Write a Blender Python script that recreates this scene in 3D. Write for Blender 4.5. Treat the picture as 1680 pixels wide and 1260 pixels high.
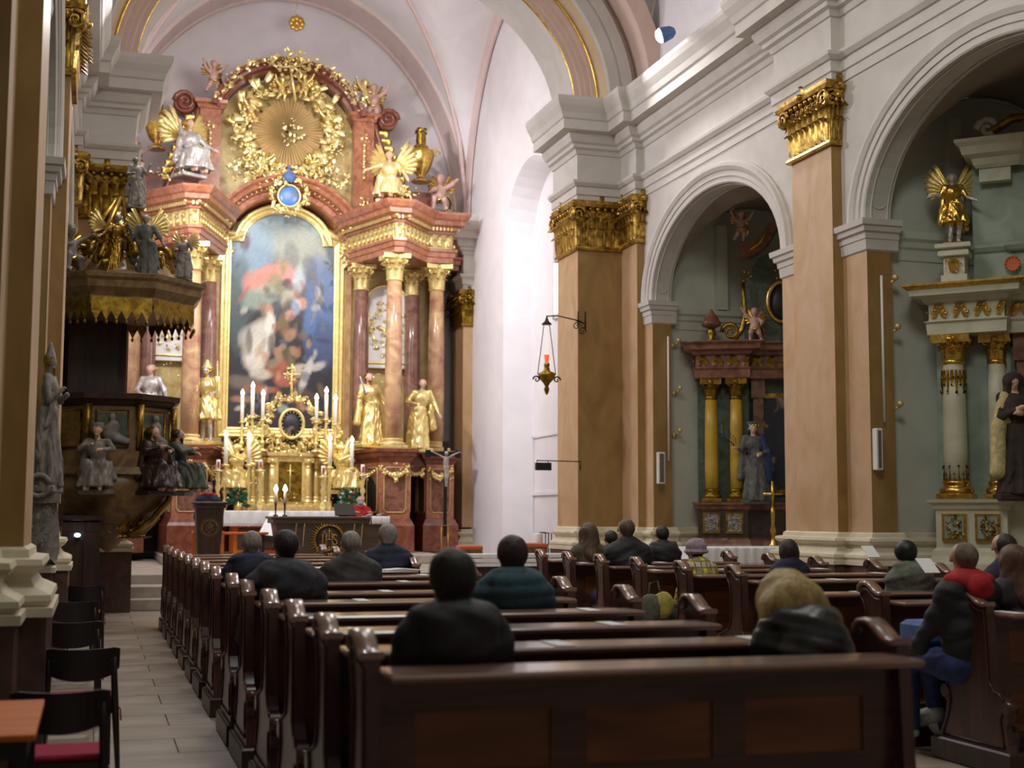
import bpy, math, random
import numpy as np
from mathutils import Vector, Matrix
PI = math.pi
scene = bpy.context.scene
for o in list(bpy.data.objects): bpy.data.objects.remove(o)

# ------------------------------------------------------------------ camera, light, exposure
YAW, PITCH, ROLL, FPX, EYE = 0.2948, 0.0956, 0.00366, 2248.0, 1.6
_cy, _sy, _cp, _sp = math.cos(YAW), math.sin(YAW), math.cos(PITCH), math.sin(PITCH)
VF = Vector((_sy*_cp, _cy*_cp, _sp)); _R0 = Vector((_cy, -_sy, 0)); _U0 = _R0.cross(VF)
VR = _R0*math.cos(ROLL) + _U0*math.sin(ROLL); VU = _U0*math.cos(ROLL) - _R0*math.sin(ROLL)
cam_d = bpy.data.cameras.new('camera'); cam = bpy.data.objects.new('camera', cam_d)
scene.collection.objects.link(cam); scene.camera = cam
cam.matrix_world = Matrix(((VR.x, VU.x, -VF.x, 0), (VR.y, VU.y, -VF.y, 0), (VR.z, VU.z, -VF.z, EYE), (0, 0, 0, 1)))
cam_d.sensor_width = 36; cam_d.lens = FPX/1680*36; cam_d.clip_end = 200
cam_d.dof.use_dof = True; cam_d.dof.focus_distance = 14.5; cam_d.dof.aperture_fstop = 2.0
def P(px, py, Y):
    """point on the plane y = Y seen at photo pixel (px, py)"""
    d = VF*FPX + VR*(px-840) - VU*(py-630); t = Y/d.y
    return (d.x*t, Y, EYE + d.z*t)

scene.view_settings.view_transform = 'Standard'; scene.view_settings.look = 'None'
scene.view_settings.gamma = 1; scene.view_settings.use_curve_mapping = False
scene.view_settings.exposure = 0.0
w = bpy.data.worlds.new('World'); scene.world = w; w.use_nodes = True
w.node_tree.nodes['Background'].inputs[0].default_value = (0.80, 0.72, 0.66, 1)
w.node_tree.nodes['Background'].inputs[1].default_value = 0.22

def light(name, kind, loc, target, energy, col, **k):
    d = bpy.data.lights.new(name, kind); d.energy = energy; d.color = col
    for a, b in k.items(): setattr(d, a, b)
    o = bpy.data.objects.new(name, d); scene.collection.objects.link(o); o.location = loc
    o.rotation_euler = (Vector(target)-Vector(loc)).to_track_quat('-Z', 'Y').to_euler()
    return o
# unseen spots added above the sanctuary cornices, aimed at the high altar
light('altar_spot_right', 'SPOT', (8.15, 25.5, 9.7), (3.2, 33, 7.2), 1000, (0.97, 0.96, 1.0), spot_size=1.25, spot_blend=.5, shadow_soft_size=.1)
light('altar_spot_left', 'SPOT', (0.75, 25.5, 9.7), (6.4, 33, 6.6), 1250, (0.97, 0.96, 1.0), spot_size=1.3, spot_blend=.5, shadow_soft_size=.1)
# hidden fill lights added high in the sanctuary, behind the chancel arch
light('sanctuary_fill', 'AREA', (4.45, 26.2, 11.2), (4.45, 33, 5), 300, (1.0, 0.95, 0.89), size=2.4)
light('sanctuary_wash', 'AREA', (1.4, 27.0, 9.6), (9.2, 29, 4), 235, (0.90, 0.91, 1.0), size=1.6)
# floodlight on the left nave cornice shining back into the nave
light('nave_flood_left', 'AREA', (0.9, 21.6, 9.5), (9.4, 14.0, 4.2), 290, (1.0, 0.96, 0.95), size=.6)
light('nave_fill_right', 'AREA', (8.2, 21.6, 9.9), (0.0, 12.5, 3.0), 200, (1.0, 0.95, 0.92), size=.6)  # added fill for the left wall, mirrored from the left flood
light('lunette_fill', 'SPOT', (9.15, 19.0, 10.7), (9.75, 20.4, 12.4), 22, (1.0, 0.97, 0.98), spot_size=1.5, spot_blend=1, shadow_soft_size=.1)  # added spot that brightens the lunette wall
# unseen area lights added as fill high under the nave vault
light('nave_fill_front', 'AREA', (3.8, 13.5, 10.6), (4.6, 16, 0), 170, (1.0, 0.94, 0.86), size=2.2)
light('nave_fill_middle', 'AREA', (3.6, 6.5, 10.2), (6.5, 11, 2), 260, (0.96, 1.0, 0.92), size=2.5)

# ------------------------------------------------------------------ materials
MATS = {}
def nmat(name, col, rough=.6, metal=0.0, col2=None, scale=3.0, detail=6.0, dist=1.0, stretch=(1,1,1), bump=0.0,
         emit=None, estr=0.0, spec=.5, lo=.35, hi=.65, coat=0.0, alpha=1.0, trans=0.0):
    m = bpy.data.materials.new(name); m.use_nodes = True; nt = m.node_tree; b = nt.nodes['Principled BSDF']
    b.inputs['Base Color'].default_value = (*col, 1); b.inputs['Roughness'].default_value = rough
    b.inputs['Metallic'].default_value = metal; b.inputs['Specular IOR Level'].default_value = spec
    b.inputs['Coat Weight'].default_value = coat; b.inputs['Coat Roughness'].default_value = .12
    if trans: b.inputs['Transmission Weight'].default_value = trans
    if alpha < 1: b.inputs['Alpha'].default_value = alpha
    if emit: b.inputs['Emission Color'].default_value = (*emit, 1); b.inputs['Emission Strength'].default_value = estr
    if col2 is not None or bump:
        tc = nt.nodes.new('ShaderNodeTexCoord'); mp = nt.nodes.new('ShaderNodeMapping'); mp.inputs['Scale'].default_value = stretch
        nt.links.new(tc.outputs['Object'], mp.inputs[0])
        no = nt.nodes.new('ShaderNodeTexNoise'); no.inputs['Scale'].default_value = scale; no.inputs['Detail'].default_value = detail
        no.inputs['Distortion'].default_value = dist; nt.links.new(mp.outputs[0], no.inputs['Vector'])
        if col2 is not None:
            cr = nt.nodes.new('ShaderNodeValToRGB'); cr.color_ramp.elements[0].position = lo; cr.color_ramp.elements[1].position = hi
            cr.color_ramp.elements[0].color = (*col, 1); cr.color_ramp.elements[1].color = (*col2, 1)
            nt.links.new(no.outputs['Fac'], cr.inputs[0]); nt.links.new(cr.outputs[0], b.inputs['Base Color'])
        if bump:
            bp = nt.nodes.new('ShaderNodeBump'); bp.inputs['Strength'].default_value = bump; bp.inputs['Distance'].default_value = .02
            nt.links.new(no.outputs['Fac'], bp.inputs['Height']); nt.links.new(bp.outputs[0], b.inputs['Normal'])
    MATS[name] = m; return m
def s2l(r, g, b):
    f = lambda c: (c/255/12.92) if c/255 <= .04045 else ((c/255+.055)/1.055)**2.4
    return (f(r), f(g), f(b))
nmat('plaster', s2l(206,201,195), .85, col2=s2l(196,191,186), scale=1.5)
nmat('plaster_shaded', s2l(202,178,148), .85, col2=s2l(190,164,132), scale=1.2)  # darker plaster: shade of the arch's outer order put into the colour
nmat('plaster_pink', s2l(214,188,176), .85, col2=s2l(206,178,164), scale=1.6)
nmat('plaster_grey', s2l(204,206,194), .9, col2=s2l(194,196,184), scale=1.4)
nmat('plaster_cream', s2l(222,212,190), .7, col2=s2l(206,196,170), scale=2.5)
nmat('rib_pink', s2l(226,206,202), .85, col2=s2l(218,196,192), scale=1.6)
nmat('ray_gold', s2l(226,202,152), .5, metal=.3)
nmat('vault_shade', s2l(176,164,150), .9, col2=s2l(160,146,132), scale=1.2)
nmat('white_wall', s2l(236,232,236), .8, col2=s2l(228,224,228), scale=1.0)
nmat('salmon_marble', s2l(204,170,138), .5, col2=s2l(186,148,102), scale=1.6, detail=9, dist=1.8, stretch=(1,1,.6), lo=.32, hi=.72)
nmat('salmon_marble_shaded', s2l(160,128,78), .5, col2=s2l(136,104,54), scale=1.6, detail=9, dist=1.8, stretch=(1,1,.5), lo=.32, hi=.72)  # salmon marble darkened: shade put into the pier sides and reveals
nmat('red_marble', s2l(184,122,90), .3, col2=s2l(150,88,62), scale=2.6, detail=9, dist=3.2, coat=.3)
nmat('red_marble_dark', s2l(146,86,64), .3, col2=s2l(110,58,42), scale=2.6, detail=9, dist=3.0, coat=.3)
nmat('brown_marble', s2l(150,104,84), .35, col2=s2l(104,64,50), scale=2.4, detail=9, dist=2.5)
nmat('column_marble', s2l(206,172,126), .25, col2=s2l(168,116,92), scale=1.7, detail=6, dist=1.6, coat=.4, lo=.36, hi=.66)
nmat('column_marble_dark', s2l(152,112,98), .22, col2=s2l(118,80,72), scale=1.5, detail=8, dist=3.0, coat=.4)
nmat('yellow_marble', s2l(204,184,122), .35, col2=s2l(180,152,88), scale=1.8, detail=6, dist=1.4)
nmat('yellow_column', s2l(212,176,66), .35, col2=s2l(188,150,48), scale=2.0, detail=6, dist=2.0, stretch=(1,1,.4))
nmat('green_marble', s2l(86,98,80), .5, col2=s2l(58,70,58), scale=3, detail=8, dist=2.5)
nmat('dark_marble', s2l(72,56,46), .45, col2=s2l(52,38,32), scale=3, detail=8, dist=2.5)
nmat('plinth_dark', s2l(104,80,70), .35, col2=s2l(78,56,48), scale=3, detail=8, dist=2.0)
nmat('gold', s2l(232,200,112), .27, metal=.92, col2=s2l(198,150,58), scale=9, bump=.15)
nmat('gold_capital', s2l(214,176,84), .32, metal=.85, col2=s2l(124,92,40), scale=6, bump=.25)
nmat('gold_bright', s2l(250,230,164), .33, metal=.65, col2=s2l(232,206,128), scale=12, bump=.15)
nmat('gold_pale', s2l(236,214,156), .45, metal=.45, col2=s2l(214,184,116), scale=9, bump=.15)
nmat('gold_old', s2l(176,142,52), .35, metal=.85, col2=s2l(112,82,26), scale=7, bump=.2)
nmat('silver_figure', s2l(206,200,196), .35, metal=.35, col2=s2l(168,160,156), scale=10, bump=.1)
nmat('silver_relief', s2l(170,166,160), .4, metal=.6, col2=s2l(104,98,92), scale=22, bump=.6, lo=.45, hi=.58)
nmat('stone_figure', s2l(150,144,138), .6, col2=s2l(112,104,98), scale=8, bump=.1)
nmat('flesh_figure', s2l(222,184,160), .5, col2=s2l(204,160,136), scale=6)
nmat('rosy_figure', s2l(214,178,166), .5, col2=s2l(186,146,134), scale=6)
nmat('pew_wood', s2l(92,56,44), .3, col2=s2l(60,34,28), scale=5, detail=8, dist=1.2, stretch=(.25,2,2), coat=.4)
nmat('pew_wood_upright', s2l(88,56,46), .32, col2=s2l(60,36,30), scale=5, detail=8, dist=1.2, stretch=(2,2,.25), coat=.25)
nmat('pew_panel', s2l(132,78,40), .42, col2=s2l(94,50,26), scale=3, detail=8, dist=1.5, stretch=(.3,2,1.5), coat=.1)
nmat('pew_ledge', s2l(150,116,100), .28, col2=s2l(118,84,70), scale=4, detail=8, dist=1.0, stretch=(.25,2,2), coat=.6)
nmat('dark_wood', s2l(66,46,36), .4, col2=s2l(46,30,24), scale=5, detail=8, stretch=(2,2,.3), coat=.2)
nmat('pulpit_wood', s2l(142,114,72), .4, col2=s2l(106,80,48), scale=3, detail=8, dist=2)
nmat('pulpit_ochre', s2l(150,118,52), .4, col2=s2l(112,82,34), scale=3, detail=8, dist=2)
nmat('altar_wood', s2l(92,76,62), .4, col2=s2l(68,54,42), scale=3, detail=8, stretch=(.3,1,2))
nmat('orange_wood', s2l(222,124,48), .6, col2=s2l(202,104,38), scale=4, detail=8, stretch=(.3,2,2), spec=.25)
nmat('terracotta', s2l(206,104,58), .7)
nmat('floor_stone', s2l(164,150,136), .45, col2=s2l(140,127,113), scale=1.6, detail=7, dist=1.2, stretch=(.6,1.6,1))
nmat('floor_base', s2l(92,82,72), .8)
nmat('step_stone', s2l(186,176,164), .6, col2=s2l(164,154,142), scale=2.5)
nmat('white_cloth', s2l(244,244,246), .85, col2=s2l(232,232,238), scale=8, bump=.1)
nmat('lace', s2l(226,214,214), .9, col2=s2l(206,170,168), scale=30, lo=.48, hi=.56)
nmat('wax', s2l(246,242,228), .5)
nmat('flame', (1,.8,.4), .5, emit=(1.0,.78,.42), estr=30)
nmat('lamp_glow', (1,1,1), .5, emit=(.92,.98,1.0), estr=10)
nmat('red_glow', s2l(190,40,24), .4, emit=(1,.12,.04), estr=1.2)
nmat('blue_glow', (.3,.7,1), .4, emit=(.5,.85,1.0), estr=6)
nmat('iron', s2l(50,46,44), .5, metal=.6)
nmat('black', s2l(22,21,22), .5)
nmat('chair_black', s2l(40,33,32), .42, coat=.1)
nmat('cushion_red', s2l(178,20,72), .9, col2=s2l(150,16,60), scale=30, bump=.1)
nmat('white_plastic', s2l(226,222,218), .5)
nmat('grey_plastic', s2l(120,114,106), .5, col2=s2l(90,84,78), scale=40)
nmat('paper', s2l(240,240,240), .8)
nmat('window_glass', (.9,.93,1), .3, emit=(.95,.97,1.0), estr=5)
nmat('glass_clear', (.9,.95,1), .05, trans=.9, spec=.6)
nmat('void_shade', s2l(20,16,14), .9)  # near-black, paints the shade in the high altar's openings
nmat('skin', s2l(206,160,138), .55, col2=s2l(192,142,120), scale=8)
nmat('skin_dark', s2l(160,116,96), .55)
nmat('cord_white', s2l(210,208,204), .6)
def cloth(name, r, g, b, rough=.85, k=.8):
    nmat(name, s2l(r,g,b), rough, col2=s2l(r*k,g*k,b*k), scale=14, detail=4, bump=.18)
for a in (('cloth_black',42,42,46),('cloth_navy',44,50,76),('cloth_slate',66,68,80),('cloth_teal',52,84,98),('cloth_grey',78,76,74),
          ('cloth_olive',92,84,66),('cloth_green_grey',112,116,104),('cloth_red',190,34,38),('cloth_mauve',172,150,166),
          ('cloth_yellow',206,190,90),('cloth_jeans',54,70,124),('cloth_blue',92,124,184),('cloth_bluegrey',110,132,160),('cloth_darkblue',36,40,62),
          ('hair_black',34,28,28),('hair_grey',150,144,138),('hair_brown',92,70,54),('hair_blonde',190,160,96),('hair_auburn',98,62,48),
          ('hair_dark',52,40,36),('hair_shaved',122,106,94),('mask_blue',150,176,206),('shoe_white',206,216,212),('habit_brown',62,48,44),('habit_cream',216,196,138),
          ('robe_blue',52,72,120),('robe_grey',104,108,104),('leather',58,58,58)): cloth(*a)
MATS['leather'].node_tree.nodes['Principled BSDF'].inputs['Roughness'].default_value = .38
MATS['cloth_black'].node_tree.nodes['Principled BSDF'].inputs['Roughness'].default_value = .7

for hn_ in ('hair_black','hair_grey','hair_brown','hair_blonde','hair_auburn','hair_dark'):   # strands run down the head
    nt = MATS[hn_].node_tree
    for nd in nt.nodes:
        if nd.type == 'MAPPING': nd.inputs['Scale'].default_value = (1, 1, .16)
        if nd.type == 'TEX_NOISE': nd.inputs['Scale'].default_value = 48; nd.inputs['Distortion'].default_value = .8
        if nd.type == 'BUMP': nd.inputs['Strength'].default_value = .8; nd.inputs['Distance'].default_value = .012
        if nd.type == 'VALTORGB': nd.color_ramp.elements[1].color = tuple(min(1,c*1.0) for c in nd.color_ramp.elements[1].color)
    nt.nodes['Principled BSDF'].inputs['Roughness'].default_value = .55
def plaid():
    m = bpy.data.materials.new('plaid'); m.use_nodes = True; nt = m.node_tree; b = nt.nodes['Principled BSDF']; b.inputs['Roughness'].default_value = .85
    tc = nt.nodes.new('ShaderNodeTexCoord'); prev = None
    for ax, sc, c in (('X',5.2,s2l(150,140,120)),('Z',4.6,s2l(196,190,160)),('X',10.4,s2l(120,96,80)),('Z',9.2,s2l(130,112,60))):
        wv = nt.nodes.new('ShaderNodeTexWave'); wv.bands_direction = ax; wv.inputs['Scale'].default_value = sc*.55; nt.links.new(tc.outputs['Object'], wv.inputs['Vector'])
        cr = nt.nodes.new('ShaderNodeValToRGB'); cr.color_ramp.interpolation = 'CONSTANT'; cr.color_ramp.elements[1].position = .72 if sc < 6 else .9; nt.links.new(wv.outputs['Fac'], cr.inputs[0])
        mx = nt.nodes.new('ShaderNodeMix'); mx.data_type = 'RGBA'; nt.links.new(cr.outputs[0], mx.inputs['Factor']); mx.inputs['B'].default_value = (*c,1)
        if prev: nt.links.new(prev, mx.inputs['A'])
        else: mx.inputs['A'].default_value = (*s2l(206,188,60),1)
        prev = mx.outputs['Result']
    nt.links.new(prev, b.inputs['Base Color']); MATS['plaid'] = m
plaid()

# ------------------------------------------------------------------ mesh building
class MB:
    def __init__(s): s.v = []; s.f = []; s.sm = []
    def add(s, vs, fs, smooth=False, xf=None):
        n = len(s.v)
        s.v += [tuple(xf @ Vector(p)) for p in vs] if xf else [tuple(p) for p in vs]
        s.f += [tuple(i+n for i in f) for f in fs]; s.sm += [smooth]*len(fs); return s
    def box(s, x0, x1, y0, y1, z0, z1, xf=None):
        v = [(x,y,z) for z in (z0,z1) for y in (y0,y1) for x in (x0,x1)]
        return s.add(v, [(0,2,3,1),(4,5,7,6),(0,1,5,4),(2,6,7,3),(0,4,6,2),(1,3,7,5)], False, xf)
    def bev(s, x0, x1, y0, y1, z0, z1, b=.01, xf=None):
        # box with chamfered edges all round (top and sides)
        def ring(z, i): return [(x0+i,y0+i+0,z),(x1-i,y0+i,z),(x1-i,y1-i,z),(x0+i,y1-i,z)]
        vs = ring(z0,b)+ring(z0+b,0)+ring(z1-b,0)+ring(z1,b); fs = [(3,2,1,0),(12,13,14,15)]
        for r in range(3):
            for i in range(4): j=(i+1)%4; fs.append((r*4+i,r*4+j,r*4+4+j,r*4+4+i))
        return s.add(vs, fs, False, xf)
    def quad(s, a, b, c, d, smooth=False): return s.add([a,b,c,d], [(0,1,2,3)], smooth)
    def prism(s, poly, t0, t1, fn):
        """poly: 2-D outline; fn(u, v, t) -> 3-D point"""
        n = len(poly); vs = [fn(u,v,t0) for u,v in poly]+[fn(u,v,t1) for u,v in poly]
        fs = [tuple(range(n))[::-1], tuple(range(n,2*n))]+[(i,(i+1)%n,n+(i+1)%n,n+i) for i in range(n)]
        return s.add(vs, fs)
    def loft(s, rings, close=True, caps=True, smooth=True):
        n = len(rings[0]); vs = [p for r in rings for p in r]; fs = []
        m = n if close else n-1
        for k in range(len(rings)-1):
            for i in range(m): j=(i+1)%n; fs.append((k*n+i,k*n+j,(k+1)*n+j,(k+1)*n+i))
        base = len(s.v); s.add(vs, fs, smooth)
        if caps and close:
            s.f.append(tuple(base+i for i in range(n))[::-1]); s.f.append(tuple(base+(len(rings)-1)*n+i for i in range(n))); s.sm += [False]*2
        return s
    def tube(s, path, r, n=8, caps=True, flat=1.0):
        path = [Vector(p) for p in path]; rs = r if isinstance(r,(list,tuple)) else [r]*len(path)
        rings = []; up = None
        for i, p in enumerate(path):
            t = (path[min(i+1,len(path)-1)]-path[max(i-1,0)]); t = t.normalized() if t.length > 1e-9 else Vector((0,0,1))
            if up is None: up = Vector((0,0,1)) if abs(t.z) < .9 else Vector((1,0,0))
            a = t.cross(up); a = a.normalized() if a.length > 1e-6 else Vector((1,0,0)); b = a.cross(t).normalized(); up = b
            rings.append([tuple(p+a*(rs[i]*math.cos(2*PI*k/n))+b*(rs[i]*flat*math.sin(2*PI*k/n))) for k in range(n)])
        return s.loft(rings, True, caps)
    def lathe(s, prof, c=(0,0,0), n=20, flute=0, fd=.06, a0=0, a1=2*PI):
        full = abs(a1-a0-2*PI) < 1e-6; m = n if full else n+1; rings = []
        for r, z in prof:
            ring = []
            for k in range(m):
                a = a0+(a1-a0)*k/n; rr = r*(1-fd*(0.5-0.5*math.cos(flute*a))) if flute else r
                ring.append((c[0]+rr*math.cos(a), c[1]+rr*math.sin(a), c[2]+z))
            rings.append(ring)
        return s.loft(rings, full, full)
    def ell(s, c, r, n=10, m=7, xf=None):
        rx, ry, rz = (r,r,r) if not isinstance(r,(tuple,list)) else r; vs=[]; fs=[]
        for j in range(1,m):
            t = PI*j/m
            for i in range(n): a=2*PI*i/n; vs.append((c[0]+rx*math.sin(t)*math.cos(a), c[1]+ry*math.sin(t)*math.sin(a), c[2]+rz*math.cos(t)))
        vs += [(c[0],c[1],c[2]+rz),(c[0],c[1],c[2]-rz)]; T=len(vs)-2
        for j in range(m-2):
            for i in range(n): k=(i+1)%n; fs.append((j*n+i,(j+1)*n+i,(j+1)*n+k,j*n+k))
        for i in range(n): k=(i+1)%n; fs.append((T,i,k)); fs.append((T+1,(m-2)*n+k,(m-2)*n+i))
        return s.add(vs, fs, True, xf)
    def sweep(s, prof, path, closed=False, z=0.0, smooth=False, caps=True):
        """prof: (outward, height); path: xy polyline, outward = right-hand side of travel"""
        n = len(path); rings = []
        for i in range(n):
            p = Vector(path[i]).to_2d()
            d0 = (p-Vector(path[i-1]).to_2d()) if (i>0 or closed) else None
            d1 = (Vector(path[(i+1)%n]).to_2d()-p) if (i<n-1 or closed) else None
            if d0 is None: d0 = d1
            if d1 is None: d1 = d0
            n0 = Vector((d0.y,-d0.x)).normalized(); n1 = Vector((d1.y,-d1.x)).normalized()
            mi = (n0+n1); mi = mi.normalized() if mi.length>1e-6 else n0; k = 1/max(.35, mi.dot(n0))
            rings.append([(p.x+mi.x*k*o, p.y+mi.y*k*o, z+h) for o, h in prof])
        if closed: rings.append(rings[0])
        m = len(prof); vs=[q for r in rings for q in r]; fs=[]
        for a in range(len(rings)-1):
            for i in range(m-1): fs.append((a*m+i, (a+1)*m+i, (a+1)*m+i+1, a*m+i+1))
        b = len(s.v); s.add(vs, fs, smooth)
        if caps and not closed:
            s.f.append(tuple(b+i for i in range(m))); s.f.append(tuple(b+(len(rings)-1)*m+i for i in range(m))[::-1]); s.sm += [False]*2
        return s
    def ribbon(s, prof, pts, rad, nrm, smooth=False):
        """sweep prof (radial, out) along pts with per-point radial vectors and one out normal"""
        m = len(prof); vs=[]; fs=[]; nrm = Vector(nrm)
        for p, r in zip(pts, rad):
            for a, o in prof: vs.append(tuple(Vector(p)+Vector(r)*a+nrm*o))
        for k in range(len(pts)-1):
            for i in range(m-1): fs.append((k*m+i,(k+1)*m+i,(k+1)*m+i+1,k*m+i+1))
        return s.add(vs, fs, smooth)
    def leaf(s, o, r, u, n, w, h, curl=.35, seg=4):
        o, r, u, n = Vector(o), Vector(r), Vector(u), Vector(n); vs=[]; fs=[]
        for i in range(seg+1):
            t = i/seg; ww = w*(.42+.58*math.sin(PI*min(1,t*.85+.15)))*(1 if t < .85 else .6)
            y = h*math.sin(t*1.9)/math.sin(1.9*.82) if t<.82 else h*(1-.9*(t-.82))
            out = h*curl*(t**2.2) + .10*h*math.sin(t*9)*.3
            c = o+u*min(y,h*1.02)+n*out
            vs += [tuple(c-r*ww/2-n*.06*h), tuple(c+n*.05*h), tuple(c+r*ww/2-n*.06*h)]
        for i in range(seg):
            for k in (0,1): fs.append((i*3+k,i*3+k+1,i*3+k+4,i*3+k+3))
        return s.add(vs, fs, True)
    def spiral(s, c, r, u, R, tr, turns=1.6, n=22, sgn=1, a0=0.0, k=6):
        c, r, u = Vector(c), Vector(r), Vector(u); pts=[]; rs=[]
        for i in range(n+1):
            t=i/n; a=a0+sgn*2*PI*turns*t; rr=R*(1-t*.88); pts.append(c+r*rr*math.cos(a)+u*rr*math.sin(a)); rs.append(tr*(1-.45*t))
        return s.tube(pts, rs, k)
    def xform(s, M): s.v = [tuple(M @ Vector(p)) for p in s.v]; return s
def mesh_of(mb, name, mats):
    me = bpy.data.meshes.new(name); me.from_pydata(mb.v, [], mb.f)
    for m in mats: me.materials.append(MATS[m])
    me.polygons.foreach_set('use_smooth', mb.sm); me.update(); return me
def props(o, label=None, cat=None, group=None, kind=None):
    if label: o['label'] = label
    if cat: o['category'] = cat
    if group: o['group'] = group
    if kind: o['kind'] = kind
    return o
KIDS = {}
def reg(o, parent):
    if parent: o.parent = parent; KIDS.setdefault(parent.name, []).append(o)
def wloc(o):
    p = Vector((0,0,0))
    while o: p += Vector(o.location); o = o.parent
    return p
CARVED = {'cloud_ring','rocaille_crest','garland','crown_ornament','cherub_heads','frieze_ornament','pilaster_ornament','volute_ornament','relief_ornament','shoulder_ornament','side_carving','frame_ornament','gilded_cloud','capital','leaves','scroll_crown','wings','reliquary','red_flowers','white_flowers','wall_bracket','bead_border','screws','ties','lace_border'}
def build(mb, name, mat, parent=None, label=None, cat=None, group=None, kind=None, at=None):
    """link as one object; vertex coordinates are world ones, the parent is taken into account"""
    o = bpy.data.objects.new(name, mesh_of(mb, name, [mat])); scene.collection.objects.link(o)
    if parent:
        reg(o, parent); b = wloc(parent)
    else:
        b = Vector(at) if at else Vector((0,0,0)); o.location = b
    if b.length > 0:
        n = len(mb.v); co = np.array(mb.v, dtype=np.float32)-np.array(b, dtype=np.float32); o.data.vertices.foreach_set('co', co.ravel()); o.data.update()
    if kind is None and name in CARVED and parent: kind = 'stuff'
    return props(o, label, cat, group, kind)
def thing(name, label, cat, loc=(0,0,0), group=None, kind=None):
    o = bpy.data.objects.new(name, None); scene.collection.objects.link(o); o.location = loc; o.empty_display_size = .1
    return props(o, label, cat, group, kind)
def dup(src, loc=None, rotz=None, label=None, group=None, scale=None, parent=None, mirror=False):
    kids = list(KIDS.get(src.name, []))
    c = src.copy(); scene.collection.objects.link(c)
    if parent is not None: reg(c, parent)
    if loc is not None: c.location = loc
    if rotz is not None: c.rotation_euler = (0,0,rotz)
    if scale is not None: c.scale = scale if isinstance(scale,(tuple,list)) else (scale,)*3
    if label: c['label'] = label
    if group: c['group'] = group
    for k in kids: dup(k, parent=c)
    return c
def dupk(src, loc=None, rotz=None, label=None, group=None, scale=None, kids=None):
    return dup(src, loc, rotz, label, group, scale)
# ------------------------------------------------------------------ organic figures: blended distance fields, meshed with surface nets
def _nets(F, org, h):
    S = F < 0; nx, ny, nz = F.shape; acc = np.zeros((nx-1,ny-1,nz-1,3), np.float32); cnt = np.zeros((nx-1,ny-1,nz-1), np.float32)
    for ax in range(3):
        sl0 = [slice(None)]*3; sl1 = [slice(None)]*3; sl0[ax] = slice(0,-1); sl1[ax] = slice(1,None)
        a = F[tuple(sl0)]; b = F[tuple(sl1)]; cr = (a < 0) != (b < 0)
        idx = np.argwhere(cr); av = a[cr]; bv = b[cr]; t = av/(av-bv)
        pos = idx.astype(np.float32); pos[:,ax] += t
        o1, o2 = [i for i in range(3) if i != ax]
        for d1 in (0,-1):
            for d2 in (0,-1):
                c = idx.copy(); c[:,o1] += d1; c[:,o2] += d2
                ok = (c >= 0).all(1) & (c[:,0] < nx-1) & (c[:,1] < ny-1) & (c[:,2] < nz-1); cc = c[ok]
                np.add.at(acc, (cc[:,0],cc[:,1],cc[:,2]), pos[ok]); np.add.at(cnt, (cc[:,0],cc[:,1],cc[:,2]), 1)
    has = cnt > 0; vid = -np.ones(cnt.shape, np.int64); vid[has] = np.arange(has.sum())
    V = (acc[has]/cnt[has][:,None])*h+org; Q = []
    for ax in range(3):
        sl0 = [slice(None)]*3; sl1 = [slice(None)]*3; sl0[ax] = slice(0,-1); sl1[ax] = slice(1,None)
        A = S[tuple(sl0)]; B = S[tuple(sl1)]; idx = np.argwhere(A != B); fl = A[A != B]
        o1, o2 = [(1,2),(2,0),(0,1)][ax]
        ok = (idx[:,o1] > 0) & (idx[:,o2] > 0) & (idx[:,o1] < F.shape[o1]-1) & (idx[:,o2] < F.shape[o2]-1); idx = idx[ok]; fl = fl[ok]
        def g(d1, d2):
            c = idx.copy(); c[:,o1] += d1; c[:,o2] += d2; return vid[c[:,0],c[:,1],c[:,2]]
        q = np.stack([g(-1,-1), g(0,-1), g(0,0), g(-1,0)], 1); q[~fl] = q[~fl][:,::-1]; Q.append(q)
    Q = np.concatenate(Q); Q = Q[(Q >= 0).all(1)]
    return V, Q
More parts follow.
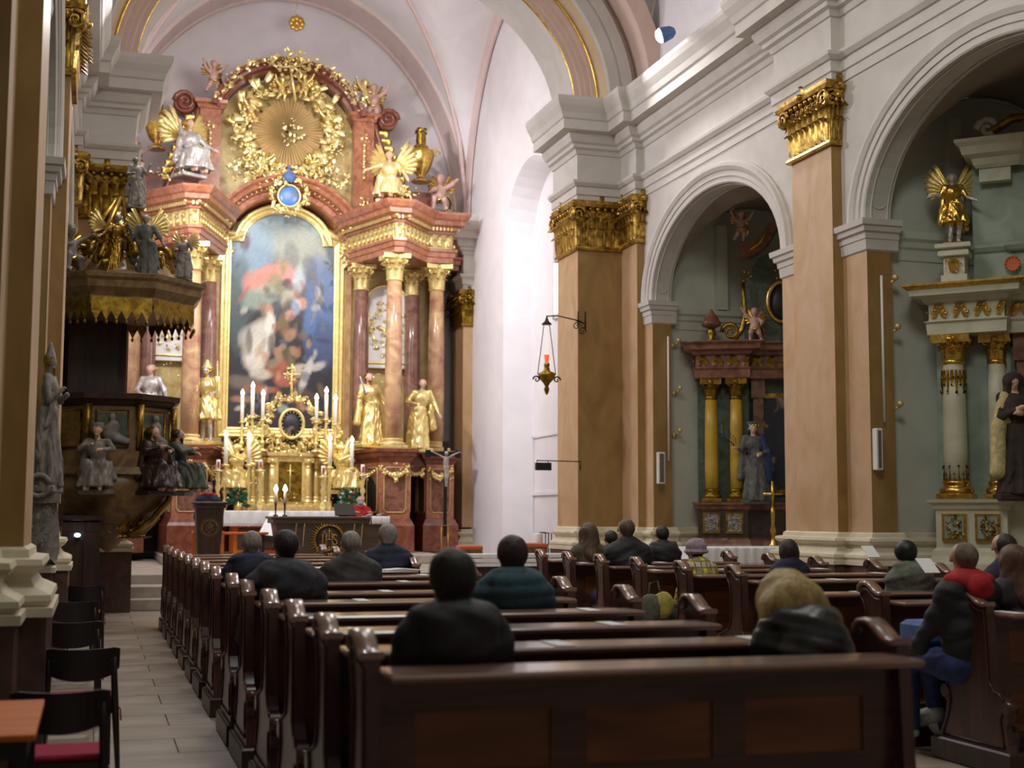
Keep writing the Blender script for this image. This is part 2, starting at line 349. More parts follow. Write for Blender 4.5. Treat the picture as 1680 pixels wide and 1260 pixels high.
def _prim(p, X, Y, Z):
    k = p[0]
    if k == 'c':      # tapered capsule a, b, ra, rb
        a, b, ra, rb = p[1], p[2], p[3], p[4]; bx, by, bz = b[0]-a[0], b[1]-a[1], b[2]-a[2]; L = bx*bx+by*by+bz*bz+1e-9
        t = np.clip(((X-a[0])*bx+(Y-a[1])*by+(Z-a[2])*bz)/L, 0, 1)
        return np.sqrt((X-a[0]-t*bx)**2+(Y-a[1]-t*by)**2+(Z-a[2]-t*bz)**2)-(ra+(rb-ra)*t)
    if k == 'e':      # ellipsoid c, r, tilt about x
        c, r = p[1], p[2]; x, y, z = X-c[0], Y-c[1], Z-c[2]
        if len(p) > 3 and p[3]:
            ca, sa = math.cos(p[3]), math.sin(p[3]); y, z = y*ca+z*sa, -y*sa+z*ca
        k0 = np.sqrt((x/r[0])**2+(y/r[1])**2+(z/r[2])**2); k1 = np.sqrt((x/r[0]**2)**2+(y/r[1]**2)**2+(z/r[2]**2)**2)+1e-9
        return k0*(k0-1)/k1
    if k == 'r':      # robe: elliptic cone from top (c,z,rx,ry) to bottom
        (x0,y0,z0,rx0,ry0), (x1,y1,z1,rx1,ry1) = p[1], p[2]
        t = np.clip((Z-z0)/(z1-z0), 0, 1); cx = x0+(x1-x0)*t; cy = y0+(y1-y0)*t; rx = rx0+(rx1-rx0)*t; ry = ry0+(ry1-ry0)*t
        nf, amp, ph = p[3]; th = np.arctan2(Y-cy, X-cx)
        q = np.sqrt(((X-cx)/rx)**2+((Y-cy)/ry)**2); w = 1+amp*(t**.7)*np.sin(nf*th+ph+2.2*t)+.5*amp*t*np.sin((nf*2-1)*th+3*ph)
        d = (q-w)*np.minimum(rx, ry)*.85
        return np.maximum(d, np.maximum(Z-max(z0,z1), min(z0,z1)-Z))
def sdf_obj(prims, name, mats, parent=None, res=.012, k=.03, fn=None, **kw):
    """prims: (kind..., ) dicts: {'p':prim, 'm':material index}; one continuous mesh, regions coloured by nearest primitive"""
    lo = np.array([1e9]*3); hi = -lo
    for q in prims:
        p = q[0]
        if p[0] == 'c':
            for c, r in ((p[1],p[3]),(p[2],p[4])): lo = np.minimum(lo, np.array(c)-r); hi = np.maximum(hi, np.array(c)+r)
        elif p[0] == 'e': r = max(p[2]) if len(p) > 3 and p[3] else np.array(p[2]); lo = np.minimum(lo, np.array(p[1])-r); hi = np.maximum(hi, np.array(p[1])+r)
        else:
            for x,y,z,rx,ry in p[1:3]: lo = np.minimum(lo, (x-rx*1.25,y-ry*1.25,z)); hi = np.maximum(hi, (x+rx*1.25,y+ry*1.25,z))
    pad = k+res*2.2; lo -= pad; hi += pad; n = np.ceil((hi-lo)/res).astype(int)+1
    while n.prod() > 420000: res *= 1.1; n = np.ceil((hi-lo)/res).astype(int)+1
    xs = [lo[i]+np.arange(n[i])*res for i in range(3)]; X, Y, Z = [a.astype(np.float32) for a in np.meshgrid(*xs, indexing='ij')]
    D = None; Ds = []
    for q in prims:
        d = _prim(q[0], X, Y, Z); kk = q[2] if len(q) > 2 else k
        if len(q) > 3 and q[3] == 'sub': D = np.maximum(D, -d); continue
        if D is None: D = d
        else: hh = np.maximum(kk-np.abs(D-d), 0)/kk; D = np.minimum(D, d)-hh*hh*kk*.25
    if fn is not None: D = D+fn(X, Y, Z)
    V, Q = _nets(D.astype(np.float32), lo, res)
    me = bpy.data.meshes.new(name); me.from_pydata(V.tolist(), [], Q.tolist())
    for m in mats: me.materials.append(MATS[m])
    if len(mats) > 1:
        C = V[Q].mean(1); best = None; mi = None
        for q in prims:
            if len(q) > 3: continue
            d = _prim(q[0], C[:,0], C[:,1], C[:,2])
            if best is None: best = d; mi = np.full(len(C), q[1])
            else: s = d < best; best = np.where(s, d, best); mi = np.where(s, q[1], mi)
        me.polygons.foreach_set('material_index', mi.astype(np.int32))
    me.polygons.foreach_set('use_smooth', [True]*len(Q)); me.update()
    o = bpy.data.objects.new(name, me); scene.collection.objects.link(o)
    reg(o, parent)
    return props(o, **kw)
def V3(a, b, t=.5): return tuple(a[i]+(b[i]-a[i])*t for i in range(3))
def head_prims(c, s=1.0, m=0, yaw=0.0, tilt=0.0):
    """head facing local -y rotated by yaw about z; c = head centre, s = scale (1 = life size)"""
    def L(x, y, z):
        y2 = y*math.cos(tilt)-z*math.sin(tilt); z2 = y*math.sin(tilt)+z*math.cos(tilt)
        return (c[0]+s*(x*math.cos(yaw)-y2*math.sin(yaw)), c[1]+s*(x*math.sin(yaw)+y2*math.cos(yaw)), c[2]+s*z2)
    q = [(('c', L(0,.012,.028), L(0,-.012,.02), .083*s, .08*s), m), (('c', L(0,-.028,-.03), L(0,-.05,-.072), .058*s, .036*s), m, .03*s),
         (('c', L(0,-.088,.005), L(0,-.108,-.028), .009*s, .015*s), m, .012*s), (('c', L(-.02,-.083,-.055), L(.02,-.083,-.055), .01*s, .01*s), m, .008*s),
         (('c', L(-.03,-.086,.022), L(.03,-.086,.022), .011*s, .011*s), m, .012*s)]
    for e in (-1,1): q += [(('c', L(e*.083,.0,.015), L(e*.088,.012,-.02), .013*s, .009*s), m, .006*s), (('c', L(e*.03,-.083,.002), L(e*.032,-.083,.002), .01*s, .01*s), m, .004*s)]
    return q
def hand_prims(w, e, s=1.0, m=0, curl=.5, side=1):
    """hand at wrist w pointing away from elbow e: palm, four curled fingers, thumb from the side of the palm"""
    w = Vector(w); d = (w-Vector(e)).normalized(); sd = d.cross(Vector((0,0,1))); sd = sd.normalized()*side if sd.length > .1 else Vector((side,0,0)); dn = d.cross(sd).normalized()
    if dn.z > 0: dn = -dn
    q = [(('c', tuple(w), tuple(w+d*.07*s), .026*s, .034*s), m, .02*s), (('c', tuple(w+d*.05*s-sd*.018*s), tuple(w+d*.05*s+sd*.018*s), .026*s, .026*s), m, .02*s)]
    for i, L in enumerate((.068,.078,.072,.056)):
        b = w+d*.085*s+sd*((i-1.5)*.021*s); k1 = b+(d*math.cos(curl*.5)+dn*math.sin(curl*.5))*L*.5*s; k2 = k1+(d*math.cos(curl*1.6)+dn*math.sin(curl*1.6))*L*.5*s
        q += [(('c', tuple(b), tuple(k1), .0105*s, .0098*s), m, .006*s), (('c', tuple(k1), tuple(k2), .0098*s, .0082*s), m, .003*s)]
    t = w+d*.03*s-sd*.03*s; t1 = t+(d*.6-sd*.7+dn*.2).normalized()*.04*s; t2 = t1+(d*.95+dn*.3).normalized()*.034*s
    return q+[(('c', tuple(t), tuple(t1), .014*s, .012*s), m, .01*s), (('c', tuple(t1), tuple(t2), .012*s, .0095*s), m, .004*s)]
# ------------------------------------------------------------------ the church: nave, chapels, sanctuary
AX = 4.45
def mir(mb):
    m = MB(); m.v = [(2*AX-x, y, z) for x,y,z in mb.v]; m.f = [tuple(reversed(f)) for f in mb.f]; m.sm = list(mb.sm); return m
BASE = [(0,1.40),(.03,1.38),(.035,1.335),(.11,1.325),(.12,1.29),(.10,1.255),(.055,1.235),(.05,1.20),(.075,1.16),(.13,1.135),(.17,1.115),(.175,1.08),(.15,1.05),(.15,1.045),(.185,1.04),(.185,.985),(0,.98)]
ENT = [(0,7.40),(.02,7.40),(.02,7.53),(.045,7.545),(.045,7.69),(.075,7.70),(.12,7.755),(.125,7.80),(.012,7.82),(.012,8.30),(.04,8.31),(.07,8.385),(.13,8.41),(.135,8.47),(.19,8.50),(.24,8.60),(.25,8.66),(.42,8.665),(.42,8.84),(.45,8.86),(.48,8.96),(.55,9.08),(.58,9.17),(.58,9.24),(0,9.26)]
IMP = [(0,5.02),(.025,5.04),(.035,5.17),(.05,5.18),(.055,5.25),(.09,5.27),(.10,5.33),(.13,5.345),(.14,5.42),(0,5.425)]
YC = (20.07, 12.95, 5.85); HA, RB = 2.42, 1.50       # arch centres, half width, rise
XW = 9.45
def arch_z(y):
    for c in YC:
        if abs(y-c) < HA: return 5.42+RB*math.sqrt(1-((y-c)/HA)**2)
    return None
def arc_pts(c, n=28, off=0.0, X=XW):
    pts=[]; rad=[]
    for i in range(n+1):
        t = PI*i/n; pts.append((X, c-HA*math.cos(t), 5.42+RB*math.sin(t)))
        r = Vector((0,-math.cos(t)/HA, math.sin(t)/RB)); rad.append(tuple(r.normalized()))
    return pts, rad
def wall_side(side):
    T = (lambda m: m) if side == 'right' else mir
    root = thing('wall_'+side, None, None, (AX+(5 if side=='right' else -5), 12, 0), kind='structure')
    w = MB(); ys = sorted(set([0.5,23.6]+[c+HA*math.cos(PI*i/28) for c in YC for i in range(29)]+[17.65,22.5,15.35,10.55]))
    for a, b in zip(ys, ys[1:]):
        mid = (a+b)/2; az = arch_z(mid)
        za = (arch_z(a) or 5.42) if az else 0; zb = (arch_z(b) or 5.42) if az else 0
        w.quad((XW,a,za),(XW,a,7.5),(XW,b,7.5),(XW,b,zb))
    w.quad((XW,.5,7.4),(XW,.5,9.3),(XW,23.6,9.3),(XW,23.6,7.4))
    build(T(w), 'wall_face', 'plaster', root)
    for c in YC:
        pts, rad = arc_pts(c)
        build(T(MB().ribbon([(0,-.36),(0,.02),(.02,.035),(.10,.035),(.105,.055),(.19,.055),(.20,.075),(.26,.105),(.31,.10),(.33,.05),(.35,.045),(.35,0)], pts, rad, (-1,0,0))), 'archivolt', 'plaster', root)
        # soffit band mouldings and roundel
        sm = MB()
        for o in (.06,.30):
            sm.tube([(XW+o, p[1]-r[1]*.012, p[2]-r[2]*.012) for p, r in zip(pts, rad)], .014, 5, False)
        for e in (-1,1):
            yy = c+e*(HA-.01)
            sm.tube([(XW+.18+.12*math.cos(a*PI/8), yy-.012*e, 5.72+.14*math.sin(a*PI/8)) for a in range(17)], .014, 5, False)
        build(T(sm), 'soffit_moulding', 'plaster_grey', root)
        for e in (-1,1):
            y0 = c+e*HA; y1 = y0+e*.62
            if e > 0 and c > 19: y1 = 22.95
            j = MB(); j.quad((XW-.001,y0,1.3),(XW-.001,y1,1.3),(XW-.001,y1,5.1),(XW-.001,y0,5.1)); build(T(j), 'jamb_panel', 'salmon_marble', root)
            j = MB(); j.box(XW+.001,XW+.36,min(y0,y0+e*.05),max(y0,y0+e*.05),0,5.4); build(T(j), 'jamb_reveal', 'salmon_marble_shaded', root)
            if e > 0: ip = [(XW,y1),(XW,y0),(XW+.45,y0)]
            else: ip = [(XW+.45,y0),(XW,y0),(XW,y1)]
            m = MB().sweep(IMP, ip); build(T(m), 'impost', 'plaster', root)
            build(T(MB().sweep(BASE, ip)), 'base_moulding', 'plaster_cream', root)
            d = MB(); d.sweep([(.15,1.0),(.15,0),(0,0)], ip); build(T(d), 'plinth', 'plinth_dark', root)
    ent = MB().sweep(ENT, [(8.43,25.0),(8.43,23.6),(9.3,23.6),(9.3,22.85),(XW,22.85),(XW,17.5),(9.3,17.5),(9.3,15.9),(XW,15.9),(XW,10.4),(9.3,10.4),(9.3,8.85),(XW,8.85),(XW,.5)])
    build(T(ent), 'entablature', 'plaster', root)
    return root
wall_right = wall_side('right'); wall_left = wall_side('left')

def leafcap(mb, path, z0, z1, spread=.16, lw=.16):
    """gilded pilaster capital wrapped round an xy path (outward on the right-hand side)"""
    h = z1-z0; mb.sweep([(0,z0),(.05,z0),(.065,z0+.03),(.05,z0+.07),(.02,z0+.075),(.03,z0+h*.5),(.07,z0+h*.8),(.05,z0+h*.86),(0,z0+h*.86)], path)
    mb.sweep([(.04,z1-.13),(.15,z1-.12),(.17,z1-.07),(.13,z1-.06),(.14,z1),(0,z1)], path)
    for a, b in zip(path, path[1:]):
        a = Vector((a[0],a[1],0)); b = Vector((b[0],b[1],0)); L = (b-a).length
        if L < .12: continue
        r = (b-a).normalized(); n = Vector((r.y,-r.x,0)); u = Vector((0,0,1)); k = max(2, round(L/lw))
        for row, (zz, hh) in enumerate(((z0+.08,h*.36),(z0+.10,h*.56))):
            for i in range(k+row):
                t = (i+.5*(1-row))/k if row == 0 else i/k
                mb.leaf(a+r*(L*min(max(t,.03),.97))+n*(.03+.012*(1-row))+u*zz, r, u, n, L/k*(1.0 if row==0 else .8), hh, .34)
        zc = z1-.30*h
        for e, p in ((-1,a),(1,b)):
            c = p+r*e*.03+n*.11+u*(zc+.02)
            mb.spiral(c, r*-e, u, .135*h/.86, .033, 1.7, 20, 1)
        mid = (a+b)/2; mb.ell(tuple(mid+n*.16+u*(z1-.07)), (.055,.055,.05), 8, 6)
        mb.leaf(mid+n*.13+u*(z1-.08), r, u, n, .10, .17, .25)
        for i in range(k+1):
            t = (i+.5)/(k+1); mb.spiral(a+r*L*t+n*.09+u*(zc+.02), r*(1 if t<.5 else -1), u, .05, .014, 1.2, 10, 1, k=5)
            mb.ell(tuple(a+r*L*t+n*.10+u*(z0+h*.83)), (.045,.045,.05), 6, 5)
def pilaster(side, y0, y1, k):
    T = (lambda m: m) if side == 'right' else mir
    root = wall_right if side == 'right' else wall_left
    path = [(XW,y1),(9.3,y1),(9.3,y0),(XW,y0)]
    if k == 'end': path = [(9.3,y1),(9.3,y0),(XW,y0)]
    p = build(T(MB().box(9.302,XW+.01,y0,y1,1.3,6.62)), 'pilaster', 'salmon_marble', root)
    build(T(MB().quad((9.303,y0-.002,1.3),(XW,y0-.002,1.3),(XW,y0-.002,6.6),(9.303,y0-.002,6.6))), 'pilaster_side', 'salmon_marble_shaded', p)
    build(T(MB().sweep(BASE, path)), 'base_moulding', 'plaster_cream', p)
    build(T(MB().sweep([(.15,1.0),(.15,0),(0,0)], path)), 'plinth', 'plinth_dark', p)
    if side == 'left' or k != 'hidden':
        cp = MB(); leafcap(cp, path, 6.55, 7.42); build(T(cp), 'capital', 'gold_capital', p, label='gilded leaf and scroll capital')
for sd in ('right','left'):
    pilaster(sd, 15.96, 17.04, 'mid'); pilaster(sd, 22.85, 23.6, 'end'); pilaster(sd, 8.9, 9.98, 'mid')
# chancel piers
for sd in ('right','left'):
    T = (lambda m: m) if sd == 'right' else mir; root = wall_right if sd == 'right' else wall_left
    path = [(8.43,24.75),(8.43,23.6),(9.3,23.6)]
    p = build(T(MB().box(8.43,9.4,23.6,24.75,1.3,6.6)), 'chancel_pier', 'salmon_marble', root)
    build(T(MB().quad((8.431,23.598,1.3),(9.3,23.598,1.3),(9.3,23.598,6.6),(8.431,23.598,6.6))), 'pier_face', 'salmon_marble_shaded', p)
    build(T(MB().box(8.43,9.45,23.6,25.0,6.5,9.3)), 'entablature_block', 'plaster', p)
    build(T(MB().sweep(BASE, path)), 'base_moulding', 'plaster_cream', p)
    build(T(MB().sweep([(.15,1.0),(.15,0),(0,0)], path)), 'plinth', 'plinth_dark', p)
    cp = MB(); leafcap(cp, path, 6.50, 7.42); build(T(cp), 'capital', 'gold_old' if sd == 'left' else 'gold_capital', p, label='gilded leaf and scroll capital')

# chapels behind the arches
def groin(mb, x0, x1, y0, y1, zs, bx, by, n=18, walls=True):
    cx, cyy = (x0+x1)/2, (y0+y1)/2; rx, ry = (x1-x0)/2, (y1-y0)/2; V=[]; F=[]
    ts = [-math.cos(PI*i/n) for i in range(n+1)]
    for a in ts:
        for b in ts: V.append((cx+a*rx, cyy+b*ry, zs+max(bx*math.sqrt(max(0,1-a*a)), by*math.sqrt(max(0,1-b*b)))))
    for i in range(n):
        for j in range(n): q=i*(n+1)+j; F.append((q,q+1,q+n+2,q+n+1))
    mb.add(V, F, True)
def lunette(mb, fixed, axis, c, r, zs, b, z0, n=18):
    for i in range(n):
        p0 = -math.cos(PI*i/n); p1 = -math.cos(PI*(i+1)/n)
        f = lambda t: zs+b*math.sqrt(max(0,1-t*t))
        if axis == 'y': mb.quad((fixed,c+p0*r,z0),(fixed,c+p1*r,z0),(fixed,c+p1*r,f(p1)),(fixed,c+p0*r,f(p0)))
        else: mb.quad((c+p0*r,fixed,z0),(c+p1*r,fixed,z0),(c+p1*r,fixed,f(p1)),(c+p0*r,fixed,f(p0)))
for ci, c in enumerate(YC):
    for sd in ('right','left'):
        T = (lambda m: m) if sd == 'right' else mir
        m = MB(); lunette(m, 13.2, 'y', c, 2.6, 5.3, 2.1, 0); lunette(m, c+2.6, 'x', 11.5, 1.7, 5.3, 2.0, 0); lunette(m, c-2.6, 'x', 11.5, 1.7, 5.3, 2.0, 0)
        cw = build(T(m), 'chapel_wall', 'plaster_grey', wall_right if sd=='right' else wall_left)
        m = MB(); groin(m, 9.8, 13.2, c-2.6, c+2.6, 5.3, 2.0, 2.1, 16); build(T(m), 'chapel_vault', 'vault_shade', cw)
        m = MB(); m.sweep([(0,4.95),(.02,4.96),(.03,5.1),(.06,5.13),(.07,5.2),(.11,5.24),(.12,5.33),(0,5.34)], [(9.8,c+2.6),(13.2,c+2.6),(13.2,c-2.6),(9.8,c-2.6)]); build(T(m), 'string_course', 'plaster_grey', cw)
        m = MB(); m.sweep(BASE, [(9.8,c+2.6),(13.2,c+2.6),(13.2,c-2.6),(9.8,c-2.6)]); build(T(m), 'base_moulding', 'plaster_cream', cw)
        rb = MB()
        for e in (.0,.10):
            pts = [(11.5-1.7*math.cos(t*PI/16)*(1-e*.4), c+2.58-e*.1, 5.34+2.0*math.sin(t*PI/16)*(1-e*.4)) for t in range(17)]
            rb.tube(pts, .025, 5, False)
        rb.box(10.75,10.95,c+2.45,c+2.6,5.34,6.9); build(T(rb), 'vault_rib', 'plaster_grey', cw)

# nave vault with its ribs and clerestory lunettes
ceil = thing('ceiling', None, None, (AX,12,9.3), kind='structure')
m = MB()
for c in (19.95,12.95,5.85): groin(m, -.75, 9.65, c-3.35, c+3.35, 9.25, 4.2, 3.6, 18)
build(m, 'nave_vault', 'plaster', ceil)
for sd in ('right','left'):
    T = (lambda m: m) if sd == 'right' else mir; m = MB()
    for c in (19.95,12.95,5.85): lunette(m, 9.66, 'y', c, 3.3, 9.25, 3.6, 9.2)
    build(T(m), 'lunette_wall', 'white_wall', wall_right if sd=='right' else wall_left)
m = MB()
for yy in (16.4, 9.4, 23.1):
    pts=[]; rad=[]
    for i in range(33):
        t = PI*i/32; pts.append((AX-5.05*math.cos(t), yy, 9.25+4.05*math.sin(t))); rad.append((math.cos(t)*-.0,0,0)); rad[-1]=tuple(Vector((-math.cos(t)/5.05,0,math.sin(t)/4.05)).normalized())
    m.ribbon([(.3,-.55),(0,-.5),(0,-.32),(.06,-.30),(.06,.30),(0,.32),(0,.5),(.3,.55)], pts, rad, (0,-1,0))
build(m, 'transverse_rib', 'plaster_pink', ceil)

# chancel arch: stepped orders
ca = thing('wall_chancel_arch', None, None, (AX,24,9.3), kind='structure')
def arch_orders(name, mat, prof, a=3.98, b=2.95, zs=9.25, y0=23.6):
    pts=[]; rad=[]
    for i in range(41):
        t = PI*i/40; pts.append((AX-a*math.cos(t), y0, zs+b*math.sin(t))); rad.append(tuple(Vector((-math.cos(t)/a,0,math.sin(t)/b)).normalized()))
    return build(MB().ribbon(prof, pts, rad, (0,-1,0)), name, mat, ca)
arch_orders('soffit', 'plaster', [(0,-1.35),(0,-.2)])
arch_orders('inner_order', 'plaster_pink', [(0,-.2),(.02,-.16),(.10,-.15),(.12,-.11),(.20,-.10),(.21,-.07),(.30,-.06),(.31,-.02),(.40,0)])
arch_orders('outer_order', 'plaster_shaded', [(.40,0),(.44,.05),(.50,.28)])
arch_orders('rim', 'plaster', [(.50,.28),(.54,.32),(.74,.33),(.76,.30),(.78,.30),(.80,.33),(1.0,.34)])
m = MB()
for rr, oo in ((.02,-.19),(.40,.01)):
    m.tube([(AX-(3.98+rr)*math.cos(PI*i/48), 23.6-oo, 9.25+(2.95+rr)*math.sin(PI*i/48)) for i in range(49)], .028, 6, False)
build(m, 'gilded_bead', 'gold', ca)
m = MB()
for i in range(40):   # wall above the arch, facing both ways
    t0, t1 = PI*i/40, PI*(i+1)/40
    f = lambda t, r: (AX-(3.98+r)*math.cos(t), 9.25+(2.95+r)*math.sin(t)); a = f(t0,.3); b = f(t1,.3)
    m.quad((a[0],24.3,a[1]),(b[0],24.3,b[1]),(b[0],24.3,15.5),(a[0],24.3,15.5))
m.box(8.7,9.7,24.3,24.95,9.2,15.5); m.box(-.8,.2,24.3,24.95,9.2,15.5)
build(m, 'arch_wall', 'plaster', ca)

# sanctuary
SX0, SX1, SY0, SY1 = -.1, 9.0, 24.95, 34.9
bw = thing('wall_back', None, None, (AX,34.9,0), kind='structure')
m = MB(); m.quad((SX0,SY1,0),(SX1,SY1,0),(SX1,SY1,15.6),(SX0,SY1,15.6)); build(m, 'wall_face', 'white_wall', bw)
def side_wall(sd):
    T = (lambda m: m) if sd == 'right' else mir; root = thing('wall_sanctuary_'+sd, None, None, (AX+(4.6 if sd=='right' else -4.6),29,0), kind='structure')
    yc, hy, zs, b = 28.35, 2.0, 7.6, 1.9; m = MB(); n = 20
    m.quad((9,24.9,0),(9,yc-hy,0),(9,yc-hy,15.6),(9,24.9,15.6)); m.quad((9,yc+hy,0),(9,SY1,0),(9,SY1,15.6),(9,yc+hy,15.6))
    pr = []
    for i in range(n+1):
        t = PI*i/n; pr.append((yc-hy*math.cos(t), zs+b*math.sin(t)))
    for (ya,za),(yb,zb) in zip(pr, pr[1:]): m.quad((9,ya,za),(9,yb,zb),(9,yb,15.6),(9,ya,15.6))
    build(T(m), 'wall_face', 'white_wall', root)
    m = MB(); D = 9.62
    pr = [(yc-hy,.5)]+pr+[(yc+hy,.5)]
    for (ya,za),(yb,zb) in zip(pr, pr[1:]):
        s = .86; q = lambda y: yc+(y-yc)*s
        m.quad((9,ya,za),(9,yb,zb),(D,q(yb),zb-.12 if zb>1 else zb),(D,q(ya),za-.12 if za>1 else za))
    m.quad((D,yc-hy,0),(D,yc+hy,0),(D,yc+hy,10),(D,yc-hy,10)); build(T(m), 'niche', 'white_wall', root)
    m = MB()
    m.box(D-.03,D-.005,yc-1.0,yc+1.0,.9,1.0); m.box(D-.05,D-.005,yc-1.6,yc+1.6,2.05,2.12)
    for y in (yc-1.6,yc+1.55): m.box(D-.04,D-.005,y,y+.05,.5,3.4)
    m.box(D-.04,D-.005,yc-1.6,yc+1.6,3.36,3.42); build(T(m), 'dado_panel', 'white_wall', root)
    wf = MB(); wf.box(D-.06,D,yc-1.45,yc+.05,5.9,6.0); wf.box(D-.06,D,yc-1.45,yc-1.38,5.9,8.7); wf.box(D-.06,D,yc-.02,yc+.05,5.9,8.7); wf.box(D-.06,D,yc-1.45,yc+.05,8.6,8.7); wf.box(D-.05,D,yc-.74,yc-.70,5.9,8.7); wf.box(D-.05,D,yc-1.45,yc+.05,7.2,7.24)
    wr = build(T(wf), 'window_frame', 'white_plastic', root)
    build(T(MB().quad((D-.01,yc-1.4,6),(D-.01,yc,6),(D-.01,yc,8.6),(D-.01,yc-1.4,8.6))), 'pane', 'window_glass', wr)
    # pilaster beside the altar
    path = [(8.75,34.2),(8.75,33.05),(9.0,33.05)]
    zc0, zc1 = P(760,535,33.05)[2], P(760,476,33.05)[2]
    p = build(T(MB().box(8.75,9.0,33.05,34.2,1.3,zc0+.05)), 'pilaster', 'salmon_marble', root)
    cp = MB(); leafcap(cp, path, zc0, zc1, lw=.14); build(T(cp), 'capital', 'gold_old', p, label='gilded leaf capital')
    k = zc1-7.40; build(T(MB().sweep([(o,z+k) for o,z in ENT], [(8.75,34.3),(8.75,33.05),(9.0,33.05)])), 'entablature', 'plaster', p)
    kz = P(770,868,33.05)[2]-1.40
    build(T(MB().sweep([(o,z+kz) for o,z in BASE], path)), 'base_moulding', 'plaster_cream', p)
    build(T(MB().sweep([(.15,1.0+kz),(.15,0),(0,0)], path)), 'plinth', 'plinth_dark', p)
    return root
swr = side_wall('right'); swl = side_wall('left')
m = MB(); groin(m, SX0-.02, SX1+.02, 24.4, 33.6, 9.0, 6.0, 5.0, 26)
sv = thing('ceiling_sanctuary', None, None, (AX,29,9), kind='structure'); build(m, 'vault', 'white_wall', sv)
m = MB(); pts=[]; rad=[]
for i in range(41):
    t = PI*i/40; pts.append((AX-4.5*math.cos(t), 33.5, 9.0+5.9*math.sin(t))); rad.append(tuple(Vector((-math.cos(t)/4.5,0,math.sin(t)/5.9)).normalized()))
m.ribbon([(.2,-1.4),(0,-1.35),(0,-1.2),(.05,-1.18),(.05,-.25),(0,-.22),(0,0),(.2,.02)], pts, rad, (0,-1,0))
build(m, 'back_rib', 'rib_pink', sv)
for sd in (1,-1):
    m = MB(); pts=[]; rad=[]
    for i in range(41):
        t = PI*i/40; pts.append((AX+sd*4.52, 29.0-4.55*math.cos(t), 9.0+4.9*math.sin(t))); rad.append(tuple(Vector((0,-math.cos(t)/4.55,math.sin(t)/4.9)).normalized()))
    m.ribbon([(.12,-.05),(-.28,.0),(-.30,.06),(-.10,.08),(.12,.1)], pts, rad, (-sd,0,0)); build(m, 'side_rib', 'rib_pink', sv)
m = MB()
for sx in (-1,1):
    for sy in (-1,1):
        pts = []
        for i in range(15):
            t = 1-i/14; pts.append((AX+sx*4.55*t, 29.0+sy*4.6*t, 8.98+6.0*math.sqrt(max(0,1-t*t))))
        m.tube(pts, .07, 5, False)
build(m, 'groin_rib', 'rib_pink', sv)
m = MB(); c = P(487,38,33.2); r = .13
for i in range(8): m.ell((c[0]+r*math.cos(i*PI/4), c[1], c[2]+r*math.sin(i*PI/4)), (.08,.05,.08), 7, 5)
m.ell(c, (.09,.09,.09), 8, 6); m.tube([c,(c[0],c[1],c[2]+1.2)], .01, 5)
build(m, 'rosette', 'gold', None, 'small gilded flower boss hanging from the white vault above the high altar', 'ornament', at=c)
m = MB(); m.quad((-.8,-1.4,0),(9.8,-1.4,0),(9.8,-1.4,13.6),(-.8,-1.4,13.6)); 
build(m, 'wall_front', 'plaster', None, kind='structure')

# ------------------------------------------------------------------ floor with its stone slabs, sanctuary steps
fl = build(MB().box(-4.6,13.6,-1.5,35.2,-.3,-.012), 'floor', 'floor_base', None, kind='structure')
rnd = random.Random(4)
def slabs(x0, x1, y0, y1, w, d):
    pro = None; y = y0; row = 0
    while y < y1-.05:
        x = x0-(w/2 if row % 2 else 0)
        while x < x1-.02:
            a, b = max(x, x0), min(x+w, x1)
            if b-a > .08:
                if pro is None or abs((b-a)-w) > .01:
                    o = build(MB().bev(a+.003,b-.003,y+.003,y+d-.003,-.05,0,.002), 'stone_slab', 'floor_stone', fl)
                    if abs((b-a)-w) < .01: pro = (o, a, y)
                else:
                    o = dup(pro[0], (pro[0].location.x+a-pro[1], pro[0].location.y+y-pro[2], pro[0].location.z+rnd.uniform(-.001,.001)), parent=None)
                    reg(o, fl)
            x += w
        y += d; row += 1
slabs(-.5, 1.12, 7.2, 23.6, 1.1, .62)
slabs(3.3, 5.5, 7.0, 23.6, 1.1, .82)
build(MB().box(-.5,9.6,.5,7.2,-.05,-.001).box(1.12,3.3,7.2,23.6,-.05,-.001).box(5.5,13.2,7.2,23.6,-.05,-.001).box(-2.6,-.5,7.2,23.6,-.05,-.001), 'stone_paving', 'floor_stone', fl)
st = thing('floor_sanctuary', None, None, (AX,24,0), kind='structure')
for i, (y, z) in enumerate(((23.75,.19),(24.15,.38),(24.93,.55))):
    b = MB(); b.bev(.35,8.55,y,y+(.42 if i<1 else .8),0,z,.012); 
    if i == 2: b.box(-.1,9.0,25.0,35,.0,.545)
    build(b, 'step', 'step_stone', st)
build(MB().bev(1.4,7.5,29.4,34,.55,.73,.015), 'altar_step', 'step_stone', st)
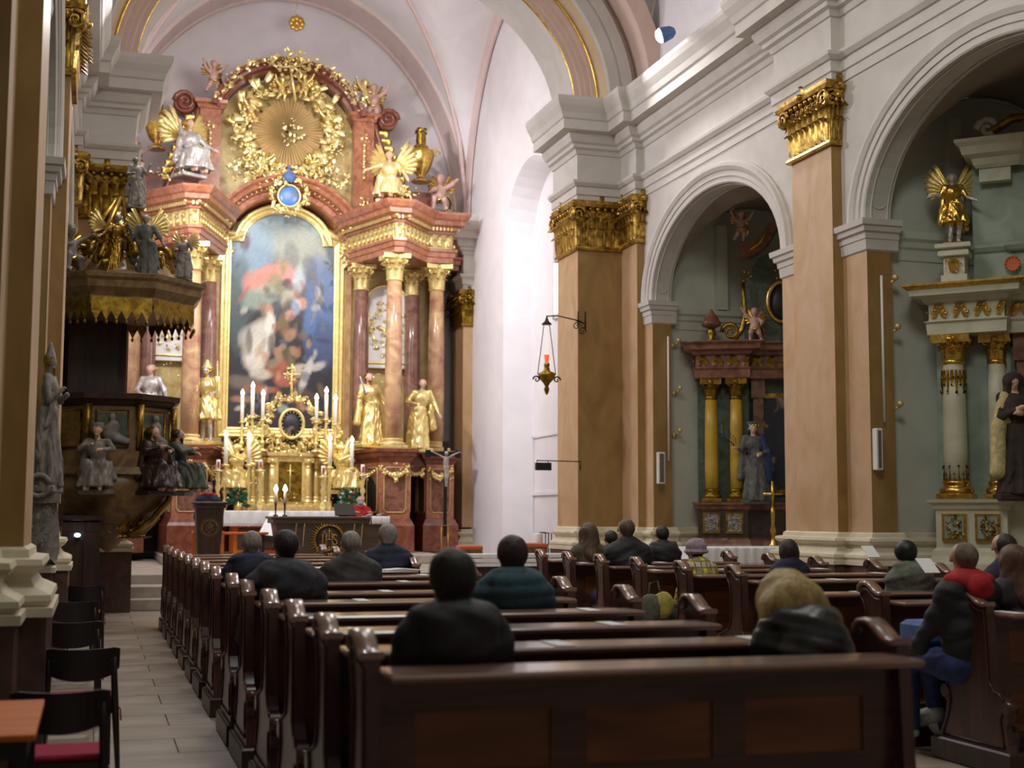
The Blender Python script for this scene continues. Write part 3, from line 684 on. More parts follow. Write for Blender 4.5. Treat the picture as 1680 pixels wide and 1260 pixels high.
# ------------------------------------------------------------------ statues, cherubs, ornament
def _R(v, yaw): return (v[0]*math.cos(yaw)-v[1]*math.sin(yaw), v[0]*math.sin(yaw)+v[1]*math.cos(yaw), v[2])
def tf_prims(pr, s, yaw, lean=0.0):
    def f(p): p = (p[0]*s, p[1]*s, p[2]*s); p = (p[0]+lean*p[2], p[1], p[2]); return _R(p, yaw)
    out = []
    for q in pr:
        p = q[0]
        if p[0] == 'c': n = ('c', f(p[1]), f(p[2]), p[3]*s, p[4]*s)
        elif p[0] == 'e':
            r = p[2]; c, sn = abs(math.cos(yaw)), abs(math.sin(yaw)); n = ('e', f(p[1]), ((r[0]*c+r[1]*sn)*s, (r[0]*sn+r[1]*c)*s, r[2]*s))
        else:
            def g(a): x,y,z = f(a[:3]); c, sn = abs(math.cos(yaw)), abs(math.sin(yaw)); return (x,y,z,(a[3]*c+a[4]*sn)*s,(a[3]*sn+a[4]*c)*s)
            n = ('r', g(p[1]), g(p[2]), p[3])
        out.append((n,)+((q[1],)+((q[2]*s,) if len(q) > 2 else ())))
    return out
def wing(mb, o, r, u, n, L, W, k=7):
    """feathered wing: rows of long leaves fanning from o"""
    o, r, u, n = Vector(o), Vector(r), Vector(u), Vector(n)
    for row in range(2):
        for i in range(k):
            t = i/(k-1); a = -.35+1.45*t; d = r*math.cos(a)+u*math.sin(a); s = d.cross(n)
            mb.leaf(o+d*.05*L+n*(.01*row), s, d, n, W*(.34-.06*row), L*(.62+.38*t)*(1-.35*row), .12)
def statue(name, label, cat, loc, h, yaw=0.0, mats=('gold','gold','gold'), armL=None, armR=None, robe=7, bend=.03, hat=None, hair=True,
           mantle=True, seated=False, lean=0.0, wings=None, group=None, seed=1, tilt=.1, res=.022, hold=None, legs=False, beard=False):
    s = h/1.75; root = thing(name, label, cat, loc, group); D, F_, H = 0, 1, 2; P_ = []
    dz = -.48 if seated else 0
    hip = (bend, 0, .95+dz); ch = (-bend*.4, -.01, 1.27+dz); sh = {e: (e*.185-bend*.4, 0, 1.41+dz) for e in (-1,1)}; hc = (-bend*.8, -.03, 1.63+dz)
    P_ += [(('e', ch, (.175,.125,.19)), D, .06), (('c', ch, hip, .125, .145), D, .06), (('c', sh[-1], sh[1], .068, .068), D, .05),
           (('c', (ch[0],-.005,1.44+dz), (hc[0],-.015,1.55+dz), .052, .047), F_, .02)]
    P_ += [(q[0], F_, q[2] if len(q) > 2 else .02) for q in head_prims(hc, 1.0, F_, 0, tilt)]
    if hair: P_ += [(('e', (hc[0],.035,hc[2]+.035), (.097,.092,.092)), H, .02), (('c', (hc[0],.065,hc[2]), (hc[0],.07,hc[2]-.12), .065, .05), H, .03)]
    if beard: P_ += [(('c', (hc[0],-.075,hc[2]-.085), (hc[0],-.095,hc[2]-.17), .042, .018), H, .02)]
    if hat == 'mitre': P_ += [(('r', (hc[0],0,hc[2]+.27,.02,.02), (hc[0],0,hc[2]+.06,.1,.09), (2,0,0)), D, .01)]
    if hat == 'crown': P_ += [(('r', (hc[0],0,hc[2]+.16,.105,.1), (hc[0],0,hc[2]+.08,.085,.085), (8,.18,0)), D, .01)]
    rd = random.Random(seed); ph = rd.uniform(0,6)
    if seated:
        for e in (-1,1):
            kn = (e*.13, -.42, .50); P_ += [(('c', (e*.1,0,.47), kn, .12, .095), D, .06), (('c', kn, (e*.12,-.36,.08), .085, .055), D, .05), (('c', (e*.12,-.34,.05), (e*.13,-.5,.03), .045, .035), F_, .02)]
        P_ += [(('r', (0,-.22,.50,.2,.25), (0,-.24,.08,.26,.30), (robe,.10,ph)), D, .05)]
    elif legs:
        for e in (-1,1):
            kn = (e*.09+bend, -.05*e-.03, .50); P_ += [(('c', (hip[0]+e*.08,0,.9), kn, .105, .075), D, .05), (('c', kn, (e*.1,.02,.1), .066, .045), F_, .03), (('c', (e*.1,.02,.05), (e*.12,-.12,.03), .042, .035), F_, .02)]
        P_ += [(('r', (hip[0],0,1.0,.165,.13), (hip[0],0,.52,.25,.2), (robe,.08,ph)), D, .04)]
    else:
        P_ += [(('r', (hip[0],0,1.02,.165,.13), (bend*1.5,-.02,.02,.27,.22), (robe,.09,ph)), D, .05), (('c', (.1,-.14,.05), (.12,-.24,.03), .04, .035), F_, .02), (('c', (-.1,-.12,.05), (-.12,-.2,.03), .04, .035), F_, .02)]
    if mantle:
        e = rd.choice((-1,1)); a = (e*.2,.03,1.42+dz)
        P_ += [(('c', a, (-e*.12,-.12,1.0+dz), .06, .07), D, .05), (('c', (-e*.12,-.12,1.0+dz), (-e*.24,-.03,.8+dz*.9), .065, .05), D, .04),
               (('c', (e*.22,.05,1.3+dz), (e*.30,.06,.55+dz*.5), .055, .09), D, .05), (('c', (-e*.2,.08,1.0+dz), (-e*.28,.1,.4+dz*.3), .06, .08), D, .05)]
    for e, arm in ((-1,armL),(1,armR)):
        if arm is None: arm = ((e*.30,-.05,1.12+dz), (e*.18,-.26,1.12+dz))
        el, hd = arm; P_ += [(('c', sh[e], el, .072, .058), D, .04), (('c', el, hd, .052, .032), D if not legs else F_, .03)]
        P_ += [(q[0], F_, .012) for q in hand_prims(hd, el, 1.0, F_, .6, e)[:6]] + [(('c', hd, V3(el, hd, 1.3), .034, .026), F_, .02)]
    P_ = tf_prims(P_, s, yaw, lean)
    fz = lambda X, Y, Z: .009*s*np.sin((X+Y*.6)*46/s+3*np.sin(Z*6/s+ph)+3*np.sin(X*13/s+Y*11/s))*np.clip((1.42*s+dz*s-Z)/(.3*s),0,1)+.004*s*np.sin(Z*29/s+6*np.sin(X*17/s+ph))*np.clip((1.42*s+dz*s-Z)/(.3*s),0,1)
    sdf_obj(P_, 'body', mats, root, res=res*s*.85, k=.03*s, fn=fz)
    if wings:
        m = MB(); Rz = lambda v: Vector(_R(v, yaw))
        for e in (-1,1): wing(m, Rz((e*.08*s,.13*s,(1.38+dz)*s)), Rz((e,.25,0)), Vector((0,0,1)), Rz((0,1,0)), .62*s*wings, .32*s)
        m.xform(Matrix.Translation(Vector(loc))); build(m, 'wings', 'gold_bright', root)
    if hold:
        m = MB()
        for a, b, r0, r1 in hold[1:]: m.tube([_R((a[0]*s,a[1]*s,a[2]*s),yaw), _R((b[0]*s,b[1]*s,b[2]*s),yaw)], [r0*s,r1*s], 6)
        m.xform(Matrix.Translation(Vector(loc))); build(m, hold[0], mats[-1] if hold[0] != 'blade' else 'silver_figure', root)
    m = MB(); m.bev(-.3*s,.3*s,-.25*s,.25*s,-.07*s,.03*s,.02*s); m.xform(Matrix.Translation(Vector(loc)) @ Matrix.Rotation(yaw,4,'Z')); build(m, 'base', mats[0], root)
    return root
CHERUB = {}
def cherub(label, loc, h, yaw=0.0, flesh='rosy_figure', pose=0, group=None, name='cherub'):
    key = (flesh, pose)
    if key not in CHERUB:
        s = 1/.95; root = thing(name, label, 'cherub', loc, group); q = []
        q += [(('e', (0,0,.50), (.125,.105,.15)), 0, .05), (('e', (0,-.01,.38), (.12,.11,.11)), 0, .05), (('c', (0,0,.62), (0,0,.70), .05, .05), 0, .03)]
        q += head_prims((0,-.02,.80), 1.15, 0, 0, .15); q += [(('e', (0,.03,.85), (.105,.1,.09)), 1, .02)]
        arms = [(((-.24,-.02,.72),(-.34,-.1,.88)),((.22,-.05,.5),(.2,-.2,.44))), (((-.2,-.08,.5),(-.1,-.2,.52)),((.24,0,.66),(.38,-.06,.76))), (((-.24,0,.7),(-.3,-.02,.9)),((.25,0,.68),(.36,-.04,.84)))][pose]
        for e, (el, hd) in zip((-1,1), arms): q += [(('c', (e*.12,0,.60), el, .055, .05), 0, .03), (('c', el, hd, .048, .034), 0, .02), (('c', hd, V3(el,hd,1.2), .035, .03), 0, .02)]
        lg = [(((-.1,-.12,.22),(-.12,-.02,.02)),((.12,-.06,.20),(.18,.02,.03))), (((-.1,-.2,.34),(-.12,-.2,.1)),((.12,-.18,.3),(.16,-.14,.08))), (((-.12,-.08,.2),(-.2,.04,.04)),((.08,-.1,.2),(.06,-.06,0)))][pose]
        for e, (kn, ft) in zip((-1,1), lg): q += [(('c', (e*.07,0,.33), kn, .085, .062), 0, .04), (('c', kn, ft, .06, .042), 0, .03), (('c', ft, (ft[0],ft[1]-.09,ft[2]-.02), .04, .03), 0, .02)]
        sdf_obj(tf_prims(q, s, 0), 'body', (flesh,'gold'), root, res=.026, k=.03)
        m = MB(); m.tube([(-.16,-.08,.36),(0,-.15,.30),(.16,-.06,.42),(.24,.06,.30),(.2,.1,.12)], [.03,.05,.05,.045,.02], 6, flat=.6)
        m.xform(Matrix.Translation(Vector(loc)) @ Matrix.Scale(s,4)); build(m, 'sash', 'gold', root)
        m = MB()
        for e in (-1,1): wing(m, (e*.05,.1,.6), (e,.3,0), (0,0,1), (0,1,0), .34, .2, 5)
        m.xform(Matrix.Translation(Vector(loc)) @ Matrix.Scale(s,4)); build(m, 'wings', 'gold', root)
        CHERUB[key] = root; root.scale = (h,)*3; root.rotation_euler = (0,0,yaw); return root
    r = dup(CHERUB[key], loc, yaw, label, group, h); r.name = name; return r
def rocaille(mb, c, w, h, n=26, seed=0, depth=.12, R=(1,0,0), U=(0,0,1), N=(0,-1,0), ring=None, big=1.0):
    """asymmetrical carved ornament: C-scrolls, curling leaves and beads spread over a w x h field (or a ring)"""
    rd = random.Random(seed); c, R, U, N = Vector(c), Vector(R), Vector(U), Vector(N); s = min(w, h) if ring is None else ring
    for i in range(n):
        if ring is None: a = rd.uniform(0,2*PI); q = math.sqrt(rd.random()); x, y = w/2*q*math.cos(a), h/2*q*math.sin(a)
        else: a = 2*PI*(i+rd.random())/n; q = rd.uniform(.86,1.16); x, y = w/2*q*math.cos(a), h/2*q*math.sin(a)
        p = c+R*x+U*y+N*rd.uniform(0, depth); b = rd.uniform(0,2*PI); d = (R*math.cos(b)+U*math.sin(b)); e = d.cross(N); t = rd.random(); L = rd.uniform(.14,.3)*s*big*.8
        if t < .5: mb.leaf(p, e, d, N, L*.6, L, rd.uniform(.3,.7), 3)
        elif t < .75: mb.spiral(p+N*L*.2, d, e, L*.4, L*.10, 1.1, 8, rd.choice((-1,1)), k=4)
        else: mb.ell(tuple(p+N*L*.15), (L*.22,L*.2,L*.22), 6, 5)
    return mb
def garland(mb, a, b, sag, r=.05, n=12, seed=0, N=(0,-1,0)):
    rd = random.Random(seed); a, b, N = Vector(a), Vector(b), Vector(N)
    for i in range(n+1):
        t = i/n; p = a+(b-a)*t-Vector((0,0,1))*sag*4*t*(1-t); k = r*(.7+.6*math.sin(PI*t))
        mb.ell(tuple(p+N*k*.6), (k,k,k), 6, 5)
        d = Vector((rd.uniform(-1,1),0,rd.uniform(-1,.3))).normalized(); mb.leaf(p+N*k, d.cross(N), d, N, k*1.3, k*2.4, .5, 3)
    return mb
def column(parent, x, y, z0, z1, r, mat='column_marble', flute=18, cap=.62, name='column', capmat='gold_bright', basemat='gold_pale', fd=.07):
    H = z1-z0; zc = z1-cap
    c = build(MB().lathe([(r*1.0,z0+.22),(r*1.03,z0+H*.3),(r*.98,z0+H*.6),(r*.86,zc)], (x,y,0), 36 if flute else 22, flute, fd), name, mat, parent)
    b = MB(); b.bev(x-r*1.5,x+r*1.5,y-r*1.5,y+r*1.5,z0,z0+.07,.01); b.lathe([(r*1.42,z0+.07),(r*1.5,z0+.1),(r*1.42,z0+.14),(r*1.15,z0+.155),(r*1.12,z0+.18),(r*1.25,z0+.2),(r*1.2,z0+.225),(r*1.02,z0+.24)], (x,y,0), 24)
    build(b, 'base', basemat, c)
    m = MB(); m.lathe([(r*.86,zc-.02),(r*1.02,zc),(r*1.02,zc+.03),(r*.88,zc+.04),(r*.9,zc+cap*.5),(r*1.2,zc+cap*.8),(r*1.25,zc+cap*.86)], (x,y,0), 16)
    for row in range(2):
        for i in range(8):
            a = 2*PI*(i+.5*row)/8; n = Vector((math.cos(a),math.sin(a),0)); t = Vector((-n.y,n.x,0)); m.leaf(Vector((x,y,zc+.04))+n*r*.88, t, (0,0,1), n, r*.72, cap*(.42+.24*row), .4, 3)
    for i in range(4):
        a = PI/4+i*PI/2; n = Vector((math.cos(a),math.sin(a),0)); m.spiral(Vector((x,y,zc+cap*.76))+n*r*1.3, n, (0,0,1), cap*.16, cap*.05, 1.4, 12, -1, k=5)
        n2 = Vector((math.cos(a-PI/4),math.sin(a-PI/4),0)); m.ell(tuple(Vector((x,y,z1-.07))+n2*r*1.35), (.05,.05,.05), 6, 5)
    q = r*1.62; ab = [(-q,-q),(0,-q*.78),(q,-q),(q*.78,0),(q,q),(0,q*.78),(-q,q),(-q*.78,0)]
    m.prism(ab, z1-.11, z1, lambda u,v,t: (x+u,y+v,t)); build(m, 'capital', capmat, c)
    return c
def candle(label, x, y, z, h, r=.028, group=None, lit=True, col='wax'):
    t = thing('candle', label, 'candle', (x,y,z), group)
    build(MB().lathe([(r,z),(r,z+h-.01),(r*.7,z+h)], (x,y,0), 10), 'wax', col, t)
    if lit:
        build(MB().tube([(x,y,z+h-.005),(x,y,z+h+.02)], .004, 5), 'wick', 'black', t)
        build(MB().lathe([(.001,z+h+.005),(.038,z+h+.035),(.044,z+h+.065),(.026,z+h+.11),(.001,z+h+.16)], (x,y,0), 8), 'flame', 'flame', t)
    return t
def candlestick(label, x, y, z, h, group=None, w=1.0, mat='gold_bright'):
    t = thing('candlestick', label, 'candlestick', (x,y,z), group); k = h
    build(MB().lathe([(.11*w,z),(.115*w,z+.03),(.06*w,z+.06),(.05*w,z+.10*k)], (x,y,0), 12), 'foot', mat, t)
    pr = [(.05*w,z+.10*k),(.025*w,z+.16*k),(.055*w,z+.24*k),(.06*w,z+.30*k),(.022*w,z+.38*k),(.04*w,z+.45*k),(.02*w,z+.52*k),(.045*w,z+.62*k),(.02*w,z+.72*k),(.035*w,z+.80*k),(.022*w,z+.92*k),(.03*w,z+.96*k)]
    build(MB().lathe(pr, (x,y,0), 12), 'stem', mat, t)
    build(MB().lathe([(.02*w,z+.94*k),(.075*w,z+.975*k),(.08*w,z+k),(.03*w,z+k)], (x,y,0), 12), 'drip_pan', mat, t); return t
# ------------------------------------------------------------------ high altar
AA = 4.33
def am(mb): # mirror about the altar's own axis
    m = MB(); m.v = [(2*AA-x,y,z) for x,y,z in mb.v]; m.f = [tuple(reversed(f)) for f in mb.f]; m.sm = list(mb.sm); return m
ALT = thing('high_altar', 'tall red and yellow marble high altar with gilded capitals and carving', 'altar', (AA,33.8,.73))
WP = [(5.86,34.3),(5.86,33.30),(5.98,32.95),(6.60,31.20),(6.78,31.20),(7.60,32.30),(8.24,32.30),(8.24,33.20),(8.62,33.20),(8.62,34.6)]
def wp(off):
    return WP
for e, T in ((1, lambda m: m), (-1, am)):
    # pedestals with their recessed panels
    def ped(pts, name='pedestal'):
        p = build(T(MB().prism(pts, .73, 3.02, lambda u,v,t: (u,v,t))), name, 'red_marble', ALT)
        build(T(MB().sweep([(.10,.73),(.10,1.35),(.06,1.42),(.03,1.5),(0,1.52)], [q for q in pts], True)), 'plinth', 'red_marble_dark', p)
        build(T(MB().sweep([(0,2.82),(.03,2.84),(.06,2.92),(.12,2.96),(.14,3.04),(.18,3.06),(.18,3.13),(0,3.14)], pts, True)), 'cornice', 'red_marble_dark', p)
        build(T(MB().prism([(u,v) for u,v in pts], 3.02, 3.15, lambda u,v,t: (u,v,t))), 'top_slab', 'yellow_marble', p)
        for a, b in zip(pts, pts[1:]+pts[:1]):
            a, b = Vector((*a,0)), Vector((*b,0)); L = (b-a).length; d = (b-a).normalized(); n = Vector((d.y,-d.x,0))
            if L < .42 or n.y > .3: continue
            k = 2 if L > 1.0 else 1
            for i in range(k):
                x0 = L*i/k+.1; x1 = L*(i+1)/k-.1; g = lambda x, z, o=.012: tuple(a+d*x+n*o+Vector((0,0,z)))
                o8 = [(x0+.06,1.66),(x1-.06,1.66),(x1,1.74),(x1,2.62),(x1-.06,2.7),(x0+.06,2.7),(x0,2.62),(x0,1.74)]
                m = MB().prism(o8, .004, .014, lambda u,v,t: tuple(a+d*u+n*t+Vector((0,0,v)))); build(T(m), 'panel', 'brown_marble', p)
                m = MB().tube([tuple(a+d*u+n*.016+Vector((0,0,v))) for u,v in o8+o8[:1]], .012, 4, False); build(T(m), 'panel_moulding', 'gold_pale', p)
        return p
    ped([(5.70,34.2),(5.70,33.2),(5.95,32.8),(6.30,31.25),(7.02,31.25),(7.12,32.3),(7.12,34.2)])
    ped([(7.66,34.2),(7.66,32.30),(8.34,32.30),(8.34,34.2)])
    build(T(MB().box(7.12,7.66,33.4,33.5,.73,2.8)), 'passage_shade', 'void_shade', ALT)  # dark sheet painting the shade inside the passage
    fa, fb = Vector((5.99,32.62,0)), Vector((6.27,31.40,0)); fd = (fb-fa).normalized(); fn_ = Vector((fd.y,-fd.x,0)); fL = (fb-fa).length
    ap_ = [(0,.75),(fL,.75)]+[(fL/2+fL/2*math.cos(PI*i/10), 2.15+.38*math.sin(PI*i/10)) for i in range(11)]
    build(T(MB().prism(ap_, .004, .02, lambda u,v,t: tuple(fa+fd*u+fn_*t+Vector((0,0,v))))), 'side_opening_shade', 'void_shade', ALT)  # flat dark panel painted as a shaded arched opening
    b = MB(); b.box(7.08,7.70,32.4,34.2,2.75,3.12); build(T(b), 'passage_lintel', 'red_marble_dark', ALT)
    b = MB()    # arched head of the side passage
    for i in range(8):
        t0, t1 = PI*i/8, PI*(i+1)/8; f = lambda t: (7.39-.27*math.cos(t), 2.35+.27*math.sin(t)); p0, p1 = f(t0), f(t1)
        b.quad((p0[0],32.5,p0[1]),(p1[0],32.5,p1[1]),(p1[0],32.5,2.9),(p0[0],32.5,2.9))
    build(T(b), 'passage_arch', 'red_marble', ALT)
    # garlands on the pedestals
    g = MB(); rocaille(g, (6.66,31.18,2.72), .5, .22, 16, 3); garland(g, (6.34,31.22,2.72), (6.98,31.22,2.72), .22, .05, 10, 4); garland(g, (5.98,32.7,2.72), (6.32,31.3,2.72), .2, .05, 12, 5, (-.9,-.4,0)); garland(g, (7.10,32.38,2.80), (7.68,32.38,2.80), .22, .05, 9, 6); garland(g, (7.72,32.26,2.72), (8.28,32.26,2.72), .2, .05, 9, 7)
    for x, y in ((6.0,32.6),(6.34,31.24),(6.98,31.24),(7.7,32.26),(8.3,32.26)): rocaille(g, (x,y-.03,2.6), .16, .42, 8, int(x*10), big=1.6)
    build(T(g), 'garland', 'gold_bright', ALT)
    # columns
    for x, y, mt in ((6.17,33.15,'column_marble_dark'),(6.66,31.55,'column_marble'),(7.95,32.62,'column_marble'),(7.55,33.55,'column_marble_dark')):
        column(ALT, x if e > 0 else 2*AA-x, y, 3.15, 7.75, .20 if mt=='column_marble' else .19, mt)
    # wall of the wing with its gilded relief
    b = MB(); b.box(5.75,8.4,33.9,34.4,3.1,7.8); build(T(b), 'wing_wall', 'yellow_marble', ALT)
    b = MB(); b.box(8.05,8.35,33.5,34.2,3.1,7.8); build(T(b), 'wing_pilaster', 'brown_marble', ALT)
    b = MB(); b.box(6.40,7.45,33.72,33.90,5.35,7.05); b.box(6.34,7.51,33.66,33.9,5.27,5.35)
    for i in range(10):
        t0, t1 = PI*i/10, PI*(i+1)/10; f = lambda t: (6.925-.525*math.cos(t), 7.05+.35*math.sin(t)); p0, p1 = f(t0), f(t1)
        b.add([(p0[0],33.72,7.05),(p1[0],33.72,7.05),(p1[0],33.72,p1[1]),(p0[0],33.72,p0[1]),(p0[0],33.9,p0[1]),(p1[0],33.9,p1[1])], [(0,1,2,3),(3,2,5,4)])
    rp = build(T(b), 'relief_panel', 'white_plastic', ALT)
    g = MB(); rocaille(g, (6.925,33.70,6.25), .9, 1.5, 60, 11, .1, big=.8); g.tube([(6.44,33.70,5.40),(7.41,33.70,5.40),(7.41,33.70,7.05)]+[(6.925+.485*math.cos(PI*i/10),33.70,7.05+.32*math.sin(PI*i/10)) for i in range(11)]+[(6.44,33.70,7.05),(6.44,33.70,5.40)], .035, 5, False)
    rocaille(g, (6.925,33.68,5.05), .9, .3, 18, 12); build(T(g), 'relief_ornament', 'gold_bright', rp)
    # entablature
    en = build(T(MB().sweep([(0,7.75),(.03,7.76),(.035,7.88),(.07,7.9),(.08,8.0),(.12,8.03),(.12,8.09),(.0,8.10)], WP)), 'architrave', 'red_marble', ALT)
    build(T(MB().sweep([(.01,8.09),(.01,8.50)], WP)), 'frieze', 'yellow_marble', en)
    build(T(MB().sweep([(0,8.46),(.05,8.48),(.06,8.54),(.13,8.56),(.14,8.62),(.28,8.66),(.29,8.76),(.34,8.80),(.40,8.90),(.41,8.95),(0,8.97)], WP)), 'cornice', 'red_marble', en)
    build(T(MB().prism(WP, 8.9, 8.96, lambda u,v,t: (u,v,t)).prism(WP, 7.76, 7.8, lambda u,v,t: (u,v,t))), 'soffit', 'red_marble_dark', en)
    g = MB(); dn = MB()
    for a, b in zip(WP, WP[1:]):
        a, b = Vector((*a,0)), Vector((*b,0)); L = (b-a).length; d = (b-a).normalized(); n = Vector((d.y,-d.x,0)); k = max(1,int(L/.085))
        if n.y > .2: continue
        for i in range(k):
            p = a+d*((i+.5)*L/k)+n*.13+Vector((0,0,8.58)); q = d*.024
            dn.add([tuple(p+sx*q+n*oy+Vector((0,0,sz))) for sz in (-.04,.04) for sx, oy in ((-1,-.03),(1,-.03),(1,.04),(-1,.04))], [(0,1,2,3),(4,5,6,7),(0,1,5,4),(1,2,6,5),(2,3,7,6),(3,0,4,7)])
        k = max(1,int(L/.2))
        for i in range(k):
            p = a+d*((i+.5)*L/k)+n*.03+Vector((0,0,8.12)); g.leaf(p, d, (0,0,1), n, .13, .32, .3); g.ell(tuple(p+n*.05+Vector((0,0,.08))), (.045,.045,.06), 6, 5)
            g.spiral(p+n*.04+Vector((0,0,.2))+d*.07, d, (0,0,1), .05, .015, 1, 7, k=4)
        g.ell(tuple(a+n*.15+Vector((0,0,8.62))), (.06,.06,.06), 8, 6)
    build(T(g), 'frieze_ornament', 'gold_bright', en); build(T(dn), 'dentils', 'gold_pale', en, kind='stuff')
    # attic pilaster, volute, side scrolls
    x0, x1 = 5.98, 6.48
    b = MB(); b.box(x0,x1,33.4,34.3,8.85,11.6); b.sweep([(0,11.45),(.05,11.47),(.08,11.55),(.14,11.59),(.15,11.67),(0,11.68)], [(x0,34.2),(x0,33.4),(x1,33.4),(x1,34.2)]); b.box(x0,x1,33.4,34.2,11.6,11.68)
    ap = build(T(b), 'attic_pilaster', 'red_marble', ALT)
    g = MB(); rocaille(g, (6.23,33.38,11.0), .3, .3, 12, 21, big=1.3); rocaille(g, (6.23,33.38,9.35), .35, .4, 14, 22, big=1.2); g.tube([(6.23,33.37,10.9),(6.23,33.37,10.0)], [.04,.015], 5)
    for i in range(7): g.ell((6.23,33.35,10.85-.14*i), (.05,.04,.05), 6, 5)
    build(T(g), 'pilaster_ornament', 'gold_bright', ap)
    sc = []; 
    for i in range(25):
        t = i/24; sc.append((6.5+.85*t**1.6+.12*math.sin(t*PI), 11.5-2.3*t))
    out = sc+[(u-.02,v-.0) for u,v in [(7.5,9.0),(6.45,9.0)]]
    b = MB().prism(out, 33.5, 33.95, lambda u,v,t: (u,t,v)); b.tube([(u,33.5,v) for u,v in sc], .07, 6); b.lathe([(.26,-.25),(.26,.25)], (0,0,0), 18)
    n = len(b.v); b.v[n-36:] = [(6.85+p[0],33.7+p[2],11.6+p[1]) for p in b.v[n-36:]]
    b.spiral((6.85,33.42,11.6), (1,0,0), (0,0,1), .26, .06, 1.8, 20); build(T(b), 'side_volute', 'red_marble_dark', ALT)
    g = MB()
    for i in range(9): u, v = sc[i*2+3]; g.leaf((u+.04,33.42,v), (0,-.3,1), (1,0,-.2), (0,-1,0), .16, .24, .5)
    rocaille(g, (7.0,33.4,10.2), .4, .9, 14, 30, big=1.2)
    build(T(g), 'volute_ornament', 'gold', ALT)
    # shell niche on the cornice outside the attic, pedestal blocks for the urn and figures
    for q_ in (MB().bev(6.30,7.10,31.6,32.3,8.95,9.12,.02), MB().bev(7.35,7.85,32.9,33.4,8.95,9.65,.02), MB().bev(7.95,8.35,32.5,32.9,8.95,9.12,.02)): build(T(q_), 'figure_block', 'red_marble_dark', ALT)
# central body
b = MB(); b.box(2.75,5.92,34.3,34.7,.73,8.9); build(b, 'centre_wall', 'yellow_marble', ALT)
for e, T in ((1, lambda m: m), (-1, am)):
    build(T(MB().box(5.90,6.02,33.75,34.4,3.1,8.2)), 'frame_pilaster', 'column_marble', ALT)
# arched pediment over the picture
def ell_arch(c, a, b, zs, y, n=40, t0=0.0):
    pts=[]; rad=[]
    for i in range(n+1):
        t = t0+(PI-2*t0)*i/n; pts.append((c-a*math.cos(t), y, zs+b*math.sin(t))); rad.append(tuple(Vector((-math.cos(t)/a,0,math.sin(t)/b)).normalized()))
    return pts, rad
pts, rad = ell_arch(AA, 1.50, 1.44, 7.95, 33.5)
pd = build(MB().ribbon([(0,-.7),(0,.05),(.05,.10),(.16,.12),(.18,.20),(.22,.22),(.26,.42),(.34,.46),(.40,.56),(.46,.58),(.47,-.6)], pts, rad, (0,-1,0)), 'arched_cornice', 'red_marble', ALT)
d = MB()
for i in range(1,40): p = Vector(pts[i])+Vector(rad[i])*.21; d.ell((p.x,33.22,p.z), (.03,.05,.03), 5, 4)
build(d, 'bead_row', 'gold_pale', pd, kind='stuff')
# attic field with its crowning arch
pts, rad = ell_arch(AA, 1.66, 1.30, 11.15, 33.6)
at = MB(); at.box(2.67,5.99,33.8,34.2,9.5,11.2); at.box(2.67,3.1,33.8,34.2,8.8,9.5); at.box(5.56,5.99,33.8,34.2,8.8,9.5)
for p, q in zip(pts, pts[1:]): at.add([(p[0],33.8,11.2),(q[0],33.8,11.2),(q[0],33.8,q[2]),(p[0],33.8,p[2])],[(0,1,2,3)])
build(at, 'attic_field', 'yellow_marble', ALT)
pts, rad = ell_arch(AA, 1.72, 1.38, 11.28, 33.5, 40, .16)
cr = build(MB().ribbon([(-.12,-.4),(-.12,.05),(-.04,.10),(0,.22),(.06,.26),(.10,.40),(.18,.44),(.2,-.4)], pts, rad, (0,-1,0)), 'crowning_arch', 'red_marble_dark', ALT)
g = MB()
for i in range(2,39):
    p = Vector(pts[i])+Vector(rad[i])*.1; rocaille(g, (p.x,33.06,p.z), .3, .3, 5, 100+i, .1, big=1.9)
rocaille(g, (AA,33.0,12.68), 1.3, .6, 70, 77, .2); build(g, 'crown_ornament', 'gold_bright', cr)
# sunburst
gl = P(478,215,33.4); GX, GZ = AA, gl[2]
rd = random.Random(9); g = MB(); NR = 60
for i in range(NR):
    a = 2*PI*i/NR; L = .98*(.90+.06*math.cos(4*a)+.1*(i%3-1)*.5); d = Vector((math.cos(a),0,math.sin(a))); s = Vector((-d.z,0,d.x)); c = Vector((GX,33.62,GZ))
    g.add([tuple(c+d*.06+s*.006), tuple(c+d*.06-s*.006), tuple(c+d*L-s*.044), tuple(c+d*L+s*.044), tuple(c+d*.08+Vector((0,-.16,0))), tuple(c+d*L*.98+Vector((0,-.10,0)))], [(0,4,5,3),(4,1,2,5),(3,5,2),(0,1,4)])
sb = thing('sunburst', 'gilded sunburst of fine rays ringed by clouds high on the altar', 'relief', (GX,33.6,GZ))
build(g, 'rays', 'ray_gold', sb, kind='stuff')
g = MB(); rocaille(g, (GX,33.5,GZ), 2.3, 2.4, 270, 40, .32, ring=1.0, big=1.25); rocaille(g, (GX-.75,33.25,GZ-1.15), 1.5, .75, 110, 41, .3, big=.85); rocaille(g, (GX+.75,33.25,GZ-1.15), 1.5, .75, 110, 46, .3, big=.85); rocaille(g, (GX+.1,33.42,GZ-.05), .55, .8, 44, 42, .16, big=.8)
rocaille(g, (GX-1.15,33.5,GZ-.2), .5, 1.8, 80, 43, .24, big=.6); rocaille(g, (GX+1.1,33.5,GZ-.35), .5, 1.9, 80, 44, .24, big=.6)
build(g, 'cloud_ring', 'gold_bright', sb)
g = MB()
for i in range(16):
    a = 2*PI*i/16+.2; r = 1.0+.08*rd.random(); x, z = GX+r*math.cos(a), GZ+r*math.sin(a)*1.02; g.ell((x,33.28,z), (.085,.085,.095), 8, 6)
    for e in (-1,1): g.leaf((x+e*.06,33.32,z-.04), (0,0,1), (e,0,.25), (0,-1,0), .12, .2, .2, 3)
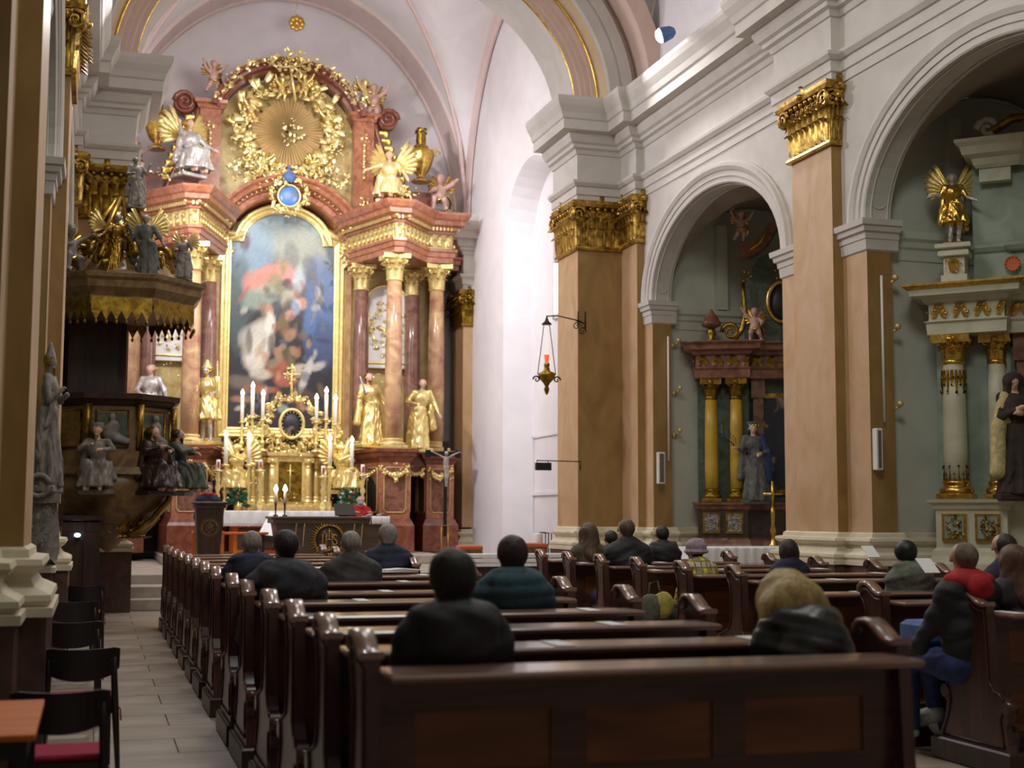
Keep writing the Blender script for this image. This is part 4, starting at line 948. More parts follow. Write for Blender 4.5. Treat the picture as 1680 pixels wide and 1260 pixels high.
build(g, 'cherub_heads', 'gold_pale', sb)
cherub('small gilded cherub in the clouds left of the sunburst', (GX-.95,33.25,GZ+.1), .62, .3, 'gold_bright', 0)
cherub('small gilded cherub under the sunburst at its lower left', (GX-.62,33.2,GZ-1.2), .6, -.2, 'gold_bright', 1)
cherub('small gilded cherub under the sunburst at its lower right', (GX+.62,33.2,GZ-1.15), .6, .4, 'gold_bright', 1)
cherub('small gilded cherub in the clouds right of the sunburst', (GX+.95,33.25,GZ+.0), .62, -.3, 'gold_bright', 0)
# cross leaning at the very top, between two gilded angels
t = thing('gilded_cross', 'thin gilded cross standing at the top of the high altar above the sunburst', 'cross', (AA+.02,33.0,12.0))
a = P(474,95,33.0); b_ = P(485,166,33.0); m = MB().tube([a,b_], .035, 6); c = P(458,110,33.0); d = P(492,108,33.0); m.tube([c,d], .035, 6); build(m, 'cross_beams', 'gold_bright', t)
cherub('gilded cherub holding the top cross on its left side', P(462,165,33.1), .62, .5, 'gold_bright', 2)
cherub('gilded cherub holding the top cross on its right side', P(500,160,33.1), .62, -.5, 'gold_bright', 2)
# blue oval medallion with crown
mc = P(474,322,32.95); md = thing('medallion', 'blue oval medallion with a crown in a gilded frame over the altar picture', 'medallion', mc)
m = MB(); m.ell((mc[0],mc[1],mc[2]), (.25,.05,.25), 20, 10); build(m, 'enamel', 'medal_blue' if 'medal_blue' in MATS else 'cloth_blue', md)
g = MB(); rocaille(g, (mc[0],mc[1]+.02,mc[2]), .82, .84, 70, 51, .1, ring=.55, big=1.3); rocaille(g, (mc[0],mc[1]+.06,mc[2]-.38), 1.0, .24, 26, 52, .1, big=1.0); g.tube([(mc[0]+.27*math.cos(i*PI/12),mc[1]-.04,mc[2]+.27*math.sin(i*PI/12)) for i in range(25)], .03, 5, False); build(g, 'frame', 'gold_bright', md)
g = MB(); g.lathe([(.12,.34),(.16,.42),(.17,.5),(.1,.58),(.03,.62),(.03,.68)], mc, 12); g.ell((mc[0],mc[1],mc[2]+.72), .05, 6, 5); build(g, 'crown', 'cloth_blue', md)
nmat('enamel_blue', s2l(70,120,200), .3, col2=s2l(110,110,90), scale=9, lo=.5, hi=.62); md_kid = KIDS[md.name][0]; md_kid.data.materials[0] = MATS['enamel_blue']
# gilded bouquets at the shoulders of the frame
for e in (-1,1):
    g = MB(); rocaille(g, (AA+e*1.48,33.3,8.05), .44, .5, 34, 60+e, .16, big=.9); build(g, 'shoulder_ornament', 'gold_bright', ALT)

# ------------------------------------------------------------------ altar picture
PX, PY = 4.33, 33.95; hw = 1.28; z0p, zs, zt = 3.72, 8.27, 9.08
pic = thing('altar_painting', 'large dark altar painting of figures and clouds in a gold arched frame', 'painting', (PX,PY,z0p))
nx_, nz_ = 56, 108; V=[]; F=[]
def top_z(u):  # flat shoulders, then the arch
    x = abs(u)
    return zs+.05+ (zt-zs-.05)*math.sqrt(max(0,1-(x/.98)**2)) if x < .98 else zs-.35*(x-.98)/(hw-.98)*0+0.05
for j in range(nz_+1):
    for i in range(nx_+1):
        u = -hw+2*hw*i/nx_; V.append((PX+u, PY, z0p+(top_z(u)-z0p)*j/nz_))
for j in range(nz_):
    for i in range(nx_): a = j*(nx_+1)+i; F.append((a,a+1,a+nx_+2,a+nx_+1))
me = bpy.data.meshes.new('canvas'); me.from_pydata([(v[0]-PX,0,v[2]-z0p) for v in V], [], F)
co = np.array(V); U_ = (co[:,0]-PX)/hw; W_ = (co[:,2]-z0p)/(zt-z0p)
col = np.zeros((len(V),3)); base_lo = np.array(s2l(44,42,50)); base_hi = np.array(s2l(122,140,146)); tt = np.clip((W_-.45)/.45,0,1)[:,None]; col[:] = base_lo*(1-tt)+base_hi*tt
rs = np.random.RandomState(3)
def blob(u, w, ru, rw, c, k=1.0, rot=0.0):
    du, dw = U_-u, (W_-w)*2.1; a = du*math.cos(rot)+dw*math.sin(rot); b2 = -du*math.sin(rot)+dw*math.cos(rot)
    q = (a/ru)**2+(b2/(rw*2.1))**2; q = q*(1+.35*np.sin(9*U_+7*W_)*np.cos(13*W_-5*U_)); f = (k*np.clip(1.6-q,0,1)**.8)[:,None]; f = np.clip(f,0,1)
    col[:] = col*(1-f)+np.array(s2l(*c))*f
for bb in [(0,.90,.7,.07,(150,168,166),.8),(.35,.84,.5,.1,(172,174,156),.8),(-.6,.8,.35,.14,(140,170,190),.7),(.72,.56,.3,.22,(96,120,170),.75),(.75,.40,.25,.12,(60,72,110),.7),(-.85,.58,.2,.2,(74,92,92),.7),(-.75,.86,.1,.04,(90,40,40),.8),
  (.15,.80,.12,.07,(120,120,118),.6,.6),(-.35,.695,.34,.055,(212,140,122),.95,.2),(.05,.72,.2,.05,(216,150,136),.9,-.4),(-.12,.66,.16,.06,(150,140,100),.8),(.0,.75,.07,.04,(150,140,90),.8),(.32,.69,.16,.05,(208,216,220),.7,.9),(.5,.75,.12,.06,(90,90,110),.6),
  (-.45,.60,.3,.05,(160,180,160),.6,.2),(.12,.60,.14,.05,(198,190,160),.7),(.2,.52,.22,.07,(60,50,56),.8),(.38,.585,.1,.03,(206,150,120),.9),(.28,.57,.08,.035,(190,205,220),.9),(.16,.525,.08,.02,(208,150,130),.9),(.02,.48,.1,.05,(150,120,70),.5),
  (-.38,.49,.24,.05,(44,32,34),.95),(-.25,.545,.07,.022,(196,140,110),.9),(-.42,.41,.28,.085,(206,200,186),.95),(-.5,.33,.22,.07,(214,208,192),.9,.2),(-.22,.48,.1,.05,(226,220,204),.9),(-.2,.39,.06,.05,(70,50,44),.7),(-.62,.40,.06,.06,(60,46,44),.7),
  (.55,.50,.12,.05,(84,120,170),.6),(.1,.33,.2,.05,(90,90,60),.7),(-.12,.27,.24,.03,(160,90,60),.85,.2),(-.4,.245,.2,.025,(198,192,176),.8),(.32,.27,.1,.03,(200,180,160),.85),(.5,.26,.18,.03,(202,200,194),.9,.9),(.7,.29,.14,.02,(196,190,186),.8,.2),(.1,.22,.2,.025,(176,100,76),.8),
  (-.62,.2,.35,.035,(120,108,96),.8,-.1),(-.3,.175,.22,.015,(184,110,80),.7),(.2,.14,.12,.015,(180,120,96),.7),(-.7,.13,.18,.015,(186,130,100),.7),(.45,.14,.22,.04,(96,74,60),.6),(.05,.09,.1,.02,(180,196,190),.6)]: blob(*bb)
for i in range(90):
    w_ = rs.uniform(.05,.72); pal = [(196,150,116),(60,44,40),(170,96,66),(206,200,186),(40,44,60),(120,104,74),(92,110,130),(150,140,120)][rs.randint(8)]
    blob(rs.uniform(-.8,.8), w_, rs.uniform(.03,.12), rs.uniform(.008,.028), pal, .55, rs.uniform(-1,1))
col *= (1+.10*rs.randn(len(V),1)*.6); col = np.clip(col,0,1)
ca_ = me.color_attributes.new('paint', 'FLOAT_COLOR', 'POINT'); ca_.data.foreach_set('color', np.concatenate([col, np.ones((len(V),1))],1).astype(np.float32).ravel())
pm = bpy.data.materials.new('oil_paint'); pm.use_nodes = True; nt = pm.node_tree; at_ = nt.nodes.new('ShaderNodeAttribute'); at_.attribute_name = 'paint'
nt.links.new(at_.outputs['Color'], nt.nodes['Principled BSDF'].inputs['Base Color']); nt.nodes['Principled BSDF'].inputs['Roughness'].default_value = .38
me.materials.append(pm); o = bpy.data.objects.new('canvas', me); scene.collection.objects.link(o); reg(o, pic)
out = [(-hw,z0p),(-hw,zs+.05),(-.98,zs+.05)]+[(-.98*math.cos(PI*i/24), zs+.05+(zt-zs-.05)*math.sin(PI*i/24)) for i in range(25)]+[(.98,zs+.05),(hw,zs+.05),(hw,z0p)]
path = [(PX+u, PY-.02, z) for u, z in out]
m = MB(); n = len(out)
cen = Vector((PX,0,6.2)); pr = [(0,-.0),(.0,.05),(.04,.06),(.06,.03),(.12,.04),(.16,.09),(.22,.10),(.26,.06),(.27,-.05)]
rings = []
for i in range(n):
    p = Vector((out[i][0],0,out[i][1])); a = Vector((out[i-1][0],0,out[i-1][1])); b2 = Vector((out[(i+1)%n][0],0,out[(i+1)%n][1])); d0 = (p-a).normalized(); d1 = (b2-p).normalized()
    n0 = Vector((-d0.z,0,d0.x)); n1 = Vector((-d1.z,0,d1.x)); q = (n0+n1).normalized(); k = 1/max(.5,q.dot(n0)); rings.append([(PX+p.x+q.x*k*r, PY-o_, p.z+q.z*k*r) for r, o_ in pr])
rings.append(rings[0]); m.loft(rings, False, False, False); build(m, 'frame', 'gold_bright', pic)
m = MB(); rocaille(m, (AA-.9,33.75,8.5), .5, .2, 8, 71, .05); rocaille(m, (AA+.9,33.75,8.5), .5, .2, 8, 72, .05); build(m, 'frame_ornament', 'gold_pale', pic)
# ------------------------------------------------------------------ figures on the high altar
G3 = ('gold_bright','flesh_figure','gold_pale'); S3 = ('silver_figure','flesh_figure','gold')
def PP(px, py, Y): return P(px, py, Y)
def stood(py0, py1, px, Y): a = P(px, py0, Y); b = P(px, py1, Y); return (b[0],Y,b[2]), a[2]-b[2]
l, h = stood(612, 731, 606, 31.95)
statue('saint_statue', 'gilded bearded saint with a raised pale knife standing right of the altar picture', 'statue', l, h, .25, ('gold_bright','rosy_figure','gold_old'), ((-.32,-.1,1.15),(-.27,-.32,1.22)), ((.34,.02,1.12),(.42,-.1,.92)), bend=.05, seed=2, tilt=.25, beard=True, hold=('blade',((-.27,-.34,1.18),(-.46,-.4,1.62),.035,.012)))
l, h = stood(622, 738, 690, 31.95)
statue('saint_statue', 'gilded saint looking down with one hand stretched out, farthest right on the high altar', 'statue', l, h, -.2, ('gold_bright','rosy_figure','gold_old'), ((-.34,-.05,1.18),(-.16,-.26,1.12)), ((.33,-.02,1.15),(.44,-.16,.88)), bend=-.05, seed=5, tilt=.2)
l, h = stood(600, 726, 338, 31.95)
statue('saint_statue', 'gilded soldier saint in a pointed helmet left of the altar picture', 'statue', l, h, -.55, ('gold_bright','silver_figure','gold'), ((-.3,-.12,1.12),(-.12,-.3,1.05)), ((.3,-.12,1.15),(.3,-.34,1.08)), bend=.02, seed=7, legs=True, hat='mitre', mantle=False, beard=True)
m = MB(); a = P(357, 592, 31.6); b = P(357, 716, 31.6)
t = thing('processional_staff', 'pale staff with a gold tassel held by the soldier saint', 'staff', b); build(MB().tube([b, a], .02, 6), 'pole', 'gold_pale', t); build(MB().lathe([(.02,0),(.07,.05),(.06,.35),(.09,.5),(.02,.55)], P(356,655,31.6), 10), 'tassel', 'gold_bright', t)
l, h = stood(598, 722, 246, 32.0)
statue('saint_statue', 'pale silvery saint behind the pulpit rim, farthest left on the high altar', 'statue', l, h, -.3, ('silver_figure','flesh_figure','silver_figure'), ((-.3,-.1,1.15),(-.16,-.28,1.05)), ((.34,-.1,1.15),(.42,-.25,.95)), seed=9)
# angels seated on the broken pediment
def seat(px, pyt, pyb, Y, yaw, label, mats, armL, armR, seed, hold=None):
    a, b = P(px, pyt, Y), P(px, pyb, Y); h = (a[2]-b[2])/1.27*1.75
    return statue('angel_statue', label, 'statue', (b[0],Y,b[2]), h, yaw, mats, armL, armR, seated=True, wings=1.15, seed=seed, hold=hold)
seat(310, 196, 288, 32.0, .5, 'seated white and gold angel with raised wings on the left shoulder of the high altar', ('silver_figure','flesh_figure','gold'), ((-.3,-.1,.9),(-.42,-.25,1.05)), ((.34,-.1,.72),(.46,-.3,.6)), 3)
seat(640, 248, 330, 31.9, -.45, 'seated white and gold angel with raised wings on the right shoulder of the high altar', ('gold_pale','flesh_figure','gold'), ((-.36,-.1,.86),(-.52,-.2,.78)), ((.34,-.05,.75),(.46,-.15,.55)), 4)
def urn(label, px, pyt, pyb, Y):
    a, b = P(px,pyt,Y), P(px,pyb,Y); h = a[2]-b[2]; t = thing('flaming_urn', label, 'urn', (b[0],Y,b[2])); c = (b[0],Y,b[2])
    build(MB().lathe([(.16*h,0),(.17*h,.03*h),(.07*h,.08*h),(.06*h,.12*h),(.14*h,.2*h),(.20*h,.34*h),(.25*h,.52*h),(.24*h,.56*h),(.15*h,.6*h),(.13*h,.66*h),(.02*h,.7*h)], c, 18, 9, .08), 'bowl', 'gold', t)
    for e in (-1,1): build(MB().spiral((c[0]+e*.27*h,Y,c[2]+.56*h), (e,0,0), (0,0,1), .09*h, .025*h, 1.3, 12, 1), 'handle', 'gold_bright', t)
    m = MB()
    for i in range(8):
        n = (math.cos(i*PI/4), math.sin(i*PI/4), 0); m.leaf((c[0]+n[0]*.07*h,Y+n[1]*.07*h,c[2]+.66*h), (-n[1],n[0],0), (0,0,1), n, .1*h, (.26+.06*(i%2))*h, .12)
    m.lathe([(.07*h,.66*h),(.08*h,.78*h),(.03*h,.92*h),(.005*h,1.0*h)], c, 8); build(m, 'flame', 'gold_old', t)
urn('tall gilded urn with carved flames on the left of the high altar', 257, 156, 246, 33.0)
urn('tall gilded urn with carved flames on the right of the high altar', 690, 209, 300, 33.15)
def putto(px, pyt, pyb, Y, yaw, label, pose, flesh='rosy_figure'):
    a, b = P(px,pyt,Y), P(px,pyb,Y); return cherub(label, (b[0],Y,b[2]), a[2]-b[2], yaw, flesh, pose)
putto(722, 284, 352, 32.7, -.4, 'flesh coloured cherub stepping off the far right end of the altar cornice', 1)
putto(218, 226, 292, 32.7, .4, 'flesh coloured cherub at the far left end of the altar cornice', 1)
putto(350, 98, 152, 33.4, .2, 'flesh coloured cherub on top of the left attic pilaster', 2)
putto(613, 136, 196, 33.4, -.2, 'flesh coloured cherub on top of the right attic pilaster', 2)
putto(598, 128, 178, 33.45, .3, 'gilded cherub beside the flesh coloured one on the right attic pilaster', 0, 'gold_bright')
for e, px in ((-1, 283), (1, 655)):
    m = MB(); c = P(px, 318 if e > 0 else 286, 31.5); rocaille(m, c, .9, .35, 30, 80+e, .3, big=.9); build(m, 'gilded_cloud', 'gold_bright', None, 'gilded carved cloud at the %s angel\'s feet on the altar cornice' % ('right' if e > 0 else 'left'), 'ornament', at=c)
m = MB(); c = P(735, 350, 32.5); rocaille(m, c, .6, .25, 20, 90, .2, big=1.1); build(m, 'gilded_cloud', 'gold_bright', None, 'gilded carved cloud under the cherub at the far right of the cornice', 'ornament', at=c)

# ------------------------------------------------------------------ tabernacle and altar table
TX = 4.30; TB = thing('tabernacle', 'gilded tabernacle with an arched door, small columns and a dark oval portrait above', 'tabernacle', (TX,31.9,.73))
build(MB().box(2.45,6.2,33.15,33.3,.73,3.1), 'recess_shade', 'void_shade', ALT)  # dark sheet painted as the shade beside the tabernacle
b = MB(); b.box(3.05,5.60,31.2,32.4,.73,1.50); b.box(3.15,5.5,31.5,32.4,1.5,1.78); build(b, 'predella', 'gold_pale', TB)
b = MB(); b.box(TX-.42,TX+.42,31.75,32.4,1.78,3.05); b.box(TX-.95,TX-.42,31.95,32.4,1.78,2.9); b.box(TX+.42,TX+.95,31.95,32.4,1.78,2.9)
b.sweep([(0,2.8),(.03,2.82),(.05,2.9),(.12,2.95),(.13,3.02),(0,3.03)], [(TX-.95,32.4),(TX-.95,31.95),(TX-.42,31.95),(TX-.42,31.7),(TX+.42,31.7),(TX+.42,31.95),(TX+.95,31.95),(TX+.95,32.4)]); build(b, 'housing', 'gold_pale', TB)
b = MB(); pts, rad = ell_arch(TX, .27, .27, 2.72, 31.74, 14); pts = [(TX-.27,31.74,1.9)]+pts+[(TX+.27,31.74,1.9)]; rad = [(-1,0,0)]+rad+[(1,0,0)]
b.ribbon([(0,-.1),(0,.04),(.05,.07),(.1,.05),(.12,-.02)], pts, rad, (0,-1,0)); build(b, 'door_surround', 'gold_bright', TB)
b = MB(); b.prism([(-.26,1.9),(.26,1.9)]+[(.26*math.cos(i*PI/12),2.72+.26*math.sin(i*PI/12)) for i in range(13)], 31.70, 31.745, lambda u,v,t: (TX+u,t,v)); 
dr = build(b, 'door', 'gold_old', TB); m = MB(); m.tube([(TX,31.69,2.1),(TX,31.69,2.75)], .014, 5); m.tube([(TX-.08,31.69,2.6),(TX+.08,31.69,2.6)], .014, 5); rocaille(m, (TX,31.69,2.05), .3, .2, 10, 5, .03); build(m, 'door_cross', 'gold_bright', dr)
for x in (-.85,-.62,-.42,.42,.62,.85): column(TB, TX+x, 31.72 if abs(x) < .5 else 31.85, 1.78, 2.9, .07, 'gold_bright', 0, .22, 'small_column', 'gold_bright', 'gold_bright')
m = MB(); rocaille(m, (TX,31.72,3.68), 1.15, 1.2, 170, 6, .16, ring=.85, big=.85); rocaille(m, (TX,31.75,3.22), 2.7, .5, 150, 7, .2, big=.8); rocaille(m, (TX-.85,31.75,3.5), .6, .8, 70, 8, .18, big=.85); rocaille(m, (TX+.85,31.75,3.5), .6, .8, 70, 9, .18, big=.85); rocaille(m, (TX,31.78,4.25), .45, .25, 16, 10, .1)
build(m, 'rocaille_crest', 'gold_bright', TB)
m = MB(); rocaille(m, (TX-.93,31.5,2.3), .4, .9, 34, 18, .16, big=.7); rocaille(m, (TX+.93,31.5,2.3), .4, .9, 34, 19, .16, big=.7); rocaille(m, (TX,31.45,1.85), 1.2, .2, 24, 20, .1); build(m, 'side_carving', 'gold_bright', TB)
nmat('portrait_dark', s2l(30,32,44), .5, col2=s2l(150,128,112), scale=2.6, detail=3, dist=.6, lo=.56, hi=.66)
op = thing('oval_portrait', 'small dark oval portrait in a gilded frame above the tabernacle door', 'picture', (TX,31.6,3.68)); m = MB(); m.lathe([(.001,0),(.27,.0),(.27,.03),(.001,.03)], (0,0,0), 24); m.v = [(TX+p[0]*.93,31.64-p[2],3.68+p[1]*1.15) for p in m.v]; build(m, 'canvas', 'portrait_dark', op)
m = MB().tube([(TX+.27*math.cos(i*PI/16),31.59,3.68+.33*math.sin(i*PI/16)) for i in range(33)], .04, 6, False); build(m, 'frame', 'gold_bright', op)
m = MB(); [m.ell((TX+.215*math.cos(i*PI/9),31.59,3.68+.265*math.sin(i*PI/9)), .014, 5, 4) for i in range(18)]; build(m, 'bead_border', 'gold_bright', op)
cx = thing('altar_cross', 'slender gilded cross ending in a round ornate reliquary above the oval portrait', 'cross', (TX,31.75,4.3)); m = MB().tube([(TX,31.75,4.3),(TX,31.75,4.98)], .03, 6); build(m, 'stem', 'gold_bright', cx)
c = P(479, 614, 31.75); m = MB(); rocaille(m, c, .36, .42, 36, 13, .06, big=.9); m.tube([(c[0]-.2,c[1],c[2]),(c[0]+.2,c[1],c[2])], .03, 6); m.tube([(c[0],c[1],c[2]-.2),(c[0],c[1],c[2]+.24)], .03, 6); build(m, 'reliquary', 'gold_pale', cx)
# candles: upper row, lower row
for i, (px, pf, pb) in enumerate(((397,648,692),(414,636,684),(431,649,688),(519,655,692),(535,644,688),(550,656,696))):
    a, b = P(px, pf, 31.55), P(px, pb, 31.55)
    w = ('outermost left','left middle','inner left','inner right','right middle','outermost right')[i]
    candlestick('gilded candlestick beside the oval portrait, '+w, b[0], 31.55, 3.03, b[2]-3.03, 'candlesticks on the tabernacle', 1.0)
    candle('lit white candle high beside the oval portrait, '+w, b[0], 31.55, b[2], a[2]-b[2]-.02, .042, 'upper altar candles')
for i, (px, pf, pb) in enumerate(((370,716,762),(408,717,762),(541,722,766),(577,725,768))):
    a, b = P(px, pf, 31.0), P(px, pb, 31.0); w = ('first from the left','second from the left','third from the left','fourth from the left')[i]
    candlestick('tall gilded candlestick in front of the tabernacle, '+w, b[0], 31.0, 1.5, b[2]-1.5, 'tall candlesticks', 1.15)
    candle('tall lit white candle low in front of the tabernacle, '+w, b[0], 31.0, b[2], a[2]-b[2]-.02, .045, 'lower altar candles')
for i, (px, pt, pb) in enumerate(((358,754,771),(427,754,771),(530,764,781),(595,762,779))):
    a, b = P(px, pt, 30.7), P(px, pb, 30.7); w = ('far left','left of the door','right of the door','far right')[i]
    candlestick('ornate gilded candlestick with a short white lantern, '+w, b[0], 30.7, 1.55, b[2]-1.55, 'lantern candlesticks', 1.5)
    t = thing('candle_lantern', 'short white printed candle tube on a gilded stand, '+w, 'candle', (b[0],30.7,b[2]), 'printed candle tubes'); h = a[2]-b[2]
    build(MB().lathe([(.045,b[2]),(.045,b[2]+h)], (b[0],30.7,0), 10), 'tube', 'white_plastic', t); m = MB(); m.box(b[0]-.02,b[0]+.02,30.64,30.66,b[2]+.05,b[2]+h-.05); build(m, 'emblem', 'cloth_red', t)
for i, (px, yaw, mm) in enumerate(((388,-.5,0),(560,.5,0))):
    a, b = P(px, 728, 31.35), P(px, 806, 31.35); h = (a[2]-b[2])/1.27*1.75
    statue('kneeling_angel', 'kneeling gilded angel with wings %s of the tabernacle' % ('left','right')[i], 'statue', (b[0],31.35,b[2]), h, yaw, ('gold_bright','gold_pale','gold_bright'), ((-.22,-.2,.82),(-.04,-.36,.92)), ((.22,-.2,.82),(.04,-.36,.92)), seated=True, wings=1.0, seed=20+i)
    c = P(px+ (2 if i==0 else 12), 822, 30.9); fl_ = thing('flower_arrangement', 'green bouquet with red and white flowers %s of the tabernacle' % ('left','right')[i], 'flowers', (c[0],30.9,1.5)); rd = random.Random(i+5); m = MB(); k = MB(); k2 = MB()
    for j in range(46):
        d = Vector((rd.uniform(-1,1),rd.uniform(-1,.3),rd.uniform(-.3,1.3))).normalized(); m.leaf((c[0],30.9,c[2]), d.cross((0,1,0)), d, (0,-1,0), .07, rd.uniform(.16,.34), .4, 3)
        if j % 3 == 0: (k if j % 2 else k2).ell((c[0]+d.x*.22,30.9+d.y*.2,c[2]+d.z*.25), .035, 6, 5)
    build(m, 'leaves', 'leaf_green' if 'leaf_green' in MATS else 'green_marble', fl_); build(k, 'red_flowers', 'cloth_red', fl_); build(k2, 'white_flowers', 'white_plastic', fl_); build(MB().lathe([(.06,1.5),(.1,1.55),(.09,c[2])], (c[0],30.9,0), 10), 'vase', 'gold', fl_)
nmat('leaf_green', s2l(60,128,84), .6, col2=s2l(34,86,58), scale=9)
for o in list(scene.objects):
    if o.name.startswith('leaves'): o.data.materials[0] = MATS['leaf_green']
# mensa with its white cloth, behind the celebrant's altar
me_ = thing('altar_table', 'long old altar table below the tabernacle with an orange wooden front', 'table', (TX,30.4,.73)); b = MB(); b.box(2.75,5.75,30.0,31.2,1.40,1.52); b.box(2.9,5.6,30.1,31.2,.73,1.40); build(b, 'mensa', 'orange_wood', me_)
b = MB(); [b.bev(x,x+.85,30.06,30.1,.85,1.3,.02) for x in (2.98,3.95,4.75)]; build(b, 'front_panel', 'altar_wood', me_)
def tcloth(label, x0, x1, y0, y1, z, drop, cat='tablecloth', side=True, scal=18):
    n = 60; m = MB(); V=[]; 
    for i in range(n+1):
        x = x0+(x1-x0)*i/n; wv = .012*math.sin(i*1.3)+.006*math.sin(i*2.9); d = drop*(1-.05*abs(math.sin(PI*scal*i/n)))
        V += [(x,y1,z),(x,y0,z),(x,y0-.012+wv,z-.03),(x,y0-.02+wv*1.5,z-drop*.5),(x,y0-.02+wv*2,z-d)]
    m.add(V, [(i*5+k,(i+1)*5+k,(i+1)*5+k+1,i*5+k+1) for i in range(n) for k in range(4)], True)
    if side:
        for xx, e in ((x0,-1),(x1,1)): m.add([(xx,y0,z),(xx,y1,z),(xx+e*.03,y1,z-drop),(xx+e*.03,y0,z-drop)], [(0,1,2,3)])
    t = thing('altar_cloth', label, cat, ((x0+x1)/2,(y0+y1)/2,z)); build(m, 'linen', 'white_cloth', t)
    m = MB(); m.add([(x0+(x1-x0)*i/n, y0-.034+.02*math.sin(i*1.3), z-drop*(.80 if k else .97)) for i in range(n+1) for k in (0,1)], [(i*2,i*2+2,i*2+3,i*2+1) for i in range(n)], True); build(m, 'lace_border', 'lace', t)
    return t
z1 = P(460, 838, 30.0)[2]
tcloth('white lace cloth over the long old altar table', 2.66, 5.84, 29.96, 31.15, z1, .34)
cc = P(437, 852, 29.2); m = MB(); t = thing('draped_cloth', 'white cloth hanging down in a slanting fold left of the carved altar', 'tablecloth', (cc[0],29.2,1.1))
a, b, c, d = P(444,838,29.92), P(470,842,29.92), P(452,880,28.8), P(424,876,28.8); m = MB()
V = []
for i in range(9):
    for j in range(9):
        u, v = i/8, j/8; p = Vector(a)*(1-u)*(1-v)+Vector(b)*u*(1-v)+Vector(c)*u*v+Vector(d)*(1-u)*v; V.append((p.x, p.y-.03*math.sin(u*12)*v, p.z))
m.add(V, [(i*9+j,(i+1)*9+j,(i+1)*9+j+1,i*9+j+1) for i in range(8) for j in range(8)], True); build(m, 'linen', 'white_cloth', t)

# ------------------------------------------------------------------ the celebrant's altar with IHS, ambo, seat bench
FZ = .55
def ihs(parent, c, s, mat='gold_bright', k=1.0):
    m = MB(); X = lambda u,v,o=0: (c[0]+u*s, c[1]-o, c[2]+v*s); T = .022*s
    m.tube([X(-.26,.2),X(-.26,-.2)], T, 5); 
    for v in (.2,-.2): m.tube([X(-.31,v),X(-.21,v)], T*.8, 5)
    for u in (-.12,.12): m.tube([X(u,.22),X(u,-.2)], T, 5); [m.tube([X(u-.05,v),X(u+.05,v)], T*.8, 5) for v in (-.2,.22)]
    m.tube([X(-.12,0),X(.12,0)], T, 5); m.tube([X(0,.46),X(0,0)], T, 5); m.tube([X(-.09,.34),X(.09,.34)], T, 5)
    m.tube([X(.24+.075*math.cos(a),.11+.085*math.sin(a)) for a in [.4+i*.45 for i in range(9)]]+[X(.26,-.02)], T, 5); m.tube([X(.26,0)]+[X(.24+.08*math.cos(a),-.11+.09*math.sin(a)) for a in [1.2-i*.45 for i in range(10)]], T, 5)
    m.tube([X(0,-.26),X(0,-.42)], T, 5); m.tube([X(-.1,-.3),X(-.06,-.4),X(0,-.44),X(.06,-.4),X(.1,-.3)], T, 5); build(m, 'monogram', mat, parent)
    m = MB()
    for i in range(40):
        a = 2*PI*i/40; r0, r1 = .58, .80+.12*(i % 2); w_ = .03; d = (math.cos(a),math.sin(a)); q = (-d[1],d[0])
        m.add([X(d[0]*r0+q[0]*w_,d[1]*r0+q[1]*w_),X(d[0]*r0-q[0]*w_,d[1]*r0-q[1]*w_),X(d[0]*r1,d[1]*r1),X(d[0]*(r0+.05),d[1]*(r0+.05),.03*s)], [(0,2,3),(2,1,3),(0,3,1),(0,1,2)])
    m.tube([X(.56*math.cos(i*PI/16),.56*math.sin(i*PI/16)) for i in range(33)], T*.8, 5, False); build(m, 'rays', mat, parent)
TL, TR = P(445,847,27.2), P(637,847,27.2); tx0, tx1, tz = TL[0], TR[0], TL[2]
at = thing('carved_altar', 'dark wooden altar facing the nave with gilded IHS sunburst and wheat ears', 'altar', ((tx0+tx1)/2,27.6,FZ))
b = MB(); b.bev(tx0,tx1,27.15,28.2,tz-.05,tz,.01); b.bev(tx0+.04,tx1-.04,27.2,28.15,tz-.14,tz-.05,.01); build(b, 'table_top', 'altar_wood', at)
b = MB(); 
b.add([(tx0+.1,27.28,tz-.14),(tx1-.1,27.28,tz-.14),(tx1-.24,27.34,FZ+.1),(tx0+.24,27.34,FZ+.1),(tx0+.1,28.1,tz-.14),(tx1-.1,28.1,tz-.14),(tx1-.24,28.05,FZ+.1),(tx0+.24,28.05,FZ+.1)], [(0,1,2,3),(4,7,6,5),(0,3,7,4),(1,5,6,2)]); b.box(tx0+.2,tx1-.2,27.3,28.1,FZ,FZ+.12); build(b, 'body', 'altar_wood', at)
mx = P(540,880,27.25)[0]; dk = MB(); dk.lathe([(.001,0),(.27,0),(.27,.03),(.001,.03)], (0,0,0), 24); dk.v = [(mx+p[0],27.29-p[2],P(540,885,27.25)[2]+p[1]) for p in dk.v]; build(dk, 'disc', 'dark_wood', at)
ihs(at, (mx,27.24,P(540,885,27.25)[2]), .50, 'gold', 1)
m = MB()
for x in (mx-.5,mx-.66,mx+.5,mx+.66): m.tube([(x-.02,27.26,FZ+.42),(x,27.25,FZ+.8),(x+.03,27.25,FZ+1.0)], [.012,.02,.03], 5, flat=.5)
build(m, 'wheat_ears', 'gold_bright', at)
tcloth('narrow white cloth hanging over the right end of the carved altar', tx1-.35, tx1+.02, 27.13, 28.2, tz+.008, .16, side=True, scal=3)
